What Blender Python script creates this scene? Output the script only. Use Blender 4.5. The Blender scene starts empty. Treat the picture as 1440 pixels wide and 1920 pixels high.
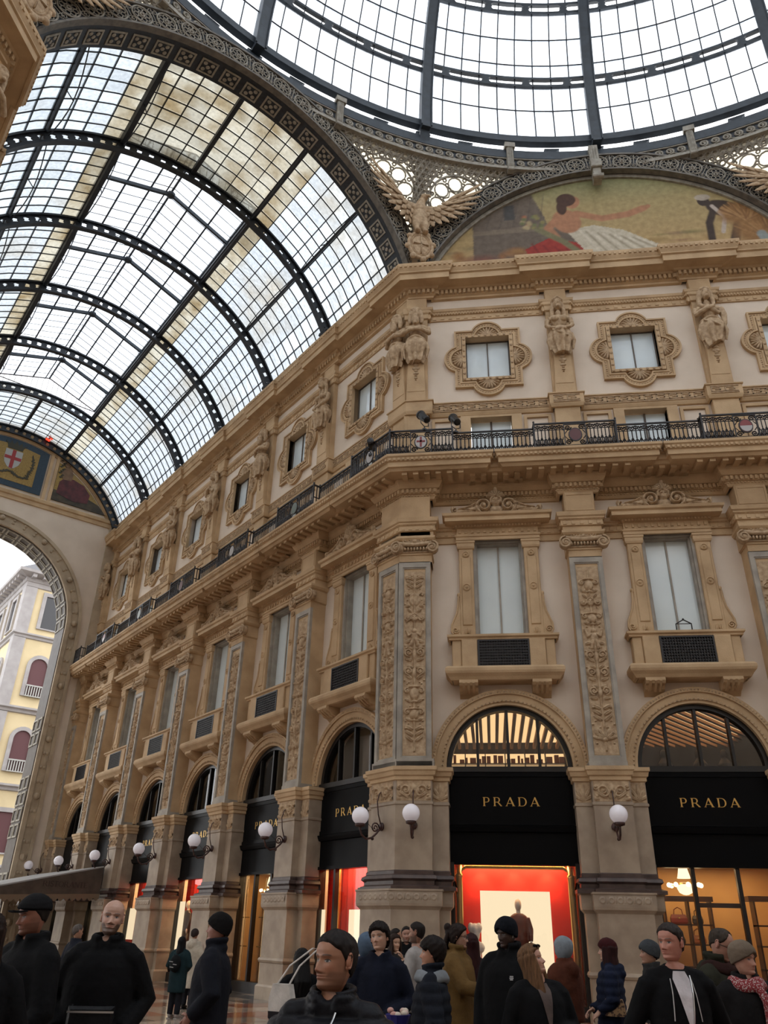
import bpy, bmesh, math, random
import numpy as np
from mathutils import Vector, Matrix
random.seed(7); np.random.seed(7)
SC = bpy.context.scene
COL = SC.collection
PI = math.pi; R2 = math.sqrt(.5); TAN = math.tan(PI/8)

# ------------------------------------------------------------------ camera
cam_d = bpy.data.cameras.new('camera'); cam = bpy.data.objects.new('camera', cam_d); COL.objects.link(cam)
SC.camera = cam
yaw, pitch, roll, FPX = -.1345, .4921, .0245, 1466.2
fw = Vector((math.sin(yaw)*math.cos(pitch), math.cos(yaw)*math.cos(pitch), math.sin(pitch)))
rt = Vector((math.cos(yaw), -math.sin(yaw), 0)); up = rt.cross(fw)
rt, up = rt*math.cos(roll)+up*math.sin(roll), up*math.cos(roll)-rt*math.sin(roll)
CAM = Vector((2.053, -21.217, 1.70))
m = Matrix((rt, up, -fw)).transposed().to_4x4(); m.translation = CAM
cam.matrix_world = m
cam_d.sensor_fit = 'VERTICAL'; cam_d.sensor_height = 24.0; cam_d.lens = 24.0*FPX/1920
cam_d.clip_start = .05; cam_d.clip_end = 500

# ------------------------------------------------------------------ world, exposure
W = bpy.data.worlds.new('overcast_sky'); SC.world = W; W.use_nodes = True
nt = W.node_tree; nt.nodes.clear()
wo = nt.nodes.new('ShaderNodeOutputWorld'); bg = nt.nodes.new('ShaderNodeBackground')
tcw = nt.nodes.new('ShaderNodeTexCoord'); nzw = nt.nodes.new('ShaderNodeTexNoise'); crw = nt.nodes.new('ShaderNodeValToRGB')
nzw.inputs['Scale'].default_value = 2.2; nzw.inputs['Detail'].default_value = 4
crw.color_ramp.elements[0].position = .3; crw.color_ramp.elements[0].color = (.80, .86, .93, 1)
crw.color_ramp.elements[1].position = .62; crw.color_ramp.elements[1].color = (1, .99, .98, 1)
nt.links.new(tcw.outputs['Generated'], nzw.inputs['Vector']); nt.links.new(nzw.outputs['Fac'], crw.inputs['Fac'])
nt.links.new(crw.outputs['Color'], bg.inputs['Color']); nt.links.new(bg.outputs[0], wo.inputs[0])
SKY = 2.6
bg.inputs['Strength'].default_value = SKY
SC.view_settings.view_transform = 'Standard'; SC.view_settings.look = 'None'
SC.view_settings.gamma = 1; SC.view_settings.use_curve_mapping = False
SC.view_settings.exposure = 0.2
try:
    SC.cycles.max_bounces = 8; SC.cycles.transparent_max_bounces = 12; SC.cycles.use_denoising = True
    SC.cycles.diffuse_bounces = 4; SC.cycles.caustics_reflective = False; SC.cycles.caustics_refractive = False
    SC.cycles.sample_clamp_indirect = 4
except Exception: pass

# ------------------------------------------------------------------ helpers
class MB:
    """collects geometry; build() links it as one mesh object"""
    def __init__(s): s.v=[]; s.f=[]; s.M=None; s.mi=[]; s.m=0
    def add(s, vs, fs):
        b=len(s.v)
        if s.M is not None: vs=[s.M@Vector(p) for p in vs]
        s.v.extend([tuple(p) for p in vs]); s.f.extend([tuple(b+i for i in f) for f in fs]); s.mi.extend([s.m]*len(fs)); return s
    def box(s,x0,x1,y0,y1,z0,z1):
        return s.add([(x0,y0,z0),(x1,y0,z0),(x1,y1,z0),(x0,y1,z0),(x0,y0,z1),(x1,y0,z1),(x1,y1,z1),(x0,y1,z1)],
            [(0,3,2,1),(4,5,6,7),(0,1,5,4),(1,2,6,5),(2,3,7,6),(3,0,4,7)])
    def cbox(s,x0,x1,y0,y1,z0,z1,c=.02):
        """box whose front (low y) face is chamfered"""
        return s.add([(x0,y1,z0),(x1,y1,z0),(x1,y1,z1),(x0,y1,z1),(x0,y0+c,z0),(x1,y0+c,z0),(x1,y0+c,z1),(x0,y0+c,z1),(x0+c,y0,z0+c),(x1-c,y0,z0+c),(x1-c,y0,z1-c),(x0+c,y0,z1-c)],
            [(0,1,2,3)[::-1],(4,5,9,8),(5,6,10,9),(6,7,11,10),(7,4,8,11),(8,9,10,11),(0,1,5,4),(1,2,6,5),(2,3,7,6),(3,0,4,7)])
    def prism(s, poly, y0, y1):
        """poly of (x,z) extruded along y (y0 front)"""
        n=len(poly)
        vs=[(x,y0,z) for x,z in poly]+[(x,y1,z) for x,z in poly]
        fs=[tuple(range(n)),tuple(range(2*n-1,n-1,-1))]+[(i,i+n,(i+1)%n+n,(i+1)%n) for i in range(n)]
        return s.add(vs,fs)
    def ringprism(s, outer, inner, y0, y1, closed=True):
        """band between two polylines of equal length, (x,z), extruded along y"""
        n=len(outer); vs=[(x,y0,z) for x,z in outer]+[(x,y0,z) for x,z in inner]+[(x,y1,z) for x,z in outer]+[(x,y1,z) for x,z in inner]
        fs=[]
        for i in range(n if closed else n-1):
            j=(i+1)%n
            fs+=[(i,j,j+n,i+n),(i+2*n,i+3*n,j+3*n,j+2*n),(i,i+2*n,j+2*n,j),(i+n,j+n,j+3*n,i+3*n)]
        if not closed: fs+=[(0,n,3*n,2*n),(n-1,3*n-1,4*n-1,2*n-1)]
        return s.add(vs,fs)
    def tube(s, pts, r, n=6, cap=True):
        pts=[Vector(p) for p in pts]; N=len(pts); rs=r if hasattr(r,'__len__') else [r]*N
        vs=[]; prev=None
        for i,p in enumerate(pts):
            t=(pts[min(i+1,N-1)]-pts[max(i-1,0)])
            if t.length<1e-9: t=Vector((0,0,1))
            t.normalize()
            if prev is None:
                a=Vector((0,0,1)) if abs(t.z)<.9 else Vector((1,0,0))
                u=t.cross(a).normalized()
            else:
                u=prev-t*prev.dot(t)
                u=u.normalized() if u.length>1e-6 else t.orthogonal().normalized()
            prev=u; w=t.cross(u)
            for k in range(n):
                an=2*PI*k/n; vs.append(p+(u*math.cos(an)+w*math.sin(an))*rs[i])
        fs=[(i*n+k,i*n+(k+1)%n,(i+1)*n+(k+1)%n,(i+1)*n+k) for i in range(N-1) for k in range(n)]
        if cap: fs+=[tuple(range(n-1,-1,-1)),tuple((N-1)*n+k for k in range(n))]
        return s.add(vs,fs)
    def loft(s, rings, cap=True, closed=True):
        n=len(rings[0]); N=len(rings); vs=[p for r in rings for p in r]
        fs=[(i*n+k,i*n+(k+1)%n,(i+1)*n+(k+1)%n,(i+1)*n+k) for i in range(N-1) for k in range(n if closed else n-1)]
        if cap: fs+=[tuple(range(n-1,-1,-1)),tuple((N-1)*n+k for k in range(n))]
        return s.add(vs,fs)
    def lathe(s, prof, n=16, c=(0,0,0), axis='z'):
        rings=[]
        for r,z in prof:
            rings.append([(c[0]+r*math.cos(2*PI*k/n),c[1]+r*math.sin(2*PI*k/n),c[2]+z) if axis=='z' else (c[0]+r*math.cos(2*PI*k/n),c[1]-z,c[2]+r*math.sin(2*PI*k/n)) for k in range(n)])
        return s.loft(rings)
    def ball(s, c, r, n=12, m=8, rot=None):
        rx,ry,rz=r if hasattr(r,'__len__') else (r,r,r)
        vs=[];fs=[]
        for i in range(m+1):
            th=PI*i/m
            for k in range(n):
                ph=2*PI*k/n; p=Vector((rx*math.sin(th)*math.cos(ph),ry*math.sin(th)*math.sin(ph),rz*math.cos(th)))
                if rot is not None: p=rot@p
                vs.append(p+Vector(c))
        for i in range(m):
            for k in range(n): fs.append((i*n+k,(i+1)*n+k,(i+1)*n+(k+1)%n,i*n+(k+1)%n))
        return s.add(vs,fs)
    def sheet(s, fn, nu, nv):
        vs=[fn(i/nu,j/nv) for i in range(nu+1) for j in range(nv+1)]; w=nv+1
        return s.add(vs,[(i*w+j,(i+1)*w+j,(i+1)*w+j+1,i*w+j+1) for i in range(nu) for j in range(nv)])
    def mesh(s,name,mats,smooth=False):
        me=bpy.data.meshes.new(name); me.from_pydata(s.v,[],s.f)
        for mm in (mats if isinstance(mats,(list,tuple)) else [mats]): me.materials.append(mm)
        if any(s.mi): me.polygons.foreach_set('material_index',s.mi)
        if smooth: me.polygons.foreach_set('use_smooth',[True]*len(me.polygons))
        me.update(); return me
    def build(s,name,mat,parent=None,loc=None,rz=0,smooth=False,**kw):
        return obj(name,s.mesh(name,mat,smooth),parent,loc,rz,**kw)
def tag(o,label=None,cat=None,group=None,kind=None):
    if label: o['label']=label
    if cat: o['category']=cat
    if group: o['group']=group
    if kind: o['kind']=kind
    return o
def obj(name,me,parent=None,loc=None,rz=0,label=None,cat=None,group=None,kind=None):
    o=bpy.data.objects.new(name,me); COL.objects.link(o)
    if parent is not None: o.parent=parent
    if loc is not None: o.location=loc
    if rz: o.rotation_euler[2]=rz
    return tag(o,label,cat,group,kind)
def empty(name,loc=(0,0,0),rz=0,parent=None,**kw):
    o=obj(name,None,parent,loc,rz,**kw); o.empty_display_size=.2; return o
def link_copy(o,parent=None,loc=None,rz=None,**kw):
    c=o.copy(); COL.objects.link(c); c.parent=parent
    if loc is not None: c.location=loc
    if rz is not None: c.rotation_euler[2]=rz
    return tag(c,**kw)
def copy_tree(o,parent=None,loc=None,rz=None,**kw):
    c=link_copy(o,parent,loc,rz,**kw)
    for ch in KIDS.get(o.name,[]) or o.children: copy_tree(ch,c)
    return c
KIDS={}
def arc(cx,cz,r,a0,a1,n):
    return [(cx+r*math.cos(a0+(a1-a0)*i/n),cz+r*math.sin(a0+(a1-a0)*i/n)) for i in range(n+1)]
ORD=['first','second','third','fourth','fifth','sixth','seventh','eighth','ninth','tenth','eleventh','twelfth']

# facade frames: local x = to the viewer's right along the wall, y = into the wall, z up
PR_, PA_ = 4.85, 4.645                    # bay pitch of the diagonal face and of the arm
AR_, AA_ = 2.62, 2.59                     # first bay centre from the corner
def RF(s,o,z): return Vector((s,-o,z))
def AF(s,o,z): return Vector((-R2*s-R2*o,R2*s-R2*o,z))
RZA=-PI/4
def bayloc(side,i): return (RF(AR_+PR_*i,0,0),0.) if side=='R' else (AF(AA_+PA_*i,0,0),RZA)
def pierloc(side,i):   # i=0 is the corner
    return (RF(AR_+PR_*(i-.5),0,0),0.) if side=='R' else (AF(AA_+PA_*(i-.5),0,0),RZA)
NR, NA = 3, 6
OCT=Vector((7.2,-17.25,0)); DOME=Vector((7.25,-17.6,29.3)); DR=17.5
# ------------------------------------------------------------------ materials
def _mat(name):
    mt=bpy.data.materials.new(name); mt.use_nodes=True; n=mt.node_tree; n.nodes.clear()
    o=n.nodes.new('ShaderNodeOutputMaterial'); return mt,n,o
def pbr(name,c,rough=.7,metal=0,c2=None,scale=3.,bump=0.,bscale=40.,emit=None,estr=0,spec=.5,coat=0,detail=4,stretch=(1,1,1),objvar=0.,attr=None,lo=.35,hi=.65):
    mt,n,o=_mat(name); p=n.nodes.new('ShaderNodeBsdfPrincipled'); n.links.new(p.outputs[0],o.inputs[0])
    p.inputs['Roughness'].default_value=rough; p.inputs['Metallic'].default_value=metal
    p.inputs['Base Color'].default_value=(*c,1); p.inputs['Specular IOR Level'].default_value=spec
    if coat: p.inputs['Coat Weight'].default_value=coat
    tc=n.nodes.new('ShaderNodeTexCoord'); mp=n.nodes.new('ShaderNodeMapping'); mp.inputs['Scale'].default_value=stretch
    geo=n.nodes.new('ShaderNodeNewGeometry'); n.links.new(geo.outputs['Position'],mp.inputs['Vector'])
    src=None
    if attr:
        at=n.nodes.new('ShaderNodeAttribute'); at.attribute_name=attr; src=at.outputs['Color']
    if c2 is not None:
        nz=n.nodes.new('ShaderNodeTexNoise'); nz.inputs['Scale'].default_value=scale; nz.inputs['Detail'].default_value=detail
        n.links.new(mp.outputs[0],nz.inputs['Vector'])
        cr=n.nodes.new('ShaderNodeValToRGB'); cr.color_ramp.elements[0].position=lo; cr.color_ramp.elements[1].position=hi
        cr.color_ramp.elements[0].color=(*c2,1); cr.color_ramp.elements[1].color=(*c,1)
        n.links.new(nz.outputs['Fac'],cr.inputs['Fac'])
        if src is not None:
            mx=n.nodes.new('ShaderNodeMix'); mx.data_type='RGBA'; mx.blend_type='MULTIPLY'; mx.inputs[0].default_value=1
            n.links.new(src,mx.inputs[6]); n.links.new(cr.outputs['Color'],mx.inputs[7]); src=mx.outputs[2]
        else: src=cr.outputs['Color']
    if objvar:
        oi=n.nodes.new('ShaderNodeObjectInfo'); mr=n.nodes.new('ShaderNodeMapRange'); mr.inputs[3].default_value=1-objvar; mr.inputs[4].default_value=1+objvar
        n.links.new(oi.outputs['Random'],mr.inputs[0]); hs=n.nodes.new('ShaderNodeHueSaturation')
        n.links.new(mr.outputs[0],hs.inputs['Value'])
        if src is not None: n.links.new(src,hs.inputs['Color'])
        else: hs.inputs['Color'].default_value=(*c,1)
        src=hs.outputs['Color']
    if src is not None: n.links.new(src,p.inputs['Base Color'])
    if bump:
        nb=n.nodes.new('ShaderNodeTexNoise'); nb.inputs['Scale'].default_value=bscale; nb.inputs['Detail'].default_value=3
        bp=n.nodes.new('ShaderNodeBump'); bp.inputs['Strength'].default_value=bump; bp.inputs['Distance'].default_value=.02
        n.links.new(geo.outputs['Position'],nb.inputs['Vector']); n.links.new(nb.outputs['Fac'],bp.inputs['Height']); n.links.new(bp.outputs[0],p.inputs['Normal'])
    if emit:
        p.inputs['Emission Color'].default_value=(*emit,1); p.inputs['Emission Strength'].default_value=estr
    return mt
def roofglass(name,t=(.93,.95,.95),dirt=(.62,.52,.36),amount=.5,lo=.45,hi=.75,scale=.5,trans=.25):
    """thin wired glass: mostly clear, a little frosted, with rust and soot stains"""
    mt,n,o=_mat(name)
    geo=n.nodes.new('ShaderNodeNewGeometry'); oi=n.nodes.new('ShaderNodeObjectInfo')
    nz=n.nodes.new('ShaderNodeTexNoise'); nz.inputs['Scale'].default_value=scale; nz.inputs['Detail'].default_value=5
    n.links.new(geo.outputs['Position'],nz.inputs['Vector'])
    cr=n.nodes.new('ShaderNodeValToRGB'); cr.color_ramp.elements[0].position=lo; cr.color_ramp.elements[1].position=hi
    cr.color_ramp.elements[0].color=(*t,1); cr.color_ramp.elements[1].color=(*[a*(1-amount)+b*amount for a,b in zip(t,dirt)],1)
    n.links.new(nz.outputs['Fac'],cr.inputs['Fac'])
    wv=n.nodes.new('ShaderNodeTexNoise'); wv.inputs['Scale'].default_value=3; mp=n.nodes.new('ShaderNodeMapping'); mp.inputs['Scale'].default_value=(3,3,.6)
    n.links.new(geo.outputs['Position'],mp.inputs[0]); n.links.new(mp.outputs[0],wv.inputs['Vector'])
    mr=n.nodes.new('ShaderNodeMapRange'); mr.inputs[1].default_value=.3; mr.inputs[2].default_value=.8; mr.inputs[3].default_value=1.; mr.inputs[4].default_value=.86
    n.links.new(wv.outputs['Fac'],mr.inputs[0])
    m2=n.nodes.new('ShaderNodeMapRange'); m2.inputs[3].default_value=.86; m2.inputs[4].default_value=1.02; n.links.new(oi.outputs['Random'],m2.inputs[0])
    mu=n.nodes.new('ShaderNodeMath'); mu.operation='MULTIPLY'; n.links.new(mr.outputs[0],mu.inputs[0]); n.links.new(m2.outputs[0],mu.inputs[1])
    hs=n.nodes.new('ShaderNodeHueSaturation'); n.links.new(cr.outputs[0],hs.inputs['Color']); n.links.new(mu.outputs[0],hs.inputs['Value'])
    tr=n.nodes.new('ShaderNodeBsdfTransparent'); tl=n.nodes.new('ShaderNodeBsdfTranslucent'); mx=n.nodes.new('ShaderNodeMixShader'); mx.inputs[0].default_value=trans
    n.links.new(hs.outputs[0],tr.inputs[0]); n.links.new(hs.outputs[0],tl.inputs[0]); n.links.new(tr.outputs[0],mx.inputs[1]); n.links.new(tl.outputs[0],mx.inputs[2])
    gl=n.nodes.new('ShaderNodeBsdfGlossy'); gl.inputs['Roughness'].default_value=.05; m3=n.nodes.new('ShaderNodeMixShader'); m3.inputs[0].default_value=.04
    n.links.new(mx.outputs[0],m3.inputs[1]); n.links.new(gl.outputs[0],m3.inputs[2]); n.links.new(m3.outputs[0],o.inputs[0]); return mt
def clearglass(name,tint=(.85,.86,.86),refl=.12,rough=.02):
    mt,n,o=_mat(name); tr=n.nodes.new('ShaderNodeBsdfTransparent'); tr.inputs[0].default_value=(*tint,1)
    gl=n.nodes.new('ShaderNodeBsdfGlossy'); gl.inputs['Roughness'].default_value=rough; fr=n.nodes.new('ShaderNodeFresnel'); fr.inputs[0].default_value=1.5
    ad=n.nodes.new('ShaderNodeMath'); ad.operation='ADD'; ad.inputs[1].default_value=refl-.04; n.links.new(fr.outputs[0],ad.inputs[0])
    geo=n.nodes.new('ShaderNodeNewGeometry'); iv=n.nodes.new('ShaderNodeMath'); iv.operation='SUBTRACT'; iv.inputs[0].default_value=1; n.links.new(geo.outputs['Backfacing'],iv.inputs[1])
    ml=n.nodes.new('ShaderNodeMath'); ml.operation='MULTIPLY'; n.links.new(ad.outputs[0],ml.inputs[0]); n.links.new(iv.outputs[0],ml.inputs[1])
    mx=n.nodes.new('ShaderNodeMixShader'); n.links.new(ml.outputs[0],mx.inputs[0]); n.links.new(tr.outputs[0],mx.inputs[1]); n.links.new(gl.outputs[0],mx.inputs[2]); n.links.new(mx.outputs[0],o.inputs[0]); return mt
def emis(name,c,s):
    mt,n,o=_mat(name); e=n.nodes.new('ShaderNodeEmission'); e.inputs[0].default_value=(*c,1); e.inputs[1].default_value=s; n.links.new(e.outputs[0],o.inputs[0]); return mt
M={}
M['plaster']=pbr('pink_cream_plaster',(.76,.65,.535),.85,c2=(.67,.565,.455),scale=.7,bump=.12,bscale=60)
M['stone']=pbr('ochre_stone',(.59,.415,.24),.78,c2=(.45,.305,.168),scale=1.3,bump=.25,bscale=25)
M['relief']=pbr('ochre_carving',(.55,.405,.255),.8,c2=(.37,.25,.145),scale=9,bump=.3,bscale=40)
M['grey']=pbr('grey_marble_frame',(.40,.36,.30),.6,c2=(.28,.25,.21),scale=2.5,bump=.08)
M['pier']=pbr('warm_grey_granite',(.385,.30,.215),.5,c2=(.28,.21,.15),scale=2.2,bump=.06,bscale=120)
M['brown']=pbr('dark_brown_marble',(.085,.055,.045),.35,c2=(.05,.03,.026),scale=5)
M['iron']=pbr('blue_black_iron',(.020,.026,.036),.55,c2=(.012,.014,.018),scale=8)
M['beam']=pbr('slate_painted_steel',(.030,.042,.055),.5,c2=(.02,.027,.036),scale=4)
M['castgrey']=pbr('pale_painted_cast_iron',(.36,.33,.27),.6,c2=(.24,.215,.17),scale=6)
M['rust']=pbr('rust_brown_iron',(.075,.028,.022),.5,c2=(.03,.014,.012),scale=12)
M['rail']=pbr('black_cast_iron',(.022,.017,.018),.45,c2=(.012,.010,.010),scale=12)
M['roof']=roofglass('wired_roof_glass',t=(.70,.73,.755),dirt=(.50,.43,.32),amount=.6,lo=.54,hi=.80,scale=.45)
M['roofdirty']=roofglass('stained_roof_glass',t=(.63,.615,.56),dirt=(.36,.29,.18),amount=.85,lo=.42,hi=.72,scale=.8)
M['domeglass']=roofglass('dome_glass',t=(.93,.96,1.),dirt=(.75,.6,.45),amount=.5,lo=.58,hi=.85,scale=.5)
M['frost']=roofglass('amber_frosted_glass',t=(.95,.86,.66),dirt=(.9,.75,.45),amount=.6,trans=.45)
M['blind']=pbr('pale_blue_blind_glass',(.72,.79,.79),.08,c2=(.66,.73,.74),scale=.6,spec=.4)
M['attic']=pbr('attic_glass_painted_sky',(.74,.82,.84),.05,c2=(.62,.70,.73),scale=.7,spec=.45)  # attic: bright sky reflection put into the pale base colour
M['mullion']=pbr('brown_window_frame',(.10,.075,.055),.5)
M['black']=pbr('gloss_black_panel',(.005,.005,.0055),.3,spec=.06)
M['blackmat']=pbr('black_metal_frame',(.008,.007,.007),.35)
M['gold']=pbr('polished_gold_letters',(.75,.47,.15),.3,metal=.85)
M['shopglass']=clearglass('shop_window_glass',(.93,.93,.93),.06)
M['fanglass']=clearglass('dark_fanlight_glass',(.80,.77,.72),.10)
M['globe']=pbr('opal_glass_globe',(.80,.77,.80),.25,emit=(.9,.85,.95),estr=.10)
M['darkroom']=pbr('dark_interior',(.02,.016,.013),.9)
M['castdark']=pbr('weathered_grey_iron',(.19,.17,.14),.65,c2=(.11,.10,.085),scale=5)
# ------------------------------------------------------------------ mouldings, reliefs, remeshing
def sweep(mb,path,prof,closed=False):
    """profile [(out,z)] swept along plan polyline [(x,y)]; outward is to the right of travel"""
    P=[Vector((p[0],p[1])) for p in path]; n=len(P); N=[]
    for i in range(n if closed else n-1):
        d=(P[(i+1)%n]-P[i]).normalized(); N.append(Vector((d.y,-d.x)))
    mit=[]
    for i in range(n):
        if closed: a,b=N[i-1],N[i]
        else: a,b=N[max(i-1,0)],N[min(i,n-2)]
        den=1+a.dot(b); mit.append((a+b)/den if den>1e-4 else b)
    rings=[[(P[i].x+mit[i].x*o,P[i].y+mit[i].y*o,z) for o,z in prof] for i in range(n)]
    k=len(prof); vs=[p for r in rings for p in r]; fs=[]
    for i in range(n if closed else n-1):
        j=(i+1)%n
        for q in range(k-1): fs.append((i*k+q,j*k+q,j*k+q+1,i*k+q+1))
    if not closed: fs+=[tuple(range(k-1,-1,-1)),tuple((n-1)*k+q for q in range(k))]
    return mb.add(vs,fs)
def row(mb,path,o,dep,z0,z1,w,gap,closed=False,margin=.02):
    """row of little blocks (dentils, modillions) along a plan path, standing out from o to o+dep"""
    P=[Vector((p[0],p[1])) for p in path]; n=len(P); N=[]
    for i in range(n-1):
        d=(P[i+1]-P[i]).normalized(); N.append(Vector((d.y,-d.x)))
    for i in range(n-1):
        a=N[max(i-1,0)]; b=N[min(i+1,n-2)]; c=N[i]; d=(P[i+1]-P[i]).normalized()
        m0=(a+c)/(1+a.dot(c)); m1=(b+c)/(1+b.dot(c))
        A=P[i]+m0*o; B=P[i+1]+m1*o; L=(B-A).dot(d)
        if L<w: continue
        k=max(1,int((L-2*margin)/(w+gap))); st=L/k
        for q in range(k):
            p0=A+d*(st*(q+.5)-w/2); p1=p0+d*w
            vs=[(*p0,z0),(*p1,z0),(*(p1+c*dep),z0),(*(p0+c*dep),z0),(*p0,z1),(*p1,z1),(*(p1+c*dep),z1),(*(p0+c*dep),z1)]
            mb.add(vs,[(0,1,2,3),(7,6,5,4),(3,2,6,7),(0,3,7,4),(2,1,5,6)])
    return mb
def rpath(x0,x1,d,back=.15): return [(x0,back),(x0,-d),(x1,-d),(x1,back)]
def mould(mb,x0,x1,d,prof,back=.15): return sweep(mb,rpath(x0,x1,d,back),prof)

class Relief:
    """height field drawn with strokes, spirals, leaves; becomes carved geometry"""
    def __init__(s,w,h,res): 
        s.w,s.h=w,h; s.nx=max(2,int(round(w/res))); s.nz=max(2,int(round(h/res)))
        s.X,s.Z=np.meshgrid(np.linspace(-w/2,w/2,s.nx+1),np.linspace(0,h,s.nz+1)); s.H=np.zeros_like(s.X)
    def _sl(s,x0,x1,z0,z1):
        i0=max(0,int((x0+s.w/2)/s.w*s.nx)-1); i1=min(s.nx+1,int((x1+s.w/2)/s.w*s.nx)+3)
        j0=max(0,int(z0/s.h*s.nz)-1); j1=min(s.nz+1,int(z1/s.h*s.nz)+3)
        return (slice(j0,j1),slice(i0,i1)) if i1>i0 and j1>j0 else None
    def blob(s,cx,cz,rx,rz,a=0,h=1,sub=False,mirror=False):
        R=max(rx,rz); sl=s._sl(cx-R,cx+R,cz-R,cz+R)
        if sl:
            X=s.X[sl]-cx; Z=s.Z[sl]-cz; c,q=math.cos(a),math.sin(a); u=(X*c+Z*q)/rx; v=(-X*q+Z*c)/rz
            e=h*np.sqrt(np.maximum(0,1-u*u-v*v))
            if sub: s.H[sl]=np.maximum(0,s.H[sl]-e)
            else: s.H[sl]=np.maximum(s.H[sl],e)
        if mirror: s.blob(-cx,cz,rx,rz,-a,h,sub)
        return s
    def stroke(s,pts,r,h=1,mirror=False,taper=1.,sub=False):
        n=len(pts)
        for i in range(n-1):
            (x0,z0),(x1,z1)=pts[i],pts[i+1]; ra=r*(1+(taper-1)*i/max(1,n-1))
            sl=s._sl(min(x0,x1)-ra,max(x0,x1)+ra,min(z0,z1)-ra,max(z0,z1)+ra)
            if not sl: continue
            X=s.X[sl]; Z=s.Z[sl]; dx,dz=x1-x0,z1-z0; L=dx*dx+dz*dz+1e-12
            t=np.clip(((X-x0)*dx+(Z-z0)*dz)/L,0,1); d2=(X-x0-t*dx)**2+(Z-z0-t*dz)**2
            e=h*np.sqrt(np.maximum(0,1-d2/(ra*ra)))
            if sub: s.H[sl]=np.maximum(0,s.H[sl]-e)
            else: s.H[sl]=np.maximum(s.H[sl],e)
        if mirror: s.stroke([(-x,z) for x,z in pts],r,h,False,taper,sub)
        return s
    def spiral(s,cx,cz,R,turns=1.6,a0=0,cw=1,r=.02,h=1,mirror=False,n=26):
        pts=[(cx+R*(1-.85*i/n)*math.cos(a0+cw*2*PI*turns*i/n),cz+R*(1-.85*i/n)*math.sin(a0+cw*2*PI*turns*i/n)) for i in range(n+1)]
        s.stroke(pts,r,h,mirror,.6); s.blob(cx,cz,r*1.5,r*1.5,0,h*1.1,mirror=mirror); return s
    def leaf(s,cx,cz,L,w,a,h=1,mirror=False):
        x1,z1=cx+L*math.cos(a),cz+L*math.sin(a); mx,mz=(cx+x1)/2,(cz+z1)/2
        s.blob(mx,mz,L/2,w/2,a,h); s.stroke([(cx,cz),(x1,z1)],w*.09,h*.45,sub=True)
        if mirror: s.leaf(-cx,cz,L,w,PI-a,h)
        return s
    def shell(s,cx,cz,R,a0,a1,n=9,h=1):
        for i in range(n):
            a=a0+(a1-a0)*(i+.5)/n; w=R*abs(a1-a0)/n*.55
            s.stroke([(cx+R*.2*math.cos(a),cz+R*.2*math.sin(a)),(cx+R*math.cos(a),cz+R*math.sin(a))],w*.6,h,taper=1.9)
        s.blob(cx,cz,R*.2,R*.2,0,h); return s
    def face(s,cx,cz,r,h=1):
        s.blob(cx,cz,r*.72,r,0,h); s.blob(cx,cz+r*.1,r*.13,r*.45,0,h*1.25); s.blob(cx-r*.3,cz+r*.2,r*.2,r*.12,0,h*.3,sub=True); s.blob(cx+r*.3,cz+r*.2,r*.2,r*.12,0,h*.3,sub=True)
        s.blob(cx,cz-r*.5,r*.28,r*.1,0,h*1.1); s.stroke([(cx-r*.75,cz-r*.2),(cx-r*.8,cz+r*.5),(cx,cz+r*1.1),(cx+r*.8,cz+r*.5),(cx+r*.75,cz-r*.2)],r*.22,h*.9); return s
    def mesh(s,name,mat,depth,cut=0.,y=0.,smooth=True,back=False):
        k=s.nx+1; V=np.stack([s.X.ravel(),(y-s.H*depth).ravel(),s.Z.ravel()],1)
        J,I=np.meshgrid(np.arange(s.nz),np.arange(s.nx),indexing='ij'); a=(J*k+I).ravel()
        F=np.stack([a,a+1,a+k+1,a+k],1)
        if cut>0:
            hh=s.H.ravel(); keep=(np.maximum.reduce([hh[F[:,q]] for q in range(4)])>cut); F=F[keep]
            used=np.unique(F); mp=-np.ones(len(V),int); mp[used]=np.arange(len(used)); V=V[used]; F=mp[F]
        me=bpy.data.meshes.new(name); me.from_pydata(V.tolist(),[],F.tolist()); me.materials.append(mat)
        if smooth: me.polygons.foreach_set('use_smooth',[True]*len(me.polygons))
        me.update(); return me
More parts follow.
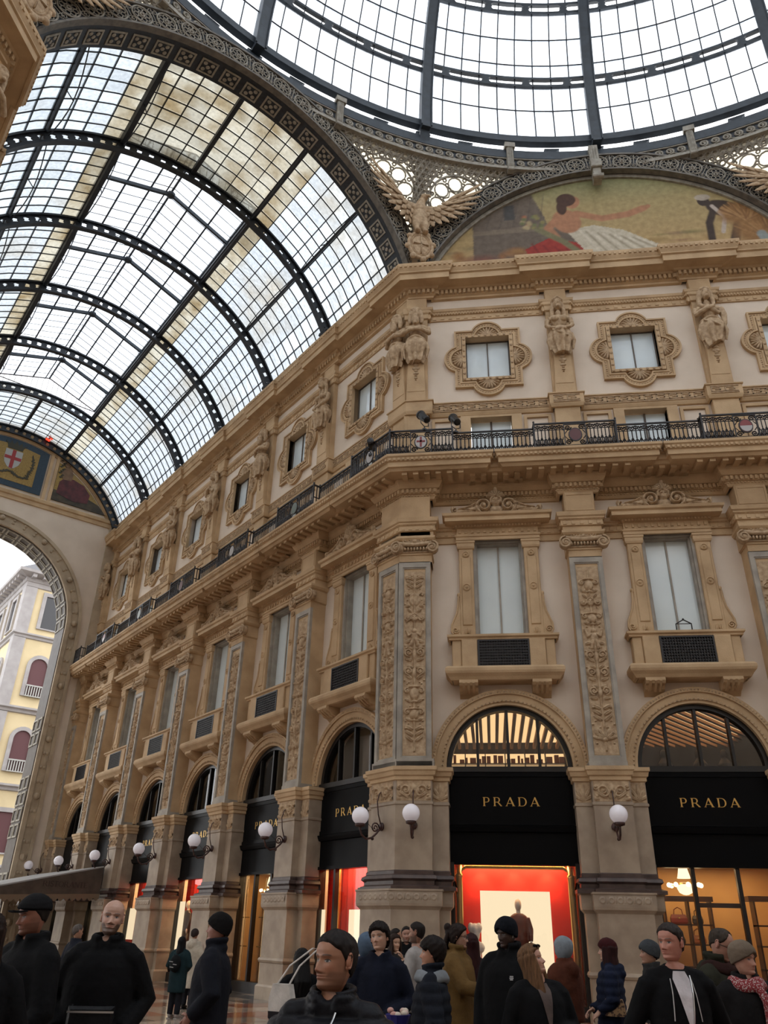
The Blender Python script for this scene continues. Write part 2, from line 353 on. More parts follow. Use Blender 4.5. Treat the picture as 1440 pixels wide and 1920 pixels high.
def candelabra(w,h,res,seed):
    """climbing ornament of vases, scrolls, masks and leaves, symmetric about the middle"""
    rd=random.Random(seed); r=Relief(w,h,res); a=w/2
    z=.05*h
    r.stroke([(0,.02*h),(0,.98*h)],w*.045,.6)
    kinds=['scroll','vase','fan','mask','putto','leafs','scroll','shield','fan','scroll','mask','vase','leafs']
    rd.shuffle(kinds); i=0
    while z<h*.955:
        kd=kinds[i%len(kinds)]; i+=1; st=w*rd.uniform(.75,1.1)
        if z+st*.8>h*.99: break
        zc=z+st*.5
        if kd=='scroll':
            for sg in (1,):
                r.spiral(a*.52,zc+st*.1,a*.36,1.7,-PI*.5,1,w*.05,.9,True); r.leaf(a*.2,zc-st*.3,a*.7,w*.16,rd.uniform(.2,.7),.7,True)
                r.leaf(a*.1,zc+st*.3,a*.6,w*.14,rd.uniform(.1,.5),.6,True)
            r.blob(0,zc,w*.1,st*.3,0,.9)
        elif kd=='vase':
            r.blob(0,zc,w*.2,st*.26,0,1); r.blob(0,zc+st*.3,w*.26,st*.06,0,.9); r.blob(0,zc-st*.33,w*.17,st*.06,0,.9); r.spiral(a*.62,zc+st*.12,a*.24,1.3,PI*.5,-1,w*.04,.8,True); r.leaf(a*.25,zc-st*.35,a*.6,w*.13,.5,.6,True)
        elif kd=='fan':
            for q in range(7):
                an=PI*(.08+.84*q/6); r.leaf(0,zc-st*.3,st*.62,w*.13,an,.75)
            r.blob(0,zc-st*.3,w*.1,w*.1,0,1)
        elif kd=='mask':
            r.face(0,zc,w*.21,1); r.spiral(a*.66,zc,a*.26,1.4,PI,1,w*.045,.8,True); r.leaf(a*.3,zc+st*.3,a*.55,w*.13,.9,.7,True)
        elif kd=='putto':
            r.blob(0,zc+st*.3,w*.12,w*.13,0,1); r.blob(0,zc,w*.17,st*.26,0,.95); r.stroke([(w*.12,zc+st*.15),(a*.55,zc+st*.05),(a*.75,zc+st*.35)],w*.06,.85,True); r.stroke([(w*.08,zc-st*.15),(w*.16,zc-st*.45)],w*.08,.9,True); r.leaf(a*.3,zc-st*.2,a*.6,w*.16,-.3,.6,True)
        elif kd=='leafs':
            for q in range(3): r.leaf(w*.04,zc-st*.35+q*st*.26,a*.85,w*.17,.65-.1*q,.75,True)
            r.blob(a*.75,zc+st*.25,w*.06,w*.06,0,.8,mirror=True)
        elif kd=='shield':
            r.blob(0,zc,w*.27,st*.34,0,.75); r.blob(0,zc,w*.19,st*.25,0,.35,sub=True); r.stroke([(0,zc+st*.25),(0,zc-st*.25)],w*.05,.8); r.spiral(a*.7,zc+st*.25,a*.2,1.2,PI,-1,w*.035,.75,True); r.leaf(a*.4,zc-st*.3,a*.5,w*.13,-.2,.7,True)
        for q in range(3):
            r.blob(rd.uniform(.25,.9)*a,z+rd.uniform(0,1)*st,w*.04,w*.04,0,.55,mirror=True)
        z+=st*.95
    return r
def meander(mb,x0,x1,z0,z1,y,dep,unit=.36):
    """raised Greek key strip"""
    h=z1-z0; t=h*.11; n=max(1,int((x1-x0)/unit)); u=(x1-x0)/n
    mb.box(x0,x1,y-dep,y,z1-t,z1); mb.box(x0,x1,y-dep,y,z0,z0+t)
    for i in range(n):
        a=x0+i*u; zl=z0+h*.2; zh=z1-h*.2
        mb.box(a+u*.02,a+u*.02+t,y-dep,y,zl,zh); mb.box(a+u*.02,a+u*.72,y-dep,y,zh-t,zh); mb.box(a+u*.72-t,a+u*.72,y-dep,y,zl+h*.22,zh); mb.box(a+u*.3,a+u*.72,y-dep,y,zl+h*.22,zl+h*.22+t); mb.box(a+u*.02,a+u*.98,y-dep,y,zl,zl+t)
def remesh(mb,name,mat,voxel,smooth=2,attr=None):
    """fuse overlapping closed shells into one continuous skin"""
    me=mb.mesh(name+'_raw',mat); o=bpy.data.objects.new(name+'_raw',me); COL.objects.link(o)
    md=o.modifiers.new('r','REMESH'); md.mode='VOXEL'; md.voxel_size=voxel; md.use_smooth_shade=True
    if smooth:
        m2=o.modifiers.new('s','SMOOTH'); m2.factor=.5; m2.iterations=smooth
    dg=bpy.context.evaluated_depsgraph_get(); dg.update(); ev=o.evaluated_get(dg)
    out=bpy.data.meshes.new_from_object(ev); out.name=name
    bpy.data.objects.remove(o); bpy.data.meshes.remove(me)
    out.materials.clear(); out.materials.append(mat)
    out.polygons.foreach_set('use_smooth',[True]*len(out.polygons)); return out
# ================================================================== FACADE
ZTOP=22.7
# plan path with ressauts, from the far end of the arm to the right end of the diagonal face
SEND=AA_+PA_*5.5+.15; SRE=2*AR_+2*PR_
def plan(h,d,dr,hc=None,s0=SEND,s1=SRE):
    """base offset d, ressauts of half width h and depth dr at every pilaster"""
    hc=h if hc is None else hc; p=[]
    p.append(AF(s0,d,0))
    for i in range(NA,0,-1):
        c=AA_+PA_*(i-.5)
        if dr!=d:
            if c+h<s0-.01: p+=[AF(c+h,d,0),AF(c+h,dr,0)]
            else: p[-1]=AF(s0,dr,0)
            p+=[AF(c-h,dr,0),AF(c-h,d,0)]
    c=AA_-PA_*.5
    if dr!=d: p+=[AF(c+hc,d,0),AF(c+hc,dr,0)]
    p.append(Vector((-TAN*dr,-dr,0)))
    c=AR_-PR_*.5
    if dr!=d: p+=[RF(c+hc,dr,0),RF(c+hc,d,0)]
    for i in range(1,NR):
        c=AR_+PR_*(i-.5)
        if dr!=d: p+=[RF(c-h,d,0),RF(c-h,dr,0),RF(c+h,dr,0),RF(c+h,d,0)]
    c=AR_+PR_*(NR-.5)
    if dr!=d: p+=[RF(c-hc,d,0),RF(c-hc,dr,0),RF(s1,dr,0)]
    else: p.append(RF(s1,d,0))
    return [(q.x,q.y) for q in p]

# ---- plaster walls with their openings
def wallbay(mb,w):
    h=w/2; T=.5
    A=1.63; ZS=5.5
    mb.box(-h,-A,0,T,0,ZS); mb.box(A,h,0,T,0,ZS)
    # spandrels beside and above the arch
    n=24; top=7.9
    ar=arc(0,ZS,A,PI,0,n)
    for i in range(n):
        (x0,z0),(x1,z1)=ar[i],ar[i+1]
        mb.add([(x0,0,z0),(x1,0,z1),(x1,0,top),(x0,0,top),(x0,T,z0),(x1,T,z1),(x1,T,top),(x0,T,top)],[(0,1,2,3),(4,7,6,5),(0,4,5,1)])
    mb.box(-h,-A,0,T,ZS,top); mb.box(A,h,0,T,ZS,top)
    def band(z0,z1,win=None):
        if win is None: mb.box(-h,h,0,T,z0,z1)
        else: mb.box(-h,-win,0,T,z0,z1); mb.box(win,h,0,T,z0,z1)
    band(top,8.95); band(8.95,12.05,.74); band(12.05,14.4); band(14.4,16.5,.66); band(16.5,18.08); band(18.08,19.85,.74); band(19.85,22.2)
def make_wall(name,side,n,w,label):
    mb=MB()
    for i in range(n):
        l,rz=bayloc(side,i); mb.M=Matrix.Translation(l)@Matrix.Rotation(rz,4,'Z'); wallbay(mb,w)
    return mb.build(name,M['plaster'],label=label,cat='wall',kind='structure')
wall_R=make_wall('wall_right','R',NR,PR_,'cream plastered facade of the octagon with three bays of windows')
wall_A=make_wall('wall_left','A',NA,PA_,'cream plastered side wall of the gallery arm with six bays')
# corner core behind the corner pier
mb=MB(); cp=[AF(.3,0,0),Vector((0,0,0)),RF(.25,0,0),RF(.25,-.5,0),AF(.3,-.5,0)]
n_=len(cp); mb.add([(q.x,q.y,0) for q in cp]+[(q.x,q.y,22.2) for q in cp],[tuple(range(n_)),tuple(range(2*n_-1,n_-1,-1))]+[(i,(i+1)%n_,(i+1)%n_+n_,i+n_) for i in range(n_)])
mb.build('wall_core',M['plaster'],wall_R)

# ---- continuous mouldings
def trim(n,mb,label): return mb.build('trim_%d'%n,M['stone'],label=label,cat='cornice',kind='structure')
# main cornice
pth=plan(.52,0,.13)
mb=MB(); sweep(mb,pth,[(.0,21.66),(.1,21.68),(.1,21.76),(.17,21.80),(.17,21.98),(.25,22.0),(.30,22.06),(.62,22.10),(.64,22.06),(.68,22.06),(.68,22.30),(.74,22.33),(.74,22.38),(.80,22.5),(.82,22.62),(.82,22.7),(-.4,22.74)])
t1=trim(1,mb,'projecting ochre stone crowning cornice with dentils under the glass roof')
mb=MB(); row(mb,pth,.17,.09,21.81,21.97,.09,.06); row(mb,pth,.80,.04,22.52,22.62,.08,.08); mb.build('dentils',M['stone'],t1,kind='stuff')
# attic course that carries the vault, above the arm only
pa=[(AF(SEND,0,0).x,AF(SEND,0,0).y),(AF(-.4,0,0).x,AF(-.4,0,0).y)]
mb=MB(); sweep(mb,pa,[(.42,22.7),(.42,22.85),(.36,22.9),(.30,23.3),(.36,23.36),(.40,23.5),(.40,23.6),(-.4,23.62),(-.4,22.7)])
trim(2,mb,'stepped stone kerb above the arm cornice carrying the glass vault')
# string under the frieze
ps=plan(.44,0,.16)
mb=MB(); sweep(mb,ps,[(0,20.70),(.05,20.71),(.05,20.92),(.09,20.94),(.09,21.04),(.13,21.08),(.15,21.17),(0,21.19)])
t3=trim(3,mb,'carved egg and dart string course below the frieze')
mb=MB(); row(mb,ps,.09,.035,20.95,21.03,.05,.05); row(mb,ps,.05,.02,20.76,20.88,.12,.14); mb.build('beading',M['stone'],t3,kind='stuff')
# greek key belt
pg=plan(.44,.0,.24)
mb=MB(); sweep(mb,pg,[(0,16.58),(.06,16.60),(.09,16.68),(.10,16.72),(.10,17.06),(.14,17.08),(.14,17.12),(0,17.14)])
t4=trim(4,mb,'ochre belt course carved with a greek key meander')
for side,nn,pp in (('R',NR,PR_),('A',NA,PA_)):
    mk=MB(); meander(mk,-pp/2+.5,pp/2-.5,16.75,17.04,-.10,.025); me=mk.mesh('meander_strip',M['relief'])
    mk=MB(); meander(mk,-.42,.42,16.75,17.04,-.34,.025,.4); me2=mk.mesh('meander_block',M['relief'])
    for i in range(nn):
        l,rz=bayloc(side,i); obj('meander_strip',me,t4,l,rz)
        if i: l,rz=pierloc(side,i); obj('meander_block',me2,t4,l,rz)
# balcony slab and the entablature under it
pb=plan(1.25,0,.25,1.25)
mb=MB(); sweep(mb,pb,[(.0,13.88),(.95,13.90),(1.0,13.98),(1.06,14.0),(1.06,14.16),(1.10,14.18),(1.12,14.28),(1.16,14.32),(1.16,14.4),(-.1,14.42)])
t5=trim(5,mb,'long projecting stone balcony slab with moulded edge')
mb=MB(); row(mb,pb,1.10,.04,14.19,14.27,.07,.06); row(mb,pb,.34,.54,13.81,13.90,.16,.16); mb.build('modillions',M['stone'],t5,kind='stuff')
pc=plan(.52,0,.42)
mb=MB(); sweep(mb,pc,[(0,13.28),(.06,13.30),(.10,13.38),(.10,13.44),(.16,13.46),(.16,13.60),(.22,13.62),(.30,13.74),(.34,13.88),(0,13.9)])
t6=trim(6,mb,'dentilled stone bed moulding beneath the balcony')
mb=MB(); row(mb,pc,.16,.06,13.47,13.59,.07,.05); row(mb,pc,.10,.03,13.39,13.43,.05,.04); mb.build('dentils',M['stone'],t6,kind='stuff')
# architrave between window heads and capitals
pd=plan(.5,0,.5,.5)
mb=MB(); sweep(mb,pd,[(0,11.97),(.05,11.98),(.05,12.16),(.10,12.18),(.10,12.34),(.15,12.38),(.15,12.42),(.19,12.46),(.21,12.58),(0,12.61)])
t7=trim(7,mb,'moulded stone architrave band breaking forward over each capital')
mb=MB(); row(mb,pd,.10,.03,12.35,12.39,.06,.05); row(mb,pd,.10,.02,12.21,12.31,.10,.10); mb.build('beading',M['stone'],t7,kind='stuff')

# ---- templates
T={}
T['relief']=[candelabra(.60,5.15,.0125,sd).mesh('candelabra_relief',M['relief'],.085) for sd in (3,11,29)]
def rect(x,z0,z1): return [(-x,z0),(x,z0),(x,z1),(-x,z1)]
mb=MB(); mb.box(-.45,.45,-.55,0,5.5,11.15); T['shaft']=mb.mesh('pilaster_body',M['stone'])
mb=MB(); mb.ringprism(rect(.455,5.5,11.17),rect(.34,5.66,11.0),-.60,-.5); mb.ringprism(rect(.36,5.64,11.02),rect(.31,5.7,10.96),-.575,-.5); mb.box(-.47,.47,-.615,-.1,5.42,5.56); T['pframe']=mb.mesh('marble_frame',M['grey'])
# ionic capital
def spir(cx,cz,R,turns,a0,cw,n=22): return [(cx+R*(1-.86*i/n)*math.cos(a0+cw*2*PI*turns*i/n),cz+R*(1-.86*i/n)*math.sin(a0+cw*2*PI*turns*i/n)) for i in range(n+1)]
mb=MB(); mb.box(-.45,.45,-.60,0,11.15,11.40); mould(mb,-.45,.45,.60,[(0,11.36),(.03,11.38),(.03,11.44),(0,11.46)])
mould(mb,-.5,.5,.62,[(0,11.80),(.06,11.84),(.10,11.9),(.10,11.97),(0,11.98)])
mb.box(-.5,.5,-.6,0,11.4,11.82); T['capbody']=mb.mesh('capital_body',M['stone'])
mb=MB()
for sg in (-1,1):
    mb.lathe([(.17,0),(.17,.16),(.12,.19),(.001,.19)],16,(sg*.52,-.54,11.58),'y')
    mb.tube([(x,-.735,z) for x,z in spir(sg*.52,11.58,.19,1.8,PI/2,-sg)],.028,6)
    mb.ball((sg*.52,-.75,11.58),(.045,.03,.045),8,6)
mb.tube([(-.5,-.66,11.74),(-.25,-.70,11.68),(0,-.71,11.66),(.25,-.70,11.68),(.5,-.66,11.74)],.07,8)
for q in range(9): mb.ball((-.36+.09*q,-.70,11.54),(.035,.05,.055),8,6)
mb.tube([(-.45,-.64,11.46),(.45,-.64,11.46)],.028,6)
T['volute']=mb.mesh('volutes',M['relief'],True)
rr=Relief(.8,.2,.012); 
for q in range(6): rr.leaf(0,.02,.35,.09,PI*(.03+.94*q/5),.9)
rr.spiral(.28,.09,.09,1.3,PI,1,.018,.9,True); rr.blob(0,.08,.07,.07,0,1); T['capleaf']=rr.mesh('garland',M['relief'],.06,.05)
mb=MB(); mb.cbox(-.44,.44,-.55,0,12.6,13.32,.03); mb.ringprism(rect(.40,12.68,13.24),rect(.36,12.72,13.2),-.565,-.5); T['block']=mb.mesh('frieze_block',M['stone'])
# lower pier
PP=[(-.86,.05),(-.86,-.42),(-.46,-.42),(-.46,-.64),(.46,-.64),(.46,-.42),(.86,-.42),(.86,.05)]
PD=[(-.86,.05),(-.86,-.42),(-.62,-.42),(-.62,-.78),(.62,-.78),(.62,-.42),(.86,-.42),(.86,.05)]
CP=[AF(.27+.86,-.05,0),AF(.27+.86,.42,0),AF(.27+.46,.42,0),AF(.27+.46,.64,0),Vector((-TAN*.64,-.64,0)),RF(.195+.46,.64,0),RF(.195+.46,.42,0),RF(.195+.86,.42,0),RF(.195+.86,-.05,0)]
CD=[AF(.27+.86,-.05,0),AF(.27+.86,.42,0),AF(.27+.62,.42,0),AF(.27+.62,.78,0),Vector((-TAN*.78,-.78,0)),RF(.195+.62,.78,0),RF(.195+.62,.42,0),RF(.195+.86,.42,0),RF(.195+.86,-.05,0)]
IMP=[(0,5.08),(.04,5.10),(.04,5.18),(.08,5.21),(.10,5.3),(.13,5.33),(.13,5.42),(-.1,5.44)]
def pier_meshes(P,D):
    d={}
    mb=MB(); sweep(mb,P,[(0,2.6),(0,4.5),(.025,4.52),(.025,4.57),(0,4.59),(0,5.1)]); d['pier_shaft']=mb.mesh('pier_shaft',M['pier'])
    mb=MB(); sweep(mb,P,IMP); d['impost']=mb.mesh('impost',M['stone'])
    mb=MB(); sweep(mb,D[:2]+P[2:-2]+D[-2:] if False else P,[(.0,3.02),(.02,3.0),(.02,2.93),(.09,2.90),(.11,2.83),(.05,2.78),(.05,2.70),(.10,2.68),(.16,2.66),(.16,2.58)][::-1]); d['base_moulding']=mb.mesh('base_moulding',M['brown'])
    mb=MB(); sweep(mb,D,[(0,0),(.06,0),(.06,.3),(.03,.34),(0,.36),(0,.86),(.03,.88),(.05,.93),(.03,.98),(0,1.0),(0,2.16),(.03,2.2),(.07,2.24),(.08,2.3),(.08,2.55),(.1,2.56),(.1,2.6),(-.3,2.62)]); d['pedestal']=mb.mesh('pedestal',M['pier'])
    return d
T['pier']=pier_meshes(PP,PD); T['cpier']=pier_meshes([(q.x,q.y) for q in CP],[(q.x,q.y) for q in CD])
rr=Relief(.86,.48,.012)
rr.spiral(.20,.25,.16,1.7,PI,1,.024,.9,True); rr.leaf(.02,.05,.3,.1,1.15,.8,True); rr.leaf(.1,.06,.32,.09,.55,.8,True); rr.blob(0,.3,.07,.1,0,1); rr.spiral(.37,.33,.07,1.2,0,-1,.018,.8,True); rr.leaf(.3,.04,.2,.07,.2,.7,True); rr.blob(.35,.12,.03,.03,0,.7,mirror=True)
T['capfrieze']=rr.mesh('capital_relief',M['relief'],.06)
rr=Relief(.36,.48,.012); 
for q in range(5): rr.leaf(0,.04,.34,.08,PI*(.15+.7*q/4),.9)
rr.leaf(0,.02,.44,.09,PI/2,1)
T['sidefrieze']=rr.mesh('palmette_relief',M['relief'],.05)
rr=Relief(1.2,.2,.012)
for q in range(6): rr.blob(-.5+.2*q,.1,.075,.075,0,.7); rr.blob(-.5+.2*q,.1,.045,.045,0,.5,sub=True); rr.blob(-.4+.2*q,.1,.02,.07,0,.6)
T['pedrelief']=rr.mesh('pedestal_relief',M['pier'],.03)
# archivolt
mb=MB(); AO=arc(0,5.5,2.0,PI,0,40)
mb.ringprism(arc(0,5.5,2.02,PI,0,40),arc(0,5.5,1.90,PI,0,40),-.17,0,False); mb.ringprism(arc(0,5.5,1.91,PI,0,40),arc(0,5.5,1.70,PI,0,40),-.12,0,False); mb.ringprism(arc(0,5.5,1.72,PI,0,40),arc(0,5.5,1.62,PI,0,40),-.09,.3,False)
T['arch']=mb.mesh('archivolt',M['stone'])
mb=MB()
for q in range(49):
    a=PI*(q+.5)/49; mb.ball((1.72*math.cos(a),-.125,5.5+1.72*math.sin(a)),.03,5,4)
for q in range(70):
    a=PI*(q+.5)/70; mb.ball((1.96*math.cos(a),-.17,5.5+1.96*math.sin(a)),(.035,.02,.035),5,4)
T['archbead']=mb.mesh('bead_moulding',M['relief'])

def pilaster(side,i,wall,corner=False):
    l,rz=pierloc(side,i)
    p=empty('pilaster',l,rz,wall)
    if not corner: obj('pilaster_body',T['shaft'],p)
    obj('marble_frame',T['pframe'],p,label='grey marble frame')
    obj('candelabra_relief',T['relief'][(i+(side=='A'))%3],p,(0,-.556,5.72))
    
    if not corner: obj('capital_body',T['capbody'],p)
    obj('volutes',T['volute'],p); obj('garland',T['capleaf'],p,(0,-.63,11.74))
    if not corner: obj('frieze_block',T['block'],p)
    q=empty('pier',l,rz,wall)
    if not corner:
        for k,me in T['pier'].items(): obj(k,me,q,label='dark brown marble' if k=='base_moulding' else None)
    obj('capital_relief',T['capfrieze'],q,(0,-.646,4.6)); 
    for sg in (-1,1):
        if not (corner and sg==(-1 if side=='R' else 1)): obj('palmette_relief',T['sidefrieze'],q,(sg*.66,-.426,4.6))
    obj('pedestal_relief',T['pedrelief'],q,(0,-.866,2.33))
for i in range(NR): pilaster('R',i,wall_R,i==0)
for i in range(NA+1): pilaster('A',i,wall_A,i==0)
q=empty('corner_pier',(0,0,0),0,wall_R)
for k,me in T['cpier'].items(): obj(k,me,q)
mb=MB(); CB=[AF(.27+.45,-.1,0),AF(.27+.45,.55,0),Vector((-TAN*.55,-.55,0)),RF(.195+.45,.55,0),RF(.195+.45,-.1,0)]
sweep(mb,[(p.x,p.y) for p in CB],[(0,5.30),(0,13.35),(-.5,13.36)]); sweep(mb,[(p.x,p.y) for p in CB],[(.05,11.15),(.05,11.36),(.08,11.38),(.08,11.44),(.05,11.46),(.05,11.80),(.11,11.84),(.15,11.9),(.15,11.97),(-.1,11.98)]); mb.build('corner_shaft',M['stone'],wall_R)
mb=MB(); sweep(mb,[(p.x,p.y) for p in CB],[(.065,5.36),(.065,5.62),(0,5.64)]); mb.build('corner_plinth',M['grey'],wall_R)
for side,nn,wl in (('R',NR,wall_R),('A',NA,wall_A)):
    for i in range(nn):
        l,rz=bayloc(side,i); a=obj('archivolt',T['arch'],wl,l,rz); obj('bead_moulding',T['archbead'],a)

# ---- tall first-floor windows
mb=MB(); mb.box(-.62,-.02,.24,.27,8.95,12.02); T['pane_l']=mb.mesh('pane',M['blind'])
mb=MB(); mb.box(.02,.62,.24,.27,8.95,12.02); T['pane_r']=mb.mesh('pane',M['blind'])
mb=MB(); mb.box(-.025,.025,.20,.29,8.95,12.02); T['mull']=mb.mesh('mullion',M['grey'])
mb=MB(); mb.ringprism(rect(.75,8.9,12.06),rect(.66,8.9,11.97),-.06,.05); mb.ringprism(rect(.76,8.9,12.06),rect(.61,8.9,11.94),.04,.32); T['wframe']=mb.mesh('marble_surround',M['grey'])
mb=MB()
for sg in (-1,1):
    x0,x1=sorted((sg*.74,sg*1.16)); mb.cbox(x0,x1,-.16,0,8.98,11.98,.02); mb.cbox(x0+.07,x1-.07,-.19,0,9.35,11.45,.02)
    mould(mb,x0,x1,.16,[(0,11.72),(.03,11.74),(.05,11.8),(.05,11.9),(.07,11.92),(.07,11.98),(0,11.99)])
    for zz,r_ in ((10.5,.12),(11.55,.1)): mb.lathe([(r_,0),(r_,.03),(r_*.75,.05),(r_*.65,.03),(r_*.3,.03),(r_*.25,.06),(.001,.07)],14,(sg*.95,-.17,zz),'y')
    for q in range(5): mb.ball((sg*.95+.035*(q-2),-.18,9.14+.025*(2-abs(q-2))),(.022,.03,.09),6,5)
    # scrolled side bracket
    cv=[(1.16,10.25),(1.20,10.22),(1.21,10.0),(1.25,9.75),(1.33,9.55),(1.40,9.38),(1.41,9.2),(1.36,9.1),(1.16,9.08)]
    mb.prism([(sg*x,z) for x,z in (cv if sg<0 else cv[::-1])],-.14,0)
    mb.tube([(sg*x,-.15,z) for x,z in cv[:-1]],.028,5); mb.tube([(x,-.16,z) for x,z in spir(sg*1.30,9.22,.10,1.5,0,sg,16)],.02,5); mb.ball((sg*1.19,-.1,10.3),(.05,.07,.07),8,6)
T['jamb']=mb.mesh('window_surround',M['stone'])
mb=MB(); mould(mb,-1.18,1.18,.16,[(0,12.0),(.05,12.01),(.05,12.1),(.08,12.12),(.08,12.16),(.02,12.18),(.02,12.40),(.08,12.42),(.12,12.48),(.34,12.5),(.36,12.5),(.36,12.62),(.42,12.66),(.44,12.74),(-.1,12.78)])
row(mb,rpath(-1.18,1.18,.16),.08,.05,12.41,12.47,.05,.04); row(mb,rpath(-1.18,1.18,.16),.02,.03,12.24,12.35,.07,.10); T['hood']=mb.mesh('window_hood',M['stone'])
rr=Relief(2.72,1.02,.014)
rr.stroke([(-1.28,.05),(1.28,.05)],.06,.6); rr.spiral(.36,.28,.24,1.7,-PI*.35,1,.05,1,True); rr.spiral(1.22,.12,.10,1.3,PI*.5,-1,.03,.8,True)
rr.stroke([(.55,.22),(.8,.16),(1.15,.10)],.12,.7,True,.5); rr.leaf(.62,.12,.4,.16,.12,.8,True); rr.leaf(.5,.30,.45,.12,-.25,.7,True); rr.stroke([(.55,.38),(.85,.24),(1.12,.18)],.035,.9,True)
rr.face(0,.40,.19,1.15); rr.blob(0,.16,.2,.14,0,.7)
for q in range(7): rr.leaf(0,.55,.40 if q==3 else .3,.13,PI*(.12+.76*q/6),.9)
rr.blob(0,.82,.07,.1,0,1); rr.blob(1.3,.22,.05,.09,0,.8,mirror=True)
T['ped']=rr.mesh('mask_crest',M['relief'],.16,.06)
mb=MB(); mould(mb,-1.44,1.44,.34,[(0,8.84),(.04,8.86),(.04,8.9),(.09,8.94),(.09,9.0),(-.2,9.02)]); T['sill']=mb.mesh('sill',M['stone'])
mb=MB()
for sg in (-1,1):
    x0,x1=sorted((sg*.70,sg*1.14)); mb.cbox(x0,x1,-.40,0,8.06,8.86,.02)
    x0,x1=sorted((sg*1.14,sg*1.40)); mb.cbox(x0,x1,-.33,0,8.06,8.86,.02)
mb.box(-.7,.7,-.3,0,8.06,8.86)
mould(mb,-1.40,1.40,.42,[(0,7.68),(.05,7.70),(.10,7.78),(.17,7.86),(.19,7.92),(.19,8.0),(.14,8.06),(-.2,8.08)])
mb.box(-1.38,1.38,-.42,0,7.68,8.06); T['apron']=mb.mesh('balcony_apron',M['stone'])
mb=MB()
for sg in (-1,1):
    x0,x1=sorted((sg*.72,sg*1.22))
    pf=[(0,7.70),(-.50,7.70),(-.52,7.62),(-.46,7.55),(-.34,7.52),(-.26,7.44),(-.12,7.40),(0,7.30)]
    vs=[(x0,y,z) for y,z in pf]+[(x1,y,z) for y,z in pf]; k=len(pf)
    mb.add(vs,[tuple(range(k)),tuple(range(2*k-1,k-1,-1))]+[(i,i+k,(i+1)%k+k,(i+1)%k) for i in range(k)])
    for q in range(3): mb.tube([((x0+x1)/2+(q-1)*.13,-.50,7.63),((x0+x1)/2+(q-1)*.13,-.38,7.53),((x0+x1)/2+(q-1)*.13,-.18,7.43)],.05,6)
T['corbel']=mb.mesh('corbels',M['stone'])
mb=MB(); mb.box(-.70,.70,-.36,-.33,8.08,8.84); mb.ringprism(rect(.70,8.08,8.84),rect(.66,8.12,8.80),-.41,-.36)
for q in range(19): mb.box(-.66+.07*q,-.645+.07*q,-.40,-.36,8.1,8.82)
for q in range(9): mb.box(-.68,.68,-.395,-.36,8.16+.08*q,8.172+.08*q)
T['grille']=mb.mesh('iron_grille',M['rail'])
WN=[0]
def wname(): WN[0]+=1; return 'window_%d'%WN[0]
def where(side,i):
    if side=='R': return ['beside the corner pier on the octagon face','second from the corner on the octagon face','third from the corner on the octagon face, cut by the right edge'][i]
    return '%s from the corner along the arm wall'%ORD[i]
def tall(side,i):
    l,rz=bayloc(side,i); w=empty(wname(),l,rz,label='tall shuttered window with carved mask crest, %s'%where(side,i),cat='window',kind='structure',group='tall first floor windows')
    for k,nm in (('pane_l','pane'),('pane_r','pane'),('mull','mullion'),('wframe','marble_surround'),('jamb','window_surround'),('hood','window_hood'),('sill','sill'),('apron','balcony_apron'),('corbel','corbels'),('grille','iron_grille')): obj(nm,T[k],w)
    obj('mask_crest',T['ped'],w,(0,-.40,12.72))
for i in range(NR): tall('R',i)
for i in range(NA): tall('A',i)

# ---- quatrefoil attic windows
def quat(e):
    """outline of the frame, e = how far it stands out from the innermost line"""
    x=.84+e; z0=18.93-.93-e; z1=18.93+.93+e; r=.27+e*.9; cx=.93-.0; p=[]
    k=.40+e*.42
    def lobe(cx_,cz_,a): 
        s_=.36+e*.0
        R=(k*k+s_*s_)/(2*s_) if k>s_ else k; an=math.asin(min(1,k/R)); return [(cx_+(R*math.cos(t)-R*math.cos(an))*math.cos(a)-R*math.sin(t)*math.sin(a),cz_+(R*math.cos(t)-R*math.cos(an))*math.sin(a)+R*math.sin(t)*math.cos(a)) for t in [ -an+2*an*q/14 for q in range(15)]]
    p+=[(-x,z0)]+lobe(0,z0,-PI/2)+[(x,z0)]+lobe(x,18.93,0)+[(x,z1)]+lobe(0,z1,PI/2)+[(-x,z1)]+lobe(-x,18.93,PI)
    return p
mb=MB(); mb.ringprism(quat(.28),quat(.22),-.12,0); mb.ringprism(quat(.225),quat(.10),-.075,0); mb.ringprism(quat(.105),quat(.04),-.10,0)
q0=quat(.05); inner=[(max(-.82,min(.82,x)),max(18.02,min(19.84,z))) for x,z in q0]
mb.ringprism(q0,inner,-.04,0); mb.ringprism(rect(.86,17.98,19.9),rect(.74,18.08,19.82),-.13,.3); T['quat']=mb.mesh('quatrefoil_frame',M['stone'])
mb=MB(); qb=quat(.165); L=0
for i in range(len(qb)):
    a=Vector(qb[i]); b=Vector(qb[(i+1)%len(qb)]); d=(b-a).length; k=max(1,int(round(d/.095)))
    for q in range(k):
        c=a+(b-a)*((q+.5)/k); mb.ball((c.x,-.08,c.y),(.03,.02,.03),5,4)
n=30
for q in range(n):
    t=q/n*4; s_=int(t); f=t-s_; c=[(-.8+1.6*f,18.03),(.8,18.03+1.84*f),(.8-1.6*f,19.87),(-.8,19.87-1.84*f)][s_]; mb.ball((c[0],-.14,c[1]),(.05,.025,.05),6,4)
T['quatbead']=mb.mesh('bead_moulding',M['relief'])
rr=Relief(.8,.36,.012); rr.shell(0,.02,.33,.05,PI-.05,9,1); T['shell']=rr.mesh('scallop_shell',M['relief'],.08,.04)
mb=MB(); mb.box(-.72,-.02,.22,.25,18.1,19.82); T['ap_l']=mb.mesh('pane',M['attic'])
mb=MB(); mb.box(.02,.72,.22,.25,18.1,19.82); T['ap_r']=mb.mesh('pane',M['attic'])
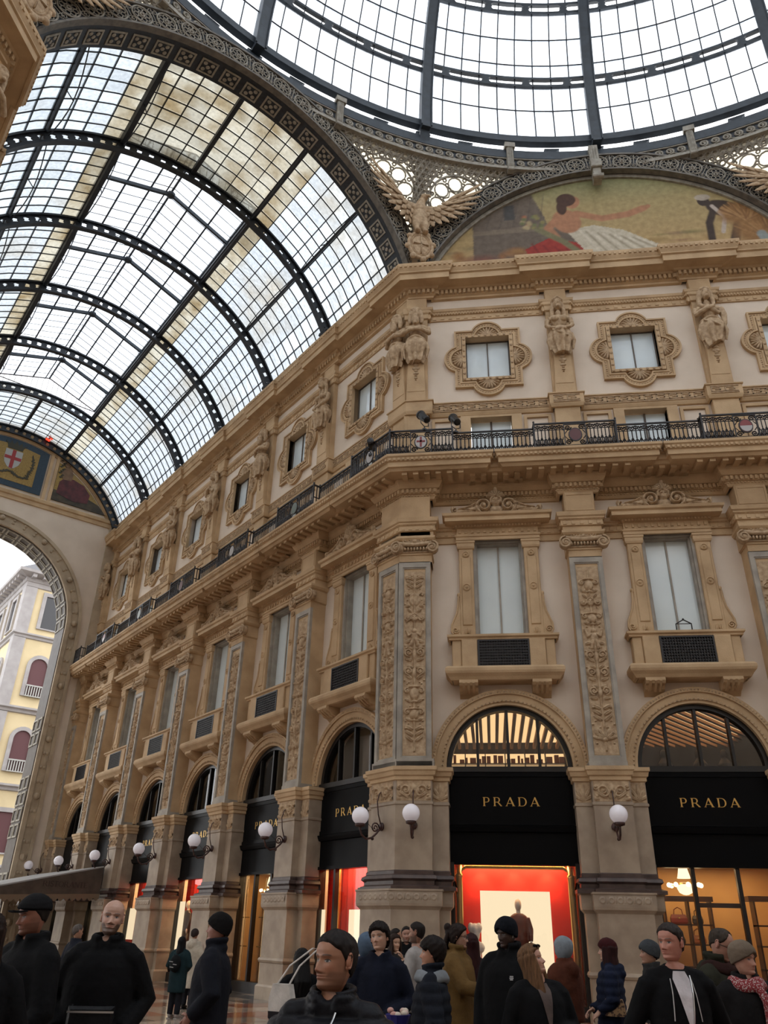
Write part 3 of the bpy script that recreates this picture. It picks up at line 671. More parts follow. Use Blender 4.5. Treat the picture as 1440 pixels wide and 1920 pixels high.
mb=MB(); mb.box(-.02,.02,.18,.27,18.1,19.82); mb.ringprism(rect(.74,18.08,19.82),rect(.70,18.12,19.79),.17,.26); T['amull']=mb.mesh('mullion',M['mullion'])
def attic(side,i,wall=None):
    l,rz=bayloc(side,i); w=empty(wname(),l,rz,label='small quatrefoil framed attic window, %s'%where(side,i),cat='window',kind='structure',group='quatrefoil attic windows')
    for k,nm in (('quat','quatrefoil_frame'),('quatbead','bead_moulding'),('ap_l','pane'),('ap_r','pane'),('amull','mullion')): obj(nm,T[k],w)
    for (x,z,a) in ((0,19.86,0),(.84,18.93,PI/2),(0,18.0,PI),(-.84,18.93,-PI/2)):
        o=obj('scallop_shell',T['shell'],w,(x,-.05,z)); o.rotation_euler=(0,a,0)
for i in range(NR): attic('R',i)
for i in range(NA): attic('A',i)
# ---- low windows behind the balcony rail
mb=MB(); mb.ringprism([(-.98,14.4),(.98,14.4),(.98,16.56),(-.98,16.56)],[(-.66,14.4),(.66,14.4),(.66,16.48),(-.66,16.48)],-.10,.3)
T['lowf']=mb.mesh('window_frame',M['stone'])
mb=MB()
for sg in (-1,1):
    x0,x1=sorted((sg*1.05,sg*1.92)); mb.ringprism([(x0,14.45),(x1,14.45),(x1,16.5),(x0,16.5)],[(x0+.1,14.5),(x1-.1,14.5),(x1-.1,16.4),(x0+.1,16.4)],-.07,0)
T['lowp']=mb.mesh('panel_frames',M['stone'])
mb=MB(); mb.box(-.64,-.02,.2,.22,14.42,16.46); T['lg_l']=mb.mesh('pane',M['attic'])
mb=MB(); mb.box(.02,.64,.2,.22,14.42,16.46); T['lg_r']=mb.mesh('pane',M['attic'])
mb=MB(); mb.box(-.03,.03,.16,.24,14.42,16.46); T['lm']=mb.mesh('mullion',M['mullion'])
for side,nn in (('R',NR),('A',NA)):
    for i in range(nn):
        l,rz=bayloc(side,i); w=empty(wname(),l,rz,label='low window behind the balcony railing, %s'%where(side,i),cat='window',kind='structure',group='windows behind the balcony railing')
        for k,nm in (('lowf','window_frame'),('lowp','panel_frames'),('lg_l','pane'),('lg_r','pane'),('lm','mullion')): obj(nm,T[k],w)
# stone strips at the pilasters of the upper storeys
mb=MB(); mb.cbox(-.40,.40,-.24,0,14.4,16.6,.02); T['ustrip']=mb.mesh('attic_strip',M['stone'])
mb=MB(); mb.cbox(-.36,.36,-.22,0,21.18,21.68,.02); T['ublock']=mb.mesh('frieze_block',M['stone'])
for side,nn,wl in (('R',NR,wall_R),('A',NA+1,wall_A)):
    for i in range(nn):
        l,rz=pierloc(side,i); obj('attic_strip',T['ustrip'],wl,l,rz); obj('frieze_block',T['ublock'],wl,l,rz)
# ================================================================== SHELL, VAULT AND DOME
E2=Vector((-R2,-R2,0)); D2=Vector((-R2,R2,0))
def VF(t,z,s): return E2*t+D2*s+Vector((0,0,z))
TC=7.15; ZC=20.2; RG=7.72            # barrel axis and glass radius
def rotz(k): return Matrix.Translation(OCT)@Matrix.Rotation(k,4,'Z')@Matrix.Translation(-OCT)
a_=Vector((-R2,R2)); MIR=Matrix(((2*a_.x*a_.x-1,2*a_.x*a_.y,0,0),(2*a_.x*a_.y,2*a_.y*a_.y-1,0,0),(0,0,1,0),(0,0,0,1)))
MIR=Matrix.Translation(OCT)@MIR@Matrix.Translation(-OCT)
# floor of marble slabs
mb=MB(); mb.box(-70,60,-70,70,-.3,-.012)
M['floorbase']=pbr('grey_floor_joints',(.16,.13,.105),.35)
floor=mb.build('floor',M['floorbase'],label='polished marble paving of the gallery, wet and reflecting the shop lights',cat='floor',kind='structure')
M['marble']=pbr('polished_marble',(.42,.35,.28),.13,c2=(.30,.24,.19),scale=1.4,objvar=.22)
M['marble_red']=pbr('red_marble',(.30,.13,.09),.13,c2=(.22,.10,.08),scale=1.4,objvar=.2)
M['marble_dark']=pbr('dark_marble',(.10,.095,.09),.12,c2=(.07,.065,.06),scale=1.6,objvar=.2)
mb=MB(); g=.012; mb.add([(-.75+g,-.5+g,0),(.75-g,-.5+g,0),(.75-g,.5-g,0),(-.75+g,.5-g,0),(-.75+g,-.5+g,-.02),(.75-g,-.5+g,-.02),(.75-g,.5-g,-.02),(-.75+g,.5-g,-.02)],[(0,1,2,3),(0,4,5,1),(1,5,6,2),(2,6,7,3),(3,7,4,0)])
slabs=[mb.mesh('marble_slab',M[k]) for k in ('marble','marble_red','marble_dark')]
rd=random.Random(4); rest=[MB(),MB(),MB()]; cand=[]
for ix in range(-26,18):
    for iy in range(-22,46):
        x=OCT.x+ix*1.5+(.75 if iy%2 else 0); y=OCT.y+iy*1.0
        # lattice turned with the arm
        v=Vector((x-OCT.x,y-OCT.y,0)); v.rotate(Matrix.Rotation(PI/4,3,'Z')); p=v+OCT
        d=(p-CAM); dep=d.dot(fw)
        k=2 if (ix%4==0) else (1 if (ix+iy)%3==0 else 0)
        px=720+FPX*d.dot(rt)/dep if dep>.3 else -1e9; py=960-FPX*d.dot(up)/dep if dep>.3 else 1e9
        inv=dep>.3 and -60<px<1500 and py<1990
        cand.append((0 if inv else 1,(p-CAM).length,p,k))
cand.sort(key=lambda c:(c[0],c[1]))
for q,(inv,dd,p,k) in enumerate(cand):
    if q<290 and inv==0:
        o=obj('marble_slab',slabs[k],floor,p); o.rotation_euler[2]=PI/4
    elif dd<45:
        mb=rest[k]; mb.M=Matrix.Translation(p)@Matrix.Rotation(PI/4,4,'Z'); mb.box(-.738,.738,-.488,.488,-.02,0)
for k in range(3): rest[k].build('marble_paving',M[('marble','marble_red','marble_dark')[k]],floor,kind='stuff')

# mirrored walls on the far side of the arm, and plain walls closing the octagon
for src,nm,lb in ((wall_R,'wall_far','octagon facade beyond the arm at the left edge'),(wall_A,'wall_opposite','cream plastered opposite side wall of the gallery arm')):
    o=link_copy(src,label=lb); o.name=nm; o.matrix_world=MIR
for k,t in enumerate((t1,t2_ if 't2_' in globals() else None,t3,t4,t5,t6,t7)):
    if t is None: continue
    o=link_copy(t,label='stone %s on the far side of the arm, at the left edge'%['crowning cornice','kerb','egg and dart string','meander belt','balcony slab','bed moulding','architrave'][k]); o.name='trim_%d'%(8+k); o.matrix_world=MIR
    for ch in t.children:
        if ch.name.startswith(('dentils','beading','modillions')): c=link_copy(ch,o); c.matrix_parent_inverse=Matrix()
def octwall(mb,k,thick=1.,z1=28.6):
    """solid wall on octagon side k (mid azimuth 45k degrees)"""
    mb.M=rotz(-k*PI/4); mb.box(OCT.x-7.15,OCT.x+7.15,OCT.y+17.3,OCT.y+17.3+thick,0,z1)
mb=MB(); octwall(mb,2); mb.build('wall_east',M['plaster'],label='plain rendered octagon wall outside the view on the right',cat='wall',kind='structure')
mb=MB(); octwall(mb,4); mb.build('wall_south',M['plaster'],label='plain rendered octagon wall behind the viewer',cat='wall',kind='structure')
for q,(k,nm) in enumerate(((1,'wall_arm_east'),(3,'wall_arm_south'),(5,'wall_arm_west'))):
    mb=MB(); mb.M=rotz(-k*PI/4); x0,x1=OCT.x-7.15,OCT.x+7.15; y0=OCT.y+17.3; y1=y0+28
    mb.box(x0-.6,x0,y0,y1,0,23.6); mb.box(x1,x1+.6,y0,y1,0,23.6); mb.box(x0-.6,x1+.6,y1,y1+.6,0,27.9)
    mb.build(nm,M['plaster'],label='side and end walls of the %s gallery arm outside the view'%['right hand','rear right','rear left'][q],cat='wall',kind='structure')
    mb=MB(); mb.M=rotz(-k*PI/4); n=20
    pf=arc(OCT.x,ZC,RG,PI*.14,PI*.86,n); mb.add([(x,y0,z) for x,z in pf]+[(x,y1,z) for x,z in pf],[(i,i+1,i+n+2,i+n+1) for i in range(n)])
    mb.build('ceiling_%d'%(q+2),M['roof'],label='glass barrel roof of the %s gallery arm'%['right hand','rear right','rear left'][q],cat='roof',kind='structure')

# ---- barrel vault of the arm
vault=empty('ceiling',VF(TC,ZC,0),label='iron and glass barrel vault over the gallery arm',cat='glass roof',kind='structure')
VI=Matrix.Translation(-VF(TC,ZC,0)); RIBS=[AA_+PA_*(i+.5) for i in range(6)]
TH0,TH1,TH2=math.radians(21.3),math.radians(43),math.radians(65.5)
def vp(th,R,s): return VF(TC-R*math.sin(th),ZC+R*math.cos(th),s)
# local frame for rib meshes: x across (towards the right wall negative t), y along the arm
def vband(mb,R0,R1,s0,s1,t0,t1,n):
    rings=[]
    for i in range(n+1):
        th=t0+(t1-t0)*i/n; rings.append([vp(th,R0,s0),vp(th,R1,s0),vp(th,R1,s1),vp(th,R0,s1)])
    mb.loft(rings)
def rib(s):
    mb=MB(); n=56
    vband(mb,7.58,7.66,s-.11,s+.11,-TH2,TH2,n); vband(mb,7.16,7.24,s-.11,s+.11,-TH2,TH2,n)
    k=36
    for i in range(k+1):
        th=-TH2+2*TH2*i/k; w=.040
        A=[(R,th+sg*w_) for R,w_ in ((7.2,.85),(7.28,.45),(7.34,.22),(7.41,.30),(7.48,.22),(7.54,.45),(7.62,.85)) for sg in (1,)]
        ws=[(7.22,.06),(7.28,.034),(7.34,.014),(7.41,.02),(7.48,.014),(7.54,.034),(7.60,.06)]
        L=[vp(th-w_,R,s-.03) for R,w_ in ws]; Rr=[vp(th+w_,R,s-.03) for R,w_ in ws]; L2=[vp(th-w_,R,s+.03) for R,w_ in ws]; R2_=[vp(th+w_,R,s+.03) for R,w_ in ws]
        m_=len(ws); fs=[]
        for q in range(m_-1): fs+=[(q,q+1,m_+q+1,m_+q),(2*m_+q,3*m_+q,3*m_+q+1,2*m_+q+1),(q,2*m_+q,2*m_+q+1,q+1),(m_+q,m_+q+1,3*m_+q+1,3*m_+q)]
        mb.add(L+Rr+L2+R2_,fs)
    for sg in (-1,1):
        p=vp(sg*TH2,7.4,s); 
        for q,(w,z) in enumerate(((.3,0),(.26,-.12),(.16,-.32),(.07,-.5))): pass
        rings=[[p+Vector((0,0,z))+D2*(w*a)+E2*(w*b) for a,b in ((1,1),(-1,1),(-1,-1),(1,-1))] for w,z in ((.26,.12),(.28,0),(.2,-.12),(.16,-.3),(.04,-.5))]; mb.loft(rings)
    return mb
for i,s in enumerate(RIBS):
    mb=rib(s); mb.v=[tuple(VI@Vector(v)) for v in mb.v]; mb.build('arched_rib',M['iron'],vault)
def vbuild(mb,name,mat,kind=None): mb.v=[tuple(VI@Vector(v)) for v in mb.v]; return mb.build(name,mat,vault,kind=kind)
S0=.85; SE=SEND
def longbar(mb,th,s0,s1,r0,r1,w): 
    mb.loft([[vp(th-w/7.7,r0,s),vp(th+w/7.7,r0,s),vp(th+w/7.7,r1,s),vp(th-w/7.7,r1,s)] for s in (s0,s1)])
for th,w,r0 in ((TH0,.10,7.48),(-TH0,.10,7.48),(TH1,.05,7.54),(-TH1,.05,7.54)):
    mb=MB(); longbar(mb,th,S0,SE,r0,7.68,w); vbuild(mb,'purlin',M['iron'])
for s0,s1 in ((S0,RIBS[0]),(RIBS[4],SE)):
    mb=MB(); longbar(mb,0,s0,s1,7.45,7.68,.08); vbuild(mb,'purlin',M['iron'])
# sagging tie rods under the purlins
for th in (TH0,-TH0,TH1,-TH1):
    mb=MB(); ss=[S0]+RIBS
    for a,b in zip(ss[:-1],ss[1:]):
        mb.tube([vp(th,7.45-.32*math.sin(PI*q/8),a+(b-a)*q/8) for q in range(9)],.022,5)
        mb.tube([vp(th,7.13,(a+b)/2),vp(th,7.6,(a+b)/2)],.02,5)
    vbuild(mb,'tie_rod',M['iron'])
# glazing bars and panes
spans=[(S0,RIBS[0],8)]+[(RIBS[i],RIBS[i+1],9) for i in range(5)]
sidesrows=[(TH0+(TH2-TH0)*q/8,TH0+(TH2-TH0)*(q+1)/8) for q in range(8)]
midrows=[(-TH0+2*TH0*q/8,-TH0+2*TH0*(q+1)/8) for q in range(8)]
gb=MB(); hb=MB(); panes=[]
for bi,(a,b,n) in enumerate(spans):
    full=bi in (0,5); rows=[(x,y) for x,y in sidesrows]+[(-y,-x) for x,y in sidesrows]+(midrows if full else [])
    for q in range(1,n):
        s=a+(b-a)*q/n
        for (x0,x1) in ([(-TH2,TH2)] if full else [(-TH2,-TH0),(TH0,TH2)]): vband(gb,7.66,7.70,s-.014,s+.014,x0,x1,14 if full else 7)
    for (x0,x1) in rows:
        hb.loft([[vp(x1-.0022,7.67,s),vp(x1+.0022,7.67,s),vp(x1+.0022,7.71,s),vp(x1-.0022,7.71,s)] for s in (a,b)])
        for q in range(n):
            panes.append((x0,x1,a+(b-a)*q/n,a+(b-a)*(q+1)/n,bi))
vbuild(gb,'glazing_bars',M['iron'],'stuff'); vbuild(hb,'cross_bars',M['iron'],'stuff')
def inframe(p):
    d=p-CAM; dep=d.dot(fw)
    if dep<.5: return False
    x=720+FPX*d.dot(rt)/dep; y=960-FPX*d.dot(up)/dep; return -10<x<1450 and -10<y<1930
def pane_mesh(w,l,mat):
    mb=MB(); mb.box(-w/2,w/2,-l/2,l/2,-.005,.005); return mb.mesh('pane',mat)
PM={}
def place_panes(lst,parent,inv,limit,mats):
    """lst: (centre, x axis, y axis, w, l, matkey); biggest in view become parts of their own, the rest one mesh"""
    lst=sorted(lst,key=lambda p:(0 if inframe(p[0]) else 1,(p[0]-CAM).length)); rest={}
    for q,(c,X,Y,w,l,mk) in enumerate(lst):
        Z=X.cross(Y).normalized(); Mx=Matrix((X,Y,Z)).transposed().to_4x4(); Mx.translation=inv@c
        if q<limit and inframe(c):
            key=(round(w,3),round(l,3),mk)
            if key not in PM: PM[key]=pane_mesh(w,l,M[mk])
            o=obj('pane',PM[key],parent); o.matrix_basis=Mx
        else:
            mb=rest.setdefault(mk,MB()); mb.M=Mx; mb.box(-w/2,w/2,-l/2,l/2,-.005,.005)
    for mk,mb in rest.items(): mb.M=None; mb.build('pane_field',M[mk],parent,kind='stuff')
lst=[]
for (x0,x1,s0,s1,bi) in panes:
    th=(x0+x1)/2; c=vp(th,7.73,(s0+s1)/2); X=D2.copy(); Y=(vp(x1,7.73,s0)-vp(x0,7.73,s0)).normalized(); L=2*7.73*math.sin(abs(x1-x0)/2)+.03
    # shingled: tilt the lower edge out a little
    lst.append((c,X,Y,s1-s0-.01,L,'roofdirty' if (TH0<abs(th)<TH0+.10 or (bi==0 and -.45<th<.45) ) else 'roof'))
place_panes(lst,vault,VI,270,None)
# ---- raised lantern along the crown
HL=7.7*math.sin(TH0); ZB=ZC+7.7*math.cos(TH0); ZE=ZB+.50; ZR=ZE+1.0
lan=empty('lantern',(0,0,0),0,vault)
def LV(t,z,s): return VI@VF(TC+t,z,s)
L0,L1=RIBS[0],RIBS[4]
mb=MB()
for sg in (-1,1):
    for z,w in ((ZB,.10),(ZE,.06)): mb.loft([[LV(sg*HL-w,z-w,s),LV(sg*HL+w,z-w,s),LV(sg*HL+w,z+w,s),LV(sg*HL-w,z+w,s)] for s in (L0,L1)])
    for f in (.36,.70): mb.tube([LV(sg*HL*(1-f),ZE+(ZR-ZE)*f-.02,L0),LV(sg*HL*(1-f),ZE+(ZR-ZE)*f-.02,L1)],.04,5)
mb.tube([LV(0,ZR,L0),LV(0,ZR,L1)],.05,6); mb.tube([LV(.22,ZR-.12,L0),LV(.22,ZR-.12,L1)],.03,5)
n=36
for q in range(n+1):
    s=L0+(L1-L0)*q/n
    for sg in (-1,1):
        mb.tube([LV(sg*HL,ZB,s),LV(sg*HL,ZE,s),LV(0,ZR,s)],.016,4)
mb.build('lantern_frame',M['iron'],lan)
for q in range(4):
    s=(RIBS[q]+RIBS[q+1])/2; mb=MB()
    for sg in (-1,1):
        mb.loft([[LV(sg*HL*f,ZE+(ZR-ZE)*(1-f)-.05,s-.05),LV(sg*HL*f,ZE+(ZR-ZE)*(1-f)-.05,s+.05),LV(sg*HL*f,ZE+(ZR-ZE)*(1-f)-.22,s+.05),LV(sg*HL*f,ZE+(ZR-ZE)*(1-f)-.22,s-.05)] for f in (0,.5,1)])
        cv=[(1.0,-.55),(.97,-.2),(.88,.05),(.72,.18),(.5,.28)]
        mb.tube([LV(sg*HL*f,ZE+h,s) for f,h in cv],.035,5)
        for f,h in cv[:-1]: 
            mb.tube([LV(sg*HL*f,ZE+h,s),LV(sg*HL*(f-.02),ZE+(ZR-ZE)*(1-f+.02)-.1,s)],.02,4); mb.tube([LV(sg*HL*f,ZE+h,s),LV(sg*HL*(f-.13),ZE+(ZR-ZE)*(1-f+.13)-.1,s)],.016,4)
    mb.ball(LV(0,ZR-.16,s),(.2,.2,.14),8,6); mb.build('lantern_truss',M['beam'],lan)
lst=[]
for q in range(n):
    s0=L0+(L1-L0)*q/n; s1=L0+(L1-L0)*(q+1)/n
    for sg in (-1,1):
        for f0,f1 in ((0,.36),(.36,.70),(.70,1.)):
            A=VF(TC+sg*HL*(1-f0),ZE+(ZR-ZE)*f0,s0); B=VF(TC+sg*HL*(1-f1),ZE+(ZR-ZE)*f1,s0); c=(A+B)/2+D2*(s1-s0)/2
            lst.append((c,D2.copy(),(B-A).normalized(),s1-s0-.01,(B-A).length,'domeglass'))
        c=VF(TC+sg*HL,(ZB+ZE)/2,(s0+s1)/2); lst.append((c,D2.copy(),Vector((0,0,1)),s1-s0-.01,ZE-ZB-.1,'roof'))
place_panes(lst,lan,VI,290,None)
for s in (L0,L1):   # glazed gables
    mb=MB()
    for q in range(-9,10):
        f=q/10; mb.tube([LV(HL*f,ZC+7.6*math.cos(math.asin(HL*f/7.7)),s),LV(HL*f,ZE+(ZR-ZE)*(1-abs(f)),s)],.014,4)
    mb.tube([LV(-HL,ZE-.05,s),LV(HL,ZE-.05,s)],.03,4)
    for sg in (-1,1): mb.tube([LV(sg*HL,ZE,s),LV(0,ZR,s)],.04,4)
    mb.build('gable_bars',M['rust'],lan)
    mb=MB(); k=10; vs=[LV(HL*(-1+2*q/k),ZC+7.68*math.cos(math.asin(HL*(-1+2*q/k)/7.72)),s) for q in range(k+1)]+[LV(HL*(-1+2*q/k),ZE+(ZR-ZE)*(1-abs(-1+2*q/k)),s) for q in range(k+1)]
    mb.add(vs,[(q,q+1,q+k+2,q+k+1) for q in range(k)]); mb.build('gable_glass',M['domeglass'],lan)

# ---- dome
dome=empty('ceiling_dome',DOME,label='great glass dome with slate blue iron ribs over the octagon',cat='glass dome',kind='structure'); dome.name='ceiling_5'
DI=Matrix.Translation(-DOME)
def dp(az,lat,R=DR): return Vector((R*math.cos(lat)*math.sin(az),R*math.cos(lat)*math.cos(az),R*math.sin(lat)))
rad=math.radians
TOPL=rad(66)
def ribm():
    mb=MB(); rings=[]
    for q in range(19):
        lat=rad(-1.2)+(TOPL+.02)*q/18; w=.17; rings.append([dp(0,lat,DR-.42)+Vector((-w,0,0)),dp(0,lat,DR-.42)+Vector((w,0,0)),dp(0,lat,DR+.06)+Vector((w,0,0)),dp(0,lat,DR+.06)+Vector((-w,0,0))])
    mb.loft(rings)
    for sg in (-1,1):
        mb.loft([[r[1 if sg>0 else 0]+Vector((0,0,0))+Vector((sg*x,0,0))+(-dp(0,0,1)*y) for x,y in ((0,0),(.05,0),(.05,.06),(0,.06))] for r in rings])
    return mb.mesh('dome_rib',M['beam'])
me=ribm()
for k in range(16): o=obj('dome_rib',me,dome); o.rotation_euler[2]=k*PI/8
def ringm(lat0,lat1,r0,r1,name,mat=None,n=128):
    mb=MB(); rs=[]
    for q in range(n+1):
        az=2*PI*q/n; rs.append([dp(az,lat0,r0),dp(az,lat0,r1),dp(az,lat1,r1),dp(az,lat1,r0)])
    mb.loft(rs,False); return mb.build(name,mat or M['beam'],dome)
ringm(rad(-.35),rad(.75),DR-.22,DR+.05,'ring_beam')
for l0 in (10.3,22.0,33.0,44.0,55.0):
    ringm(rad(l0),rad(l0+.32),DR-.12,DR+.05,'ring_beam'); ringm(rad(l0+1.25),rad(l0+1.55),DR-.12,DR+.05,'ring_beam')
    mb=MB()
    for k in range(64):
        az=2*PI*(k+.5)/64
        if k%4!=0 or True:
            for s_ in (0,):
                c0=dp(az,rad(l0+.3),DR-.07); c1=dp(az,rad(l0+1.3),DR-.07); tv=Vector((math.cos(az),-math.sin(az),0)); nv=(c0.normalized())*.05
                mb.loft([[c+tv*w-nv,c+tv*w+nv,c-tv*w+nv,c-tv*w-nv] for c,w in ((c0,.22),(c0.lerp(c1,.3),.10),(c0.lerp(c1,.5),.16),(c0.lerp(c1,.7),.10),(c1,.22))])
    mb.build('ring_ornaments',M['beam'],dome,kind='stuff')
ringm(TOPL,TOPL+.03,DR-.4,DR+.1,'ring_beam',n=64)
gb=MB(); hb=MB(); lst=[]
bands=[(1.0,6.2),(6.2,10.3),(11.85,14.0),(14.0,18.1),(18.1,22.0),(23.55,28.3),(28.3,33),(34.55,39.5),(39.5,44),(45.55,50),(50,55),(56.5,61),(61,66)]
for k in range(16):
    for q in range(9):
        a0=k*PI/8+PI/8*q/9; a1=k*PI/8+PI/8*(q+1)/9
        if q: 
            pts=[dp(a0,rad(1)+(TOPL-rad(1))*j/12,DR-.05) for j in range(13)]; gb.tube(pts,.026,4,False)
        for (l0,l1) in bands:
            am=(a0+a1)/2; lm=rad((l0+l1)/2); c=dp(am,lm); X=Vector((math.cos(am),-math.sin(am),0)); Y=(dp(am,rad(l1))-dp(am,rad(l0))).normalized()
            lst.append((DOME+c,X,Y,2*DR*math.cos(rad(l0))*math.sin((a1-a0)/2),2*DR*math.sin(rad(l1-l0)/2)+.02,'domeglass'))
for (l0,l1) in bands:
    if True:
        pts=[dp(2*PI*j/144,rad(l0),DR-.04) for j in range(145)]; hb.tube(pts,.03,4,False)
gb.build('glazing_bars',M['iron'],dome,kind='stuff'); hb.build('cross_bars',M['iron'],dome,kind='stuff')
place_panes(lst,dome,DI,295,None)
# oculus cap
mb=MB(); mb.add([dp(2*PI*j/32,TOPL) for j in range(32)]+[dp(2*PI*j/32,rad(80),DR-.3) for j in range(32)],[(j,(j+1)%32,(j+1)%32+32,j+32) for j in range(32)]+[tuple(range(32,64))]); mb.build('oculus_glass',M['domeglass'],dome)
# clerestory slot and drum with running scrolls
def drum(z0,z1,r0,r1,name,mat,n=128):
    mb=MB(); mb.loft([[(r0*math.sin(2*PI*q/n),r0*math.cos(2*PI*q/n),z0),(r1*math.sin(2*PI*q/n),r1*math.cos(2*PI*q/n),z0),(r1*math.sin(2*PI*q/n),r1*math.cos(2*PI*q/n),z1),(r0*math.sin(2*PI*q/n),r0*math.cos(2*PI*q/n),z1)] for q in range(n+1)],False); return mb.build(name,mat,dome)
drum(-.55,-.15,DR+.2,DR+.21,'clerestory_glass',M['domeglass'])
drum(-.95,-.52,DR-.1,DR+.4,'drum_band',M['beam']); drum(-1.5,-.95,DR-.02,DR+.4,'drum_band',M['iron']); drum(-1.62,-1.48,DR-.12,DR+.4,'drum_moulding',M['castgrey']); drum(-1.0,-.95,DR-.08,DR+.4,'drum_moulding',M['castgrey'])
mb=MB(); pts=[(0,0)]
sp=[(x,0,z) for x,z in spir(0,0,.17,1.6,-PI/2,1,18)]
mb.tube(sp,.042,5); mb.tube([(-.22,0,-.15),(-.10,0,-.19),(0,0,-.17)],.03,5); mb.tube([(0,0,-.17),(.12,0,-.12),(.2,0,-.15)],.026,5); me_s=mb.mesh('running_scroll',M['castgrey'],True)
NS=272; mbr=MB()
for k in range(NS):
    az=2*PI*(k+.5)/NS; p=Vector(((DR-.06)*math.sin(az),(DR-.06)*math.cos(az),-1.22))
    if inframe(DOME+p): o=obj('running_scroll',me_s,dome,p); o.rotation_euler[2]=-az
me_b=None
mb=MB(); mb.cbox(-.13,.13,-.10,.15,-1.75,-.3,.03)
for q in range(3): mb.tube([(-.06+.06*q,-.11,-1.6),(-.06+.06*q,-.11,-.5)],.018,4)
mb.box(-.2,.2,-.14,.15,-.5,-.25); me_b=mb.mesh('drum_bracket',M['castgrey'])
mb=MB(); mb.add([(-.3,-.05,-.25),(.3,-.05,-.25),(.16,-.05,-.42),(.1,-.05,-.5),(-.1,-.05,-.5),(-.16,-.05,-.42),(-.3,.1,-.25),(.3,.1,-.25),(.16,.1,-.42),(.1,.1,-.5),(-.1,.1,-.5),(-.16,.1,-.42)],[(0,5,4,3,2,1),(6,7,8,9,10,11),(0,1,7,6),(1,2,8,7),(2,3,9,8),(3,4,10,9),(4,5,11,10),(5,0,6,11)]); me_c=mb.mesh('slot_cusp',M['beam'])
for k in range(64):
    az=2*PI*k/64; p=Vector(((DR+.02)*math.sin(az),(DR+.02)*math.cos(az),0))
    if k%4==2: o=obj('drum_bracket',me_b,dome,p*.992)
    else: o=obj('slot_cusp',me_c,dome,p)
    o.rotation_euler[2]=-az

# ---- great arches of the octagon, built for the side facing north and turned for the others
ARC=Vector((OCT.x,OCT.y+17.25,0))    # middle of side 0
def ap(x,z,o): return Vector((ARC.x+x,ARC.y-o,z))
ZA=20.3; RI,RO=7.18,7.98; AMAX=rad(69)
mb=MB(); 
def aband(mb,r0,r1,o0,o1,a0,a1,n):
    mb.loft([[ap(r*math.sin(a0+(a1-a0)*i/n),ZA+r*math.cos(a0+(a1-a0)*i/n),o) for r,o in ((r0,o0),(r1,o0),(r1,o1),(r0,o1))] for i in range(n+1)])
aband(mb,RI,RO,.20,.28,-AMAX,AMAX,60); me_ap=MB(); me_plate=mb.mesh('arch_web',M['iron'])
mb=MB(); aband(mb,RI-.04,RI+.03,.12,.36,-AMAX,AMAX,60); aband(mb,RO-.03,RO+.05,.12,.36,-AMAX,AMAX,60); me_fl=mb.mesh('arch_flange',M['castdark'])
def rosette(R=.33):
    mb=MB(); ci=lambda cx,cz,r,n=12:[(cx+r*math.cos(2*PI*i/n),-.03,cz+r*math.sin(2*PI*i/n)) for i in range(n+1)]
    mb.tube(ci(0,0,R,18),.036,4,False); mb.tube(ci(0,0,R*.2,8),.04,4,False)
    for q in range(8):
        a=2*PI*q/8; mb.tube(ci(R*.6*math.cos(a),R*.6*math.sin(a),R*.24,8),.022,4,False)
    for sg in (-1,1):
        for t in (-1,1):
            mb.tube([(x,-.03,z) for x,z in spir(sg*.385,t*.22,.11,1.2,PI/2*t,sg*t,10)],.018,4); 
    mb.tube([(.43,-.03,-.34),(.43,-.03,.34)],.022,4); return mb.mesh('rosette',M['castgrey'],True)
me_ro=rosette()
def soffit():
    mb=MB(); aband(mb,RI-.02,RI+.03,-.75,.10,-AMAX,AMAX,60); return mb.mesh('arch_soffit',M['iron'])
me_so=soffit()
mb=MB(); mb.cbox(-.33,.33,-.33,.33,0,0,.0) if False else None
pn=MB(); pn.ringprism([(-.3,-.28),(.3,-.28),(.3,.28),(-.3,.28)],[(-.24,-.22),(.24,-.22),(.24,.22),(-.24,.22)],-.03,0)
for a,b in ((1,1),(1,-1),(-1,1),(-1,-1),(0,0)):
    pn.ball((a*.13,-.02,b*.12),(.075,.02,.075),6,4)
me_pn=pn.mesh('soffit_panel',M['castgrey'])
arches={}
def great_arch(k,label,full=True,window=None):
    root=empty('great_arch',(0,0,0),label=label,cat='arch',group='fretted iron arches of the octagon',kind='structure'); root.matrix_world=rotz(-k*PI/4)
    obj('arch_web',me_plate,root); obj('arch_flange',me_fl,root); obj('arch_soffit',me_so,root)
    n=21
    for q in range(n):
        a=-AMAX+2*AMAX*(q+.5)/n; p=ap((RI+RO)/2*math.sin(a),ZA+(RI+RO)/2*math.cos(a),.28); 
        if not inframe(rotz(-k*PI/4)@p) and not full: continue
        o=obj('rosette',me_ro,root,p); o.rotation_euler=(0,a,0)
        if k==-1:
            p=ap((RI-.02)*math.sin(a),ZA+(RI-.02)*math.cos(a),-.33); o=obj('soffit_panel',me_pn,root); o.matrix_basis=Matrix.Translation(p)@Matrix.Rotation(a,4,'Y')@Matrix.Rotation(PI/2,4,'X')
    return root
great_arch(-1,'fretted iron arch with rosettes at the mouth of the glass vault')
ga=great_arch(0,'fretted iron arch with rosettes framing the painted lunette')
great_arch(-2,'fretted iron arch over the far octagon face, top left corner',False)
great_arch(1,'fretted iron arch at the right edge of the view',False)
for k in (2,3,4,5): great_arch(k,'fretted iron arch on an octagon side out of view',False) if False else None
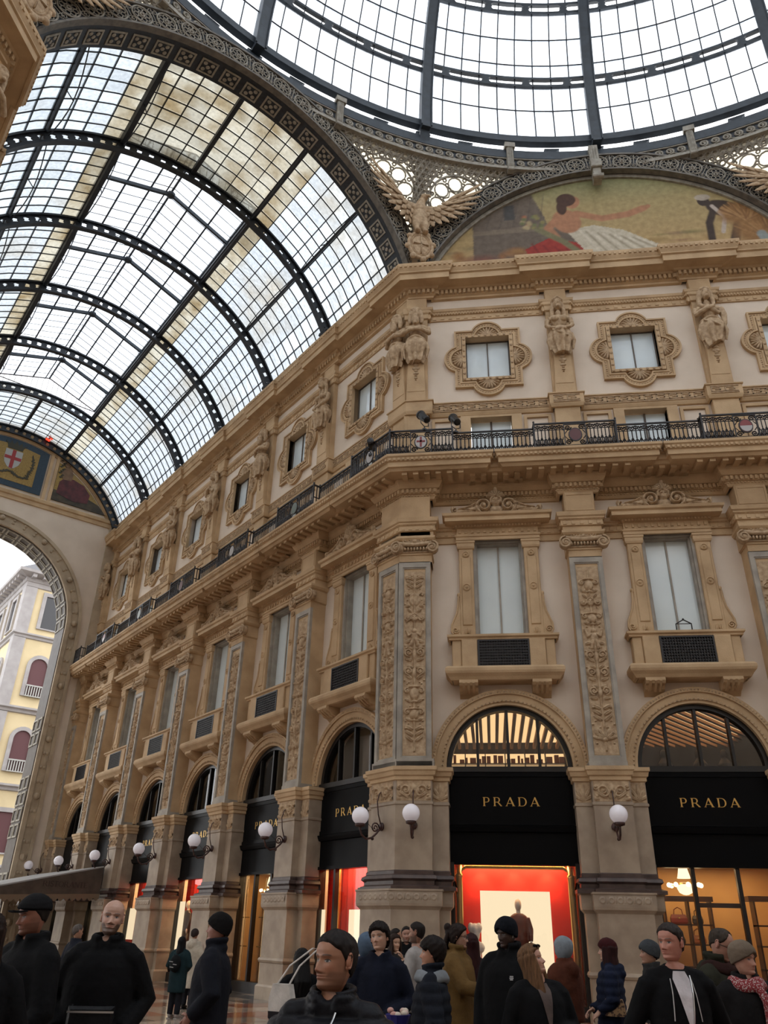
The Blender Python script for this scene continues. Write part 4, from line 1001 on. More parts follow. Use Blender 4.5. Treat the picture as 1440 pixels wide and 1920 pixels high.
# pendentives: pierced cast iron filled with frosted glass
def pend(phi,v):
    """surface between arch crown line and drum; phi 0 = middle of side, rad(22.5)=corner"""
    x=17.25*math.tan(min(abs(phi),rad(22.5)))*(1 if phi>=0 else -1)
    z=ZA+math.sqrt(max(.01,(RO+.02)**2-min(abs(x),RO)**2)) if abs(x)<RO else 22
    z=max(z,23.4)
    lo=ap(x,z,.12); azd=phi; hi=Vector((DOME.x+(DR+.05)*math.sin(azd),DOME.y+(DR+.05)*math.cos(azd),DOME.z-1.6))
    return lo.lerp(hi,v),lo,hi
def on_pend(u,w):
    """u metres along the drum from the side middle, w metres below the drum"""
    phi=u/17.4; p,lo,hi=pend(phi,1); L=(hi-lo).length
    if w>L: return None
    return hi+(lo-hi)*(w/L)
def pend_tube(mb,pts,r):
    seg=[]
    for (u,w) in pts:
        q=on_pend(u,w) if w>=0 else None
        if q is None:
            if len(seg)>1: mb.tube(seg,r,4,False)
            seg=[]
        else: seg.append(q)
    if len(seg)>1: mb.tube(seg,r,4,False)
def pendentive_meshes(sg):
    g=MB(); nu,nv=24,10
    def fn(a,b): 
        phi=sg*rad(3+19.4*a); p,lo,hi=pend(phi,b); return p+(Vector((p.x,p.y,0))-Vector((OCT.x,OCT.y,0))).normalized()*.05
    g.sheet(fn,nu,nv); gm=g.mesh('frosted_glass',M['frost'])
    t=MB(); U=sg*5.35; W=1.55
    circ=lambda cu,cw,r,n:[(cu+r*math.cos(2*PI*i/n),cw+r*math.sin(2*PI*i/n)) for i in range(n+1)]
    # eight pointed star with eight petals
    star=[(U+(.58 if i%2==0 else .42)*math.cos(PI*i/8+.2),W+(.58 if i%2==0 else .42)*math.sin(PI*i/8+.2)) for i in range(17)]
    pend_tube(t,star,.034)
    for q in range(8):
        a=2*PI*q/8+.2+PI/8; cu,cw=U+.78*math.cos(a),W+.78*math.sin(a); pend_tube(t,circ(cu,cw,.27,12),.034)
        a2=a+PI/8
        for rr_ in (.62,.82,1.02): pend_tube(t,circ(U+rr_*math.cos(a2),W+rr_*math.sin(a2),.07,6),.035)
    pend_tube(t,circ(U,W,1.12,28),.05); pend_tube(t,circ(U,W,1.3,28),.03)
    # infill of rings
    rr_=.125; iy=0; w=.1
    while w<5.2:
        u=.9+(rr_ if iy%2 else 0)
        while u<7.25:
            if math.hypot(u-abs(U),w-W)>1.22: pend_tube(t,circ(sg*u,w,rr_*.9,6),.045 if w>.55 else .05)
            u+=rr_*2
        w+=rr_*1.75; iy+=1
    # scrolls under the drum
    for q in range(16): pend_tube(t,[(sg*(.7+.42*q)+x,.26+z) for x,z in spir(0,0,.2,1.4,PI/2,sg,14)],.034)
    return gm,t.mesh('iron_tracery',M['castgrey'])
PMs={sg:pendentive_meshes(sg) for sg in (-1,1)}
def pendentive(k,sg,label):
    root=empty('pendentive',(0,0,0),label=label,cat='tracery',group='pierced iron pendentives with star rosettes',kind='structure'); root.matrix_world=rotz(-k*PI/4)
    obj('frosted_glass',PMs[sg][0],root); obj('iron_tracery',PMs[sg][1],root)
pendentive(-1,1,'pierced iron pendentive with star rosette left of the stone eagle')
pendentive(0,-1,'pierced iron pendentive with star rosette right of the stone eagle')
pendentive(0,1,'pierced iron pendentive with star rosette at the right edge of the view')
pendentive(-1,-1,'pierced iron pendentive at the top left of the glass vault')
pendentive(-2,1,'pierced iron pendentive above the far octagon face')
# plate closing the outside of the drum
mb=MB(); mb.loft([[(q_*math.sin(2*PI*i/96),q_*math.cos(2*PI*i/96),z) for q_,z in ((DR+.4,-1.6),(DR+.4,-1.5),(DR+6,-1.5),(DR+6,-1.6))] for i in range(97)],False) if False else None
# posts that carry the dome ribs down to the corners
for k,lb in ((-1,'slate blue iron post behind the stone eagle carrying a dome rib'),(1,'slate blue iron post carrying a dome rib at the right edge'),(-3,'slate blue iron post carrying a dome rib over the far face')):
    az=k*PI/8; mb=MB(); hi=Vector((DOME.x+(DR-.15)*math.sin(az),DOME.y+(DR-.15)*math.cos(az),29.4)); lo=Vector((OCT.x+18.72*math.sin(az),OCT.y+18.72*math.cos(az),24.4)); tv=Vector((math.cos(az),-math.sin(az),0)); nv=Vector((math.sin(az),math.cos(az),0))
    mb.loft([[c+tv*w-nv*d,c+tv*w+nv*d,c-tv*w+nv*d,c-tv*w-nv*d] for c,w,d in ((lo,.15,.2),(hi,.2,.25))]); mb.box(0,0,0,0,0,0) if False else None
    mb.build('dome_post',M['beam'],label=lb,cat='post',kind='structure')
# ================================================================== END WALL, STREET, LUNETTE
class Paint:
    """flat painting kept as vertex colours on a fine grid cut to the lunette shape"""
    def __init__(s,xs,zs): s.X=xs; s.Z=zs; s.C=np.zeros(xs.shape+(3,))
    def fill(s,c): s.C[:]=c; return s
    def mix(s,m,c): m=np.clip(m,0,1)[...,None]; s.C=s.C*(1-m)+np.array(c)*m; return s
    def ell(s,cx,cz,rx,rz,c,a=0,soft=.12,al=1):
        u=((s.X-cx)*math.cos(a)+(s.Z-cz)*math.sin(a))/rx; v=(-(s.X-cx)*math.sin(a)+(s.Z-cz)*math.cos(a))/rz
        return s.mix(al*(1-np.sqrt(u*u+v*v))/soft,c)
    def line(s,pts,r,c,soft=.35,al=1):
        m=np.zeros_like(s.X)
        for (x0,z0),(x1,z1) in zip(pts[:-1],pts[1:]):
            dx,dz=x1-x0,z1-z0; t=np.clip(((s.X-x0)*dx+(s.Z-z0)*dz)/(dx*dx+dz*dz+1e-9),0,1)
            d=np.hypot(s.X-x0-t*dx,s.Z-z0-t*dz); m=np.maximum(m,(1-d/r)/soft)
        return s.mix(np.clip(m,0,1)*al,c)
    def poly(s,pts,c,al=1):
        ins=np.zeros(s.X.shape,bool); n=len(pts)
        for i in range(n):
            (x0,z0),(x1,z1)=pts[i],pts[(i+1)%n]
            if z0==z1: continue
            cond=((s.Z>z0)!=(s.Z>z1))&(s.X<(x1-x0)*(s.Z-z0)/(z1-z0)+x0); ins^=cond
        return s.mix(ins*float(al),c)
    def mesh(s,name,mat,P):
        nz,nx=s.X.shape; V=[tuple(P(x,z)) for x,z in zip(s.X.ravel(),s.Z.ravel())]; F=[(j*nx+i,j*nx+i+1,(j+1)*nx+i+1,(j+1)*nx+i) for j in range(nz-1) for i in range(nx-1)]
        me=bpy.data.meshes.new(name); me.from_pydata(V,[],F); me.materials.append(mat); at=me.color_attributes.new('Col','FLOAT_COLOR','POINT')
        at.data.foreach_set('color',np.concatenate([s.C.reshape(-1,3),np.ones((nx*nz,1))],1).astype(np.float32).ravel()); me.update(); return me
M['fresco']=pbr('fresco',(1,1,1),.8,c2=(.78,.76,.74),scale=5,attr='Col')
# lunette on the diagonal face
RL=7.02; z0=22.72; nz,nx=110,300
zz=np.linspace(0,1,nz)[:,None]**.9*(ZA+RL-.01-z0)+z0; hw=np.sqrt(np.maximum(1e-6,RL**2-(zz-ZA)**2)); xx=np.linspace(-1,1,nx)[None,:]*hw; zz=np.repeat(zz,nx,1)
p=Paint(xx,zz); t=((zz-z0)/4.6)[...,None]
p.C=np.array((.50,.33,.15))*(1-np.clip(t*1.0,0,1))+np.array((.34,.29,.13))*np.clip(t*1.0,0,1)
p.mix(np.clip((zz-26.0)/1.4,0,1)*.55,(.20,.25,.13))
rp=random.Random(5)
for q in range(60): p.ell(rp.uniform(-6.5,6.5),rp.uniform(23,24.2),rp.uniform(.2,.7),rp.uniform(.05,.18),(rp.uniform(.2,.34),rp.uniform(.14,.2),rp.uniform(.06,.11)),0,.6,.5)
p.mix(np.clip((23.35-zz)/.3,0,1)*.7,(.20,.13,.07))
p.poly([(-4.9,22.7),(-4.9,25.6),(-4.1,26.7),(-2.65,26.9),(-2.2,25.5),(-2.1,24.9),(-1.0,24.9),(-.6,24.2),(-.6,22.7)],(.15,.115,.085))
p.poly([(-4.9,25.0),(-2.15,25.15),(-1.2,25.0),(-1.2,24.85),(-4.9,24.8)],(.20,.155,.11)); p.poly([(-3.7,25.5),(-3.3,25.5),(-3.3,26.3),(-3.7,26.3)],(.07,.065,.06))
for q in range(6): p.line([(-4.9+.5*q,25.1),(-4.4+.45*q,26.8)],.02,(.09,.075,.06),.5,.7)
for q in range(24): p.ell(rp.uniform(-5.6,-2.0),rp.uniform(22.9,23.9),rp.uniform(.2,.6),rp.uniform(.12,.35),(rp.uniform(.26,.36),rp.uniform(.12,.17),.05),rp.uniform(-.5,.5),.7,.6)
p.ell(-4.6,23.4,.9,.5,(.22,.075,.05),0,.5,.6)
# a seated allegorical figure in pale and red drapery
_X,_Z=p.X,p.Z; p.X=-.1+(p.X+.45)/1.28; p.Z=22.7+(p.Z-22.7)/1.22
red=(.33,.035,.022); p.poly([(-2.1,23.7),(-1.4,24.1),(-.3,23.7),(.7,23.2),(1.5,22.9),(1.4,22.7),(-1.9,22.7)],red)
for q in range(9): p.line([(-1.9+.32*q,23.9-.1*q),(-1.4+.34*q,22.8)],.05,(.18,.015,.015),.8,.7)
cr=(.56,.50,.38); p.poly([(-.9,24.35),(-.1,24.5),(.7,24.2),(1.6,23.5),(2.5,23.0),(1.9,22.75),(.4,22.85),(-.3,23.2)],cr)
for q in range(11): p.line([(-.5+.16*q,24.3-.05*q),(.2+.2*q,22.95)],.05,(.30,.25,.17) if q%2 else (.68,.62,.5),.8,.75)
sk=(.42,.20,.105); p.ell(-.85,24.75,.42,.55,sk,.3); p.ell(-.62,25.55,.22,.29,sk,-.2); p.ell(-.80,25.68,.30,.30,(.075,.035,.02),.2); p.ell(-.95,25.35,.16,.32,(.075,.035,.02))
p.line([(-.55,25.05),(.15,24.75),(.9,24.85),(1.35,25.05)],.15,sk); p.line([(-1.1,24.9),(-1.4,24.5),(-1.2,24.1)],.15,sk); p.ell(1.45,25.1,.14,.08,sk,.4)
for q in range(18): p.ell(-1.75+rp.uniform(-.4,.4),24.75+rp.uniform(-.35,.35),.10,.10,rp.choice([(.25,.22,.08),(.42,.33,.18),(.35,.14,.07),(.16,.17,.07)]),0,.6)
p.line([(-1.7,24.5),(-1.0,23.9),(-.5,23.3)],.12,(.20,.18,.09))
# a stooping harvester among sheaves
p.X=4.1+(_X-4.0)/1.15
dk=(.055,.035,.024); p.ell(4.3,24.75,.62,.36,dk,-.45); p.ell(3.72,25.15,.20,.24,dk); p.ell(3.72,25.3,.26,.14,(.45,.38,.30)); p.line([(4.0,24.8),(3.75,24.2),(3.72,23.5)],.14,dk); p.line([(4.8,24.7),(4.6,24.1),(4.4,23.5)],.17,dk); p.line([(3.95,24.9),(4.25,24.4),(4.1,23.8)],.08,(.5,.42,.36))
for cx,cz,w,h in ((5.5,23.9,1.3,.95),(6.3,23.6,1.0,.9),(4.9,24.6,1.0,.55)):
    p.ell(cx,cz,w,h,(.30,.155,.055),.3,.35)
    for q in range(26): 
        a=rp.uniform(.4,2.7); p.line([(cx+.1*rp.uniform(-1,1),cz-h*.7),(cx+w*.9*math.cos(a),cz-h*.6+h*1.5*math.sin(a))],.04,rp.choice([(.44,.25,.10),(.22,.105,.04),(.38,.2,.075)]),.8,.8)
p.line([(5.2,23.6),(5.3,23.3)],.18,(.30,.34,.33))
p.X,p.Z=_X,_Z
lun=obj('mural',p.mesh('mural',M['fresco'],lambda x,z:ap(x,z,.0)),label='painted lunette with a reclining draped figure, masonry and wheat sheaves',cat='mural')
mb=MB(); n=60
vs=[ap(RL*1.01*math.sin(-1.2+2.4*i/n),ZA+RL*1.03*math.cos(-1.2+2.4*i/n),-.05) for i in range(n+1)]+[ap(RL*1.01*math.sin(-1.2+2.4*i/n),22.0,-.05) for i in range(n+1)]
mb.add(vs,[(i,i+n+1,i+n+2,i+1) for i in range(n)])
vs=[ap(7.05*(-1+2*i/n),ZA+8.4*math.cos(.8*(-1+2*i/n)),-.3) for i in range(n+1)]+[ap(7.05*(-1+2*i/n),22.0,-.3) for i in range(n+1)]
mb.add(vs,[(i,i+n+1,i+n+2,i+1) for i in range(n)]); mb.build('wall_lunette',M['plaster'],label='plastered wall behind the painted lunette',cat='wall',kind='structure')
mb=MB(); aband(mb,RL-.02,RL+.16,-.02,.08,-AMAX,AMAX,60); mb.build('lunette_frame',M['castgrey'],lun)
mb=MB(); aband(mb,RL+.15,RI+.02,-.1,.02,-AMAX,AMAX,60); mb.build('lunette_rebate',M['iron'],lun)
# carved key bracket at the crown
mb=MB(); mb.M=Matrix.Translation(ap(-.15,0,.3)); mb.cbox(-.2,.2,-.32,.1,27.35,27.75,.03); mb.cbox(-.15,.15,-.22,.1,26.75,27.4,.03); mb.tube([(-.2,-.25,26.85),(.2,-.25,26.85)],.1,8); mb.cbox(-.17,.17,-.16,.1,27.7,28.75,.03)
for q in range(3): mb.tube([(-.1+.1*q,-.17,27.8),(-.1+.1*q,-.17,28.6)],.03,5)
mb.build('key_bracket',M['castgrey'],label='carved pale key bracket at the crown of the lunette arch',cat='bracket')

# ---- end wall of the arm with its triumphal arch
def EF(t,z,d=0): return VF(t,z,SEND+d)
AZ=16.5; AR1=5.1; TW=1.7
M['endstone']=pbr('greyish_beige_stone',(.50,.40,.28),.8,c2=(.38,.30,.21),scale=1.5)
mb=MB(); n=48
def topz(t): return ZC+math.sqrt(max(.5,7.95**2-(t-TC)**2)) if abs(t-TC)<7.4 else 22.5
cols=[TC-7.4+14.8*i/n for i in range(n+1)]
def openz(t): return AZ+math.sqrt(max(0,AR1**2-(t-TC)**2)) if abs(t-TC)<AR1 else 0
ts=sorted(set([TC-7.6,TC-7.0,TC-6.2,TC-AR1-1e-4]+[TC+AR1*math.sin(-PI/2+PI*i/40) for i in range(41)]+[TC+AR1+1e-4,TC+6.2,TC+7.0,TC+7.6]))
for a,b in zip(ts[:-1],ts[1:]):
    for d,sgn in ((0,1),(TW,-1)):
        q=[EF(a,openz(a) ,d),EF(b,openz(b),d),EF(b,topz(b),d),EF(a,topz(a),d)]; mb.add(q,[(0,1,2,3)] if sgn<0 else [(3,2,1,0)])
endw=mb.build('wall_end',M['plaster'],label='end wall of the arm with a tall arch open to the street',cat='wall',kind='structure')
def eband(mb,r0,r1,d0,d1,a0=-PI/2,a1=PI/2,n=40,zc=AZ,tc=TC): mb.loft([[EF(tc+r*math.sin(a0+(a1-a0)*i/n),zc+r*math.cos(a0+(a1-a0)*i/n),d) for r,d in ((r0,d0),(r1,d0),(r1,d1),(r0,d1))] for i in range(n+1)])
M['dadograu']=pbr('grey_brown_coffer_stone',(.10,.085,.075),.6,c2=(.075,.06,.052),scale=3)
mb=MB(); eband(mb,5.06,5.28,-.16,TW+.05); eband(mb,5.28,5.70,-.08,.05); eband(mb,5.68,5.86,-.18,.05)
for sg in (-1,1):
    for r0,r1,d0,d1 in ((5.06,5.28,-.16,.05),(5.28,5.70,-.08,.05),(5.68,5.86,-.18,.05)):
        x0,x1=sorted((TC+sg*r0,TC+sg*r1)); mb.loft([[EF(x0,z,d0),EF(x1,z,d0),EF(x1,z,d1),EF(x0,z,d1)] for z in (0,AZ)])
mb.build('archivolt',M['endstone'],endw)
mb=MB()
for q in range(26):
    a=-PI/2+PI*(q+.5)/26; c=EF(TC+5.49*math.sin(a),AZ+5.49*math.cos(a),-.1)
    if q%4==0: mb.ball(c,(.17,.17,.17),8,6)
    else:
        for r in (5.40,5.58): mb.ball(EF(TC+r*math.sin(a),AZ+r*math.cos(a),-.08),.09,6,4)
for sg in (-1,1):
    for q in range(22):
        z=AZ-.4-.72*q
        if z<.5: break
        if q%4==0: mb.ball(EF(TC+sg*5.49,z,-.1),.17,8,6)
        else:
            for r in (5.40,5.58): mb.ball(EF(TC+sg*r,z,-.08),.09,6,4)
mb.build('archivolt_relief',M['endstone'],endw)
# coffered intrados and jambs
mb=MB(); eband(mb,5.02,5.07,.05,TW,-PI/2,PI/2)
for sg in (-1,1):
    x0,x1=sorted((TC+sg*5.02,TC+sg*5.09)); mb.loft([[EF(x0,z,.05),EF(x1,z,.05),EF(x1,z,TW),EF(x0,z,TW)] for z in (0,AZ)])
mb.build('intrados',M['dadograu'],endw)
mb=MB(); mb.ringprism(rect(.36,-.33,.33),rect(.27,-.24,.24),-.05,0); me_k=mb.mesh('coffer',M['castgrey'])
for sg in (-1,1):
    for q in range(10):
        for e,d in enumerate((.45,1.27)):
            if sg>0: continue      # the far jamb cannot be seen
            z=1.2+.78*(q%4)+4.6*(q//4)
            if z>AZ: continue
            o=obj('coffer',me_k,endw); c=EF(TC+sg*5.02,z,d); o.matrix_basis=Matrix((D2,E2*-1,Vector((0,0,1)))).transposed().to_4x4() if False else Matrix((D2,-E2,Vector((0,0,1)))).transposed().to_4x4(); o.location=c
for q in range(14):
    a=-PI/2+PI*(q+.5)/20
    for d in (.45,1.27):
        o=obj('coffer',me_k,endw); nrm=E2*math.sin(a)+Vector((0,0,1))*math.cos(a); tg=E2*math.cos(a)-Vector((0,0,1))*math.sin(a)
        o.matrix_basis=Matrix((D2,nrm,-tg)).transposed().to_4x4(); o.location=VF(TC,AZ,SEND)+nrm*5.02+D2*d
# string under the mosaics and the ribs between them
mb=MB(); mb.loft([[EF(t,z,d) for d,z in ((0,23.25),(-.08,23.27),(-.08,23.5),(-.16,23.55),(-.18,23.72),(-.1,23.8),(0,23.8))] for t in (.1,14.2)]); mb.build('string_course',M['stone'],endw)
mb=MB(); eband(mb,7.15,7.5,-.12,.05,-1.15,1.15,48,ZC); eband(mb,7.0,7.16,-.06,.05,-1.15,1.15,48,ZC); 
for t in (TC-2.15,TC-2.50,TC+2.15,TC+2.5): mb.loft([[EF(t-.09,z,-.1),EF(t+.09,z,-.1),EF(t+.09,z,.05),EF(t-.09,z,.05)] for z in (23.5,27.2)])
mb.build('mosaic_frame',M['stone'],endw)
mb=MB()
for t in (.45,13.85): mb.loft([[EF(t-.35,z,-.12),EF(t+.35,z,-.12),EF(t+.35,z,.05),EF(t-.35,z,.05)] for z in (0,23.3)])
mb.build('end_pilasters',M['endstone'],endw)
# iron edge of the vault on the wall
# emblem mosaic
emb=empty('emblem_mosaic',EF(TC,25.8,-.05),label='gold mosaic with red cross shield, crown and laurel in a blue border',cat='mosaic')
emb.rotation_euler[2]=PI/4
# local: x to viewer right = -E2 direction
emb.matrix_world=Matrix((-E2,D2,Vector((0,0,1)))).transposed().to_4x4(); emb.location=EF(TC,0,-.06)
M['goldmos']=pbr('gold_mosaic',(.36,.235,.055),.45,c2=(.25,.15,.03),scale=14); M['bluemos']=pbr('dark_blue_mosaic',(.012,.032,.055),.5,c2=(.02,.045,.07),scale=10)
M['mosred']=pbr('red_mosaic',(.33,.03,.03),.5); M['moswhite']=pbr('white_mosaic',(.42,.42,.40),.5); M['mosdark']=pbr('dark_green_mosaic',(.045,.04,.022),.6)
M['mosrobe']=pbr('crimson_mosaic',(.115,.022,.026),.6,c2=(.055,.012,.014),scale=3); M['mosskin']=pbr('flesh_mosaic',(.22,.13,.07),.6,c2=(.15,.085,.045),scale=5); M['mosearth']=pbr('umber_mosaic',(.075,.058,.036),.7,c2=(.035,.03,.022),scale=3)
def lz(x): return ZC+math.sqrt(6.98**2-x*x)
mb=MB(); xs=[-1.95+3.9*i/16 for i in range(17)]; mb.prism([(xs[0],24.0),(xs[-1],24.0)]+[(x,lz(x)-.06) for x in xs[::-1]],-.02,.02); mb.build('blue_border',M['bluemos'],emb)
mb=MB(); mb.prism([(-1.42,24.35),(1.42,24.35)]+[(x,min(26.75,lz(x)-.45)) for x in (1.42,.7,0,-.7,-1.42)],-.035,.02); mb.build('gold_ground',M['goldmos'],emb)
mb=MB(); mb.prism([(-.48,26.35),(-.48,25.75),(-.40,25.45),(-.2,25.2),(0,25.1),(.2,25.2),(.40,25.45),(.48,25.75),(.48,26.35)],-.05,0); mb.build('shield',M['moswhite'],emb)
mb=MB(); mb.box(-.10,.10,-.06,0,25.15,26.35); mb.box(-.46,.46,-.0605,0,25.72,25.92); mb.build('cross',M['mosred'],emb)
mb=MB(); mb.prism([(-.42,26.42),(.42,26.42),(.45,26.6),(.62,26.85),(.36,26.72),(.3,26.95),(.14,26.72),(0,27.0),(-.14,26.72),(-.3,26.95),(-.36,26.72),(-.62,26.85),(-.45,26.6)],-.05,0); mb.build('crown',M['mosdark'],emb)
rp=random.Random(2)
for sg in (-1,1):
    mb=MB()
    for q in range(26):
        f=q/25; cx=sg*(1.05+.12*math.sin(f*7)) if f<.55 else sg*(1.05-(f-.55)*2.2); cz=26.3-f*2.6 if f<.55 else 24.85-.12*math.sin((f-.55)*9)
        a=rp.uniform(0,PI); mb.prism([(cx+.14*math.cos(a+t)*(1 if k%2==0 else .4),cz+.14*math.sin(a+t)*(1 if k%2==0 else .4)) for k,t in enumerate((0,PI/2,PI,3*PI/2))],-.05-.0004*q,0)
    mb.build('laurel_branch',M['mosdark'],emb)
# side mosaics: a seated robed figure, kept generic
def side_mosaic(sg,label):
    e=empty('figure_mosaic',(0,0,0),label=label,cat='mosaic'); e.matrix_world=emb.matrix_world.copy(); e.location=EF(TC,0,-.06)
    def P(l): return [(sg*x,z) for x,z in (l if sg>0 else l[::-1])]
    xs=[2.62+3.5*i/18 for i in range(19)]
    mb=MB(); mb.prism(P([(2.62,24.0),(6.05,24.0)]+[(x,max(24.0,lz(x)-.12)) for x in xs[::-1] if lz(x)-.12>24.02]),-.02,.02); mb.build('gold_ground',M['goldmos'],e)
    mb=MB(); mb.prism(P([(2.62,24.0),(5.9,24.0),(5.4,24.5),(4.6,24.75),(3.6,24.6),(2.62,24.7)]),-.03,.02); mb.build('ground',M['mosearth'],e)
    mb=MB(); mb.prism(P([(2.8,24.5),(3.9,24.25),(4.7,24.4),(4.75,25.0),(4.3,25.5),(3.6,25.7),(3.1,25.6),(2.85,25.3)]),-.04,.02); mb.build('robe',M['mosrobe'],e)
    mb=MB(); mb.prism(P([(3.0,25.5),(3.5,25.55),(3.55,26.0),(3.35,26.4),(3.0,26.35),(2.85,25.9)]),-.045,.02); mb.prism(P([(3.12+.2*math.cos(a),26.6+.24*math.sin(a)) for a in [2*PI*k/10 for k in range(10)]]),-.05,.02); mb.build('figure',M['mosskin'],e)
    mb=MB(); mb.prism(P([(2.95,26.6),(3.0,26.9),(3.2,26.95),(3.4,26.75),(3.3,26.7),(3.1,26.8)]),-.055,.02)
    for q in range(10): 
        x,z=2.85+.1*math.sin(q*2.1),25.6+.14*q; mb.prism(P([(x-.12,z),(x,z-.05),(x+.1,z+.04),(x,z+.1)]),-.05-.0006*q,.02)
    mb.build('foliage',M['mosdark'],e)
side_mosaic(1,'gold mosaic of a seated crimson robed figure right of the emblem')
# ---- building across the street
M['yellow']=pbr('pale_yellow_render',(.70,.58,.36),.85,c2=(.62,.51,.31),scale=.8); M['greytrim']=pbr('pale_grey_stucco',(.40,.38,.38),.8,c2=(.33,.31,.31),scale=1.5); M['shutter']=pbr('maroon_blind',(.10,.035,.04),.6); M['slate']=pbr('slate_roof',(.12,.12,.13),.7); M['darkwin']=pbr('dark_street_window',(.03,.03,.035),.15)
BD=empty('street_building',VF(1.0,0,46),label='pale yellow corner building with grey stucco trim seen through the arch',cat='building'); BD.rotation_euler=(0,0,0)
BD.matrix_world=Matrix((-E2,D2,Vector((0,0,1)))).transposed().to_4x4(); BD.location=VF(1.0,0,46)
# local x to the right (facing front), y away
mb=MB(); mb.box(0,14,0,22,0,25.6); mb.build('walls',M['yellow'],BD)
mb=MB()
for z,h,o in ((4.6,.5,.35),(9.9,.45,.4),(15.3,.45,.4),(20.9,.4,.3),(25.0,.7,.3)): sweep(mb,[(0,22),(0,0),(14,0)],[(0,z),(o*.4,z+.05),(o*.5,z+h*.5),(o,z+h*.7),(o,z+h),(0,z+h+.05)])
sweep(mb,[(0,22),(0,0),(14,0)],[(0,25.3),(.25,25.4),(.3,25.7),(1.0,25.9),(1.05,26.1),(0,26.2)]); row(mb,[(0,22),(0,0),(14,0)],.25,.6,25.6,25.85,.3,.5)
mb.build('cornices',M['greytrim'],BD)
def strip(*q): box_=MB(); box_.box(*q); box_.build('pilaster_strip',M['greytrim'],BD)
for z0_,z1_ in ((5.1,9.9),(10.4,15.3),(15.8,20.9),(21.3,25.0)):
    strip(-.15,.75,-.15,.8,z0_,z1_); strip(3.6,4.3,-.15,.1,z0_,z1_)
    for y in (4.2,8.4,12.6): strip(-.15,.1,y,y+.8,z0_,z1_)
mb=MB(); mb.add([(-.9,-.9,26.15),(15,-.9,26.15),(15,23,26.15),(-.9,23,26.15),(2.5,2.5,29),(12,2.5,29),(12,20,29),(2.5,20,29)],[(0,1,5,4),(1,2,6,5),(2,3,7,6),(3,0,4,7),(4,5,6,7)]); mb.build('roof',M['slate'],BD)
def bwin(face,c,z,arched,k):
    w=.62; Tm=Matrix.Identity(4) if face=='f' else Matrix.Rotation(-PI/2,4,'Z')
    out=[(-w,z),(w,z)]+[(w*math.cos(a),z+2.3+w*math.sin(a)) for a in [PI*i/10 for i in range(11)]] if arched else rect(w,z,z+2.6)
    oo=[(-w-.28,z-.0),(w+.28,z-.0)]+[((w+.28)*math.cos(a),z+2.3+(w+.28)*math.sin(a)) for a in [PI*i/10 for i in range(11)]] if arched else rect(w+.28,z-.1,z+2.9)
    loc=Vector((c,-.02,0)) if face=='f' else Vector((-.02,c,0))
    def put(mb,nm,mt,par): o=mb.build(nm,mt,par); return o
    f=empty('window',loc,0 if face=='f' else -PI/2,BD)
    mb=MB(); mb.ringprism(oo,out,-.14,.05); mb.build('window_frame',M['greytrim'],f)
    mb=MB(); mb.prism(out,-.03,.04); mb.build('pane',M['shutter'] if k else M['darkwin'],f)
    if arched:
        mb=MB(); mb.box(-w,w,-.25,-.12,z+.75,z+.85); mb.box(-w,w,-.25,-.12,z-.02,z+.05)
        for q in range(7): mb.box(-w+.05+.18*q,-w+.13+.18*q,-.22,-.14,z,z+.8)
        mb.build('balustrade',M['moswhite'],f)
for z,ar,k in ((21.9,False,0),(16.6,True,1),(11.2,True,1),(5.9,False,1)):
    for c in (2.2,5.6,9.0): bwin('f',c,z,ar,k)
    for c in (2.5,6.7,10.9): bwin('s',c,z,ar,0)
mb=MB(); 
mb.box(.5,12,-.3,-.05,2.6,3.6); mb.build('shop_sign_band',M['brown'],BD)
mb=MB(); mb.box(.6,12,-.06,-.02,.3,2.5); mb.build('shop_window',emis('street_shop_glow',(1,.55,.2),.5),BD)
# distant street fronts beyond the arch
mb=MB(); mb.box(0,40,0,12,0,21); o=mb.build('street_block',M['yellow'],label='farther pale street front beyond the arch',cat='building'); o.matrix_world=BD.matrix_world.copy(); o.location=VF(22,0,70)
# ================================================================== BALCONY RAILINGS, LAMPS, STATUES
mb=MB(); U=.235
mb.tube([(0,0,.04),(0,0,.82)],.017,4); mb.tube([(-U/2,0,.04),(-U/2,0,.62)],.017,4)
mb.tube([(-U/2+U/2*(1-math.cos(PI*i/8)),0,.62+.10*math.sin(PI*i/8)) for i in range(9)],.020,4)
mb.tube([(.055*math.cos(2*PI*i/8),0,.755+.055*math.sin(2*PI*i/8)) for i in range(9)],.022,4,False)
for sg in (-1,1):
    mb.tube([(0,0,.10),(sg*.06,0,.20),(sg*.045,0,.28),(0,0,.36)],[.018,.032,.026,.010],5); mb.tube([(x,0,z) for x,z in spir(sg*.06,.12,.055,1.2,PI/2,-sg,8)],.020,4); mb.tube([(sg*.02,0,.22),(sg*.085,0,.30),(sg*.10,0,.38)],[.012,.02,.008],4)
    mb.tube([(sg*U/2,0,.72),(sg*.08,0,.80)],.022,4)
mb.ball((0,0,.40),(.022,.022,.05),6,5); me_bal=mb.mesh('baluster',M['rail'])
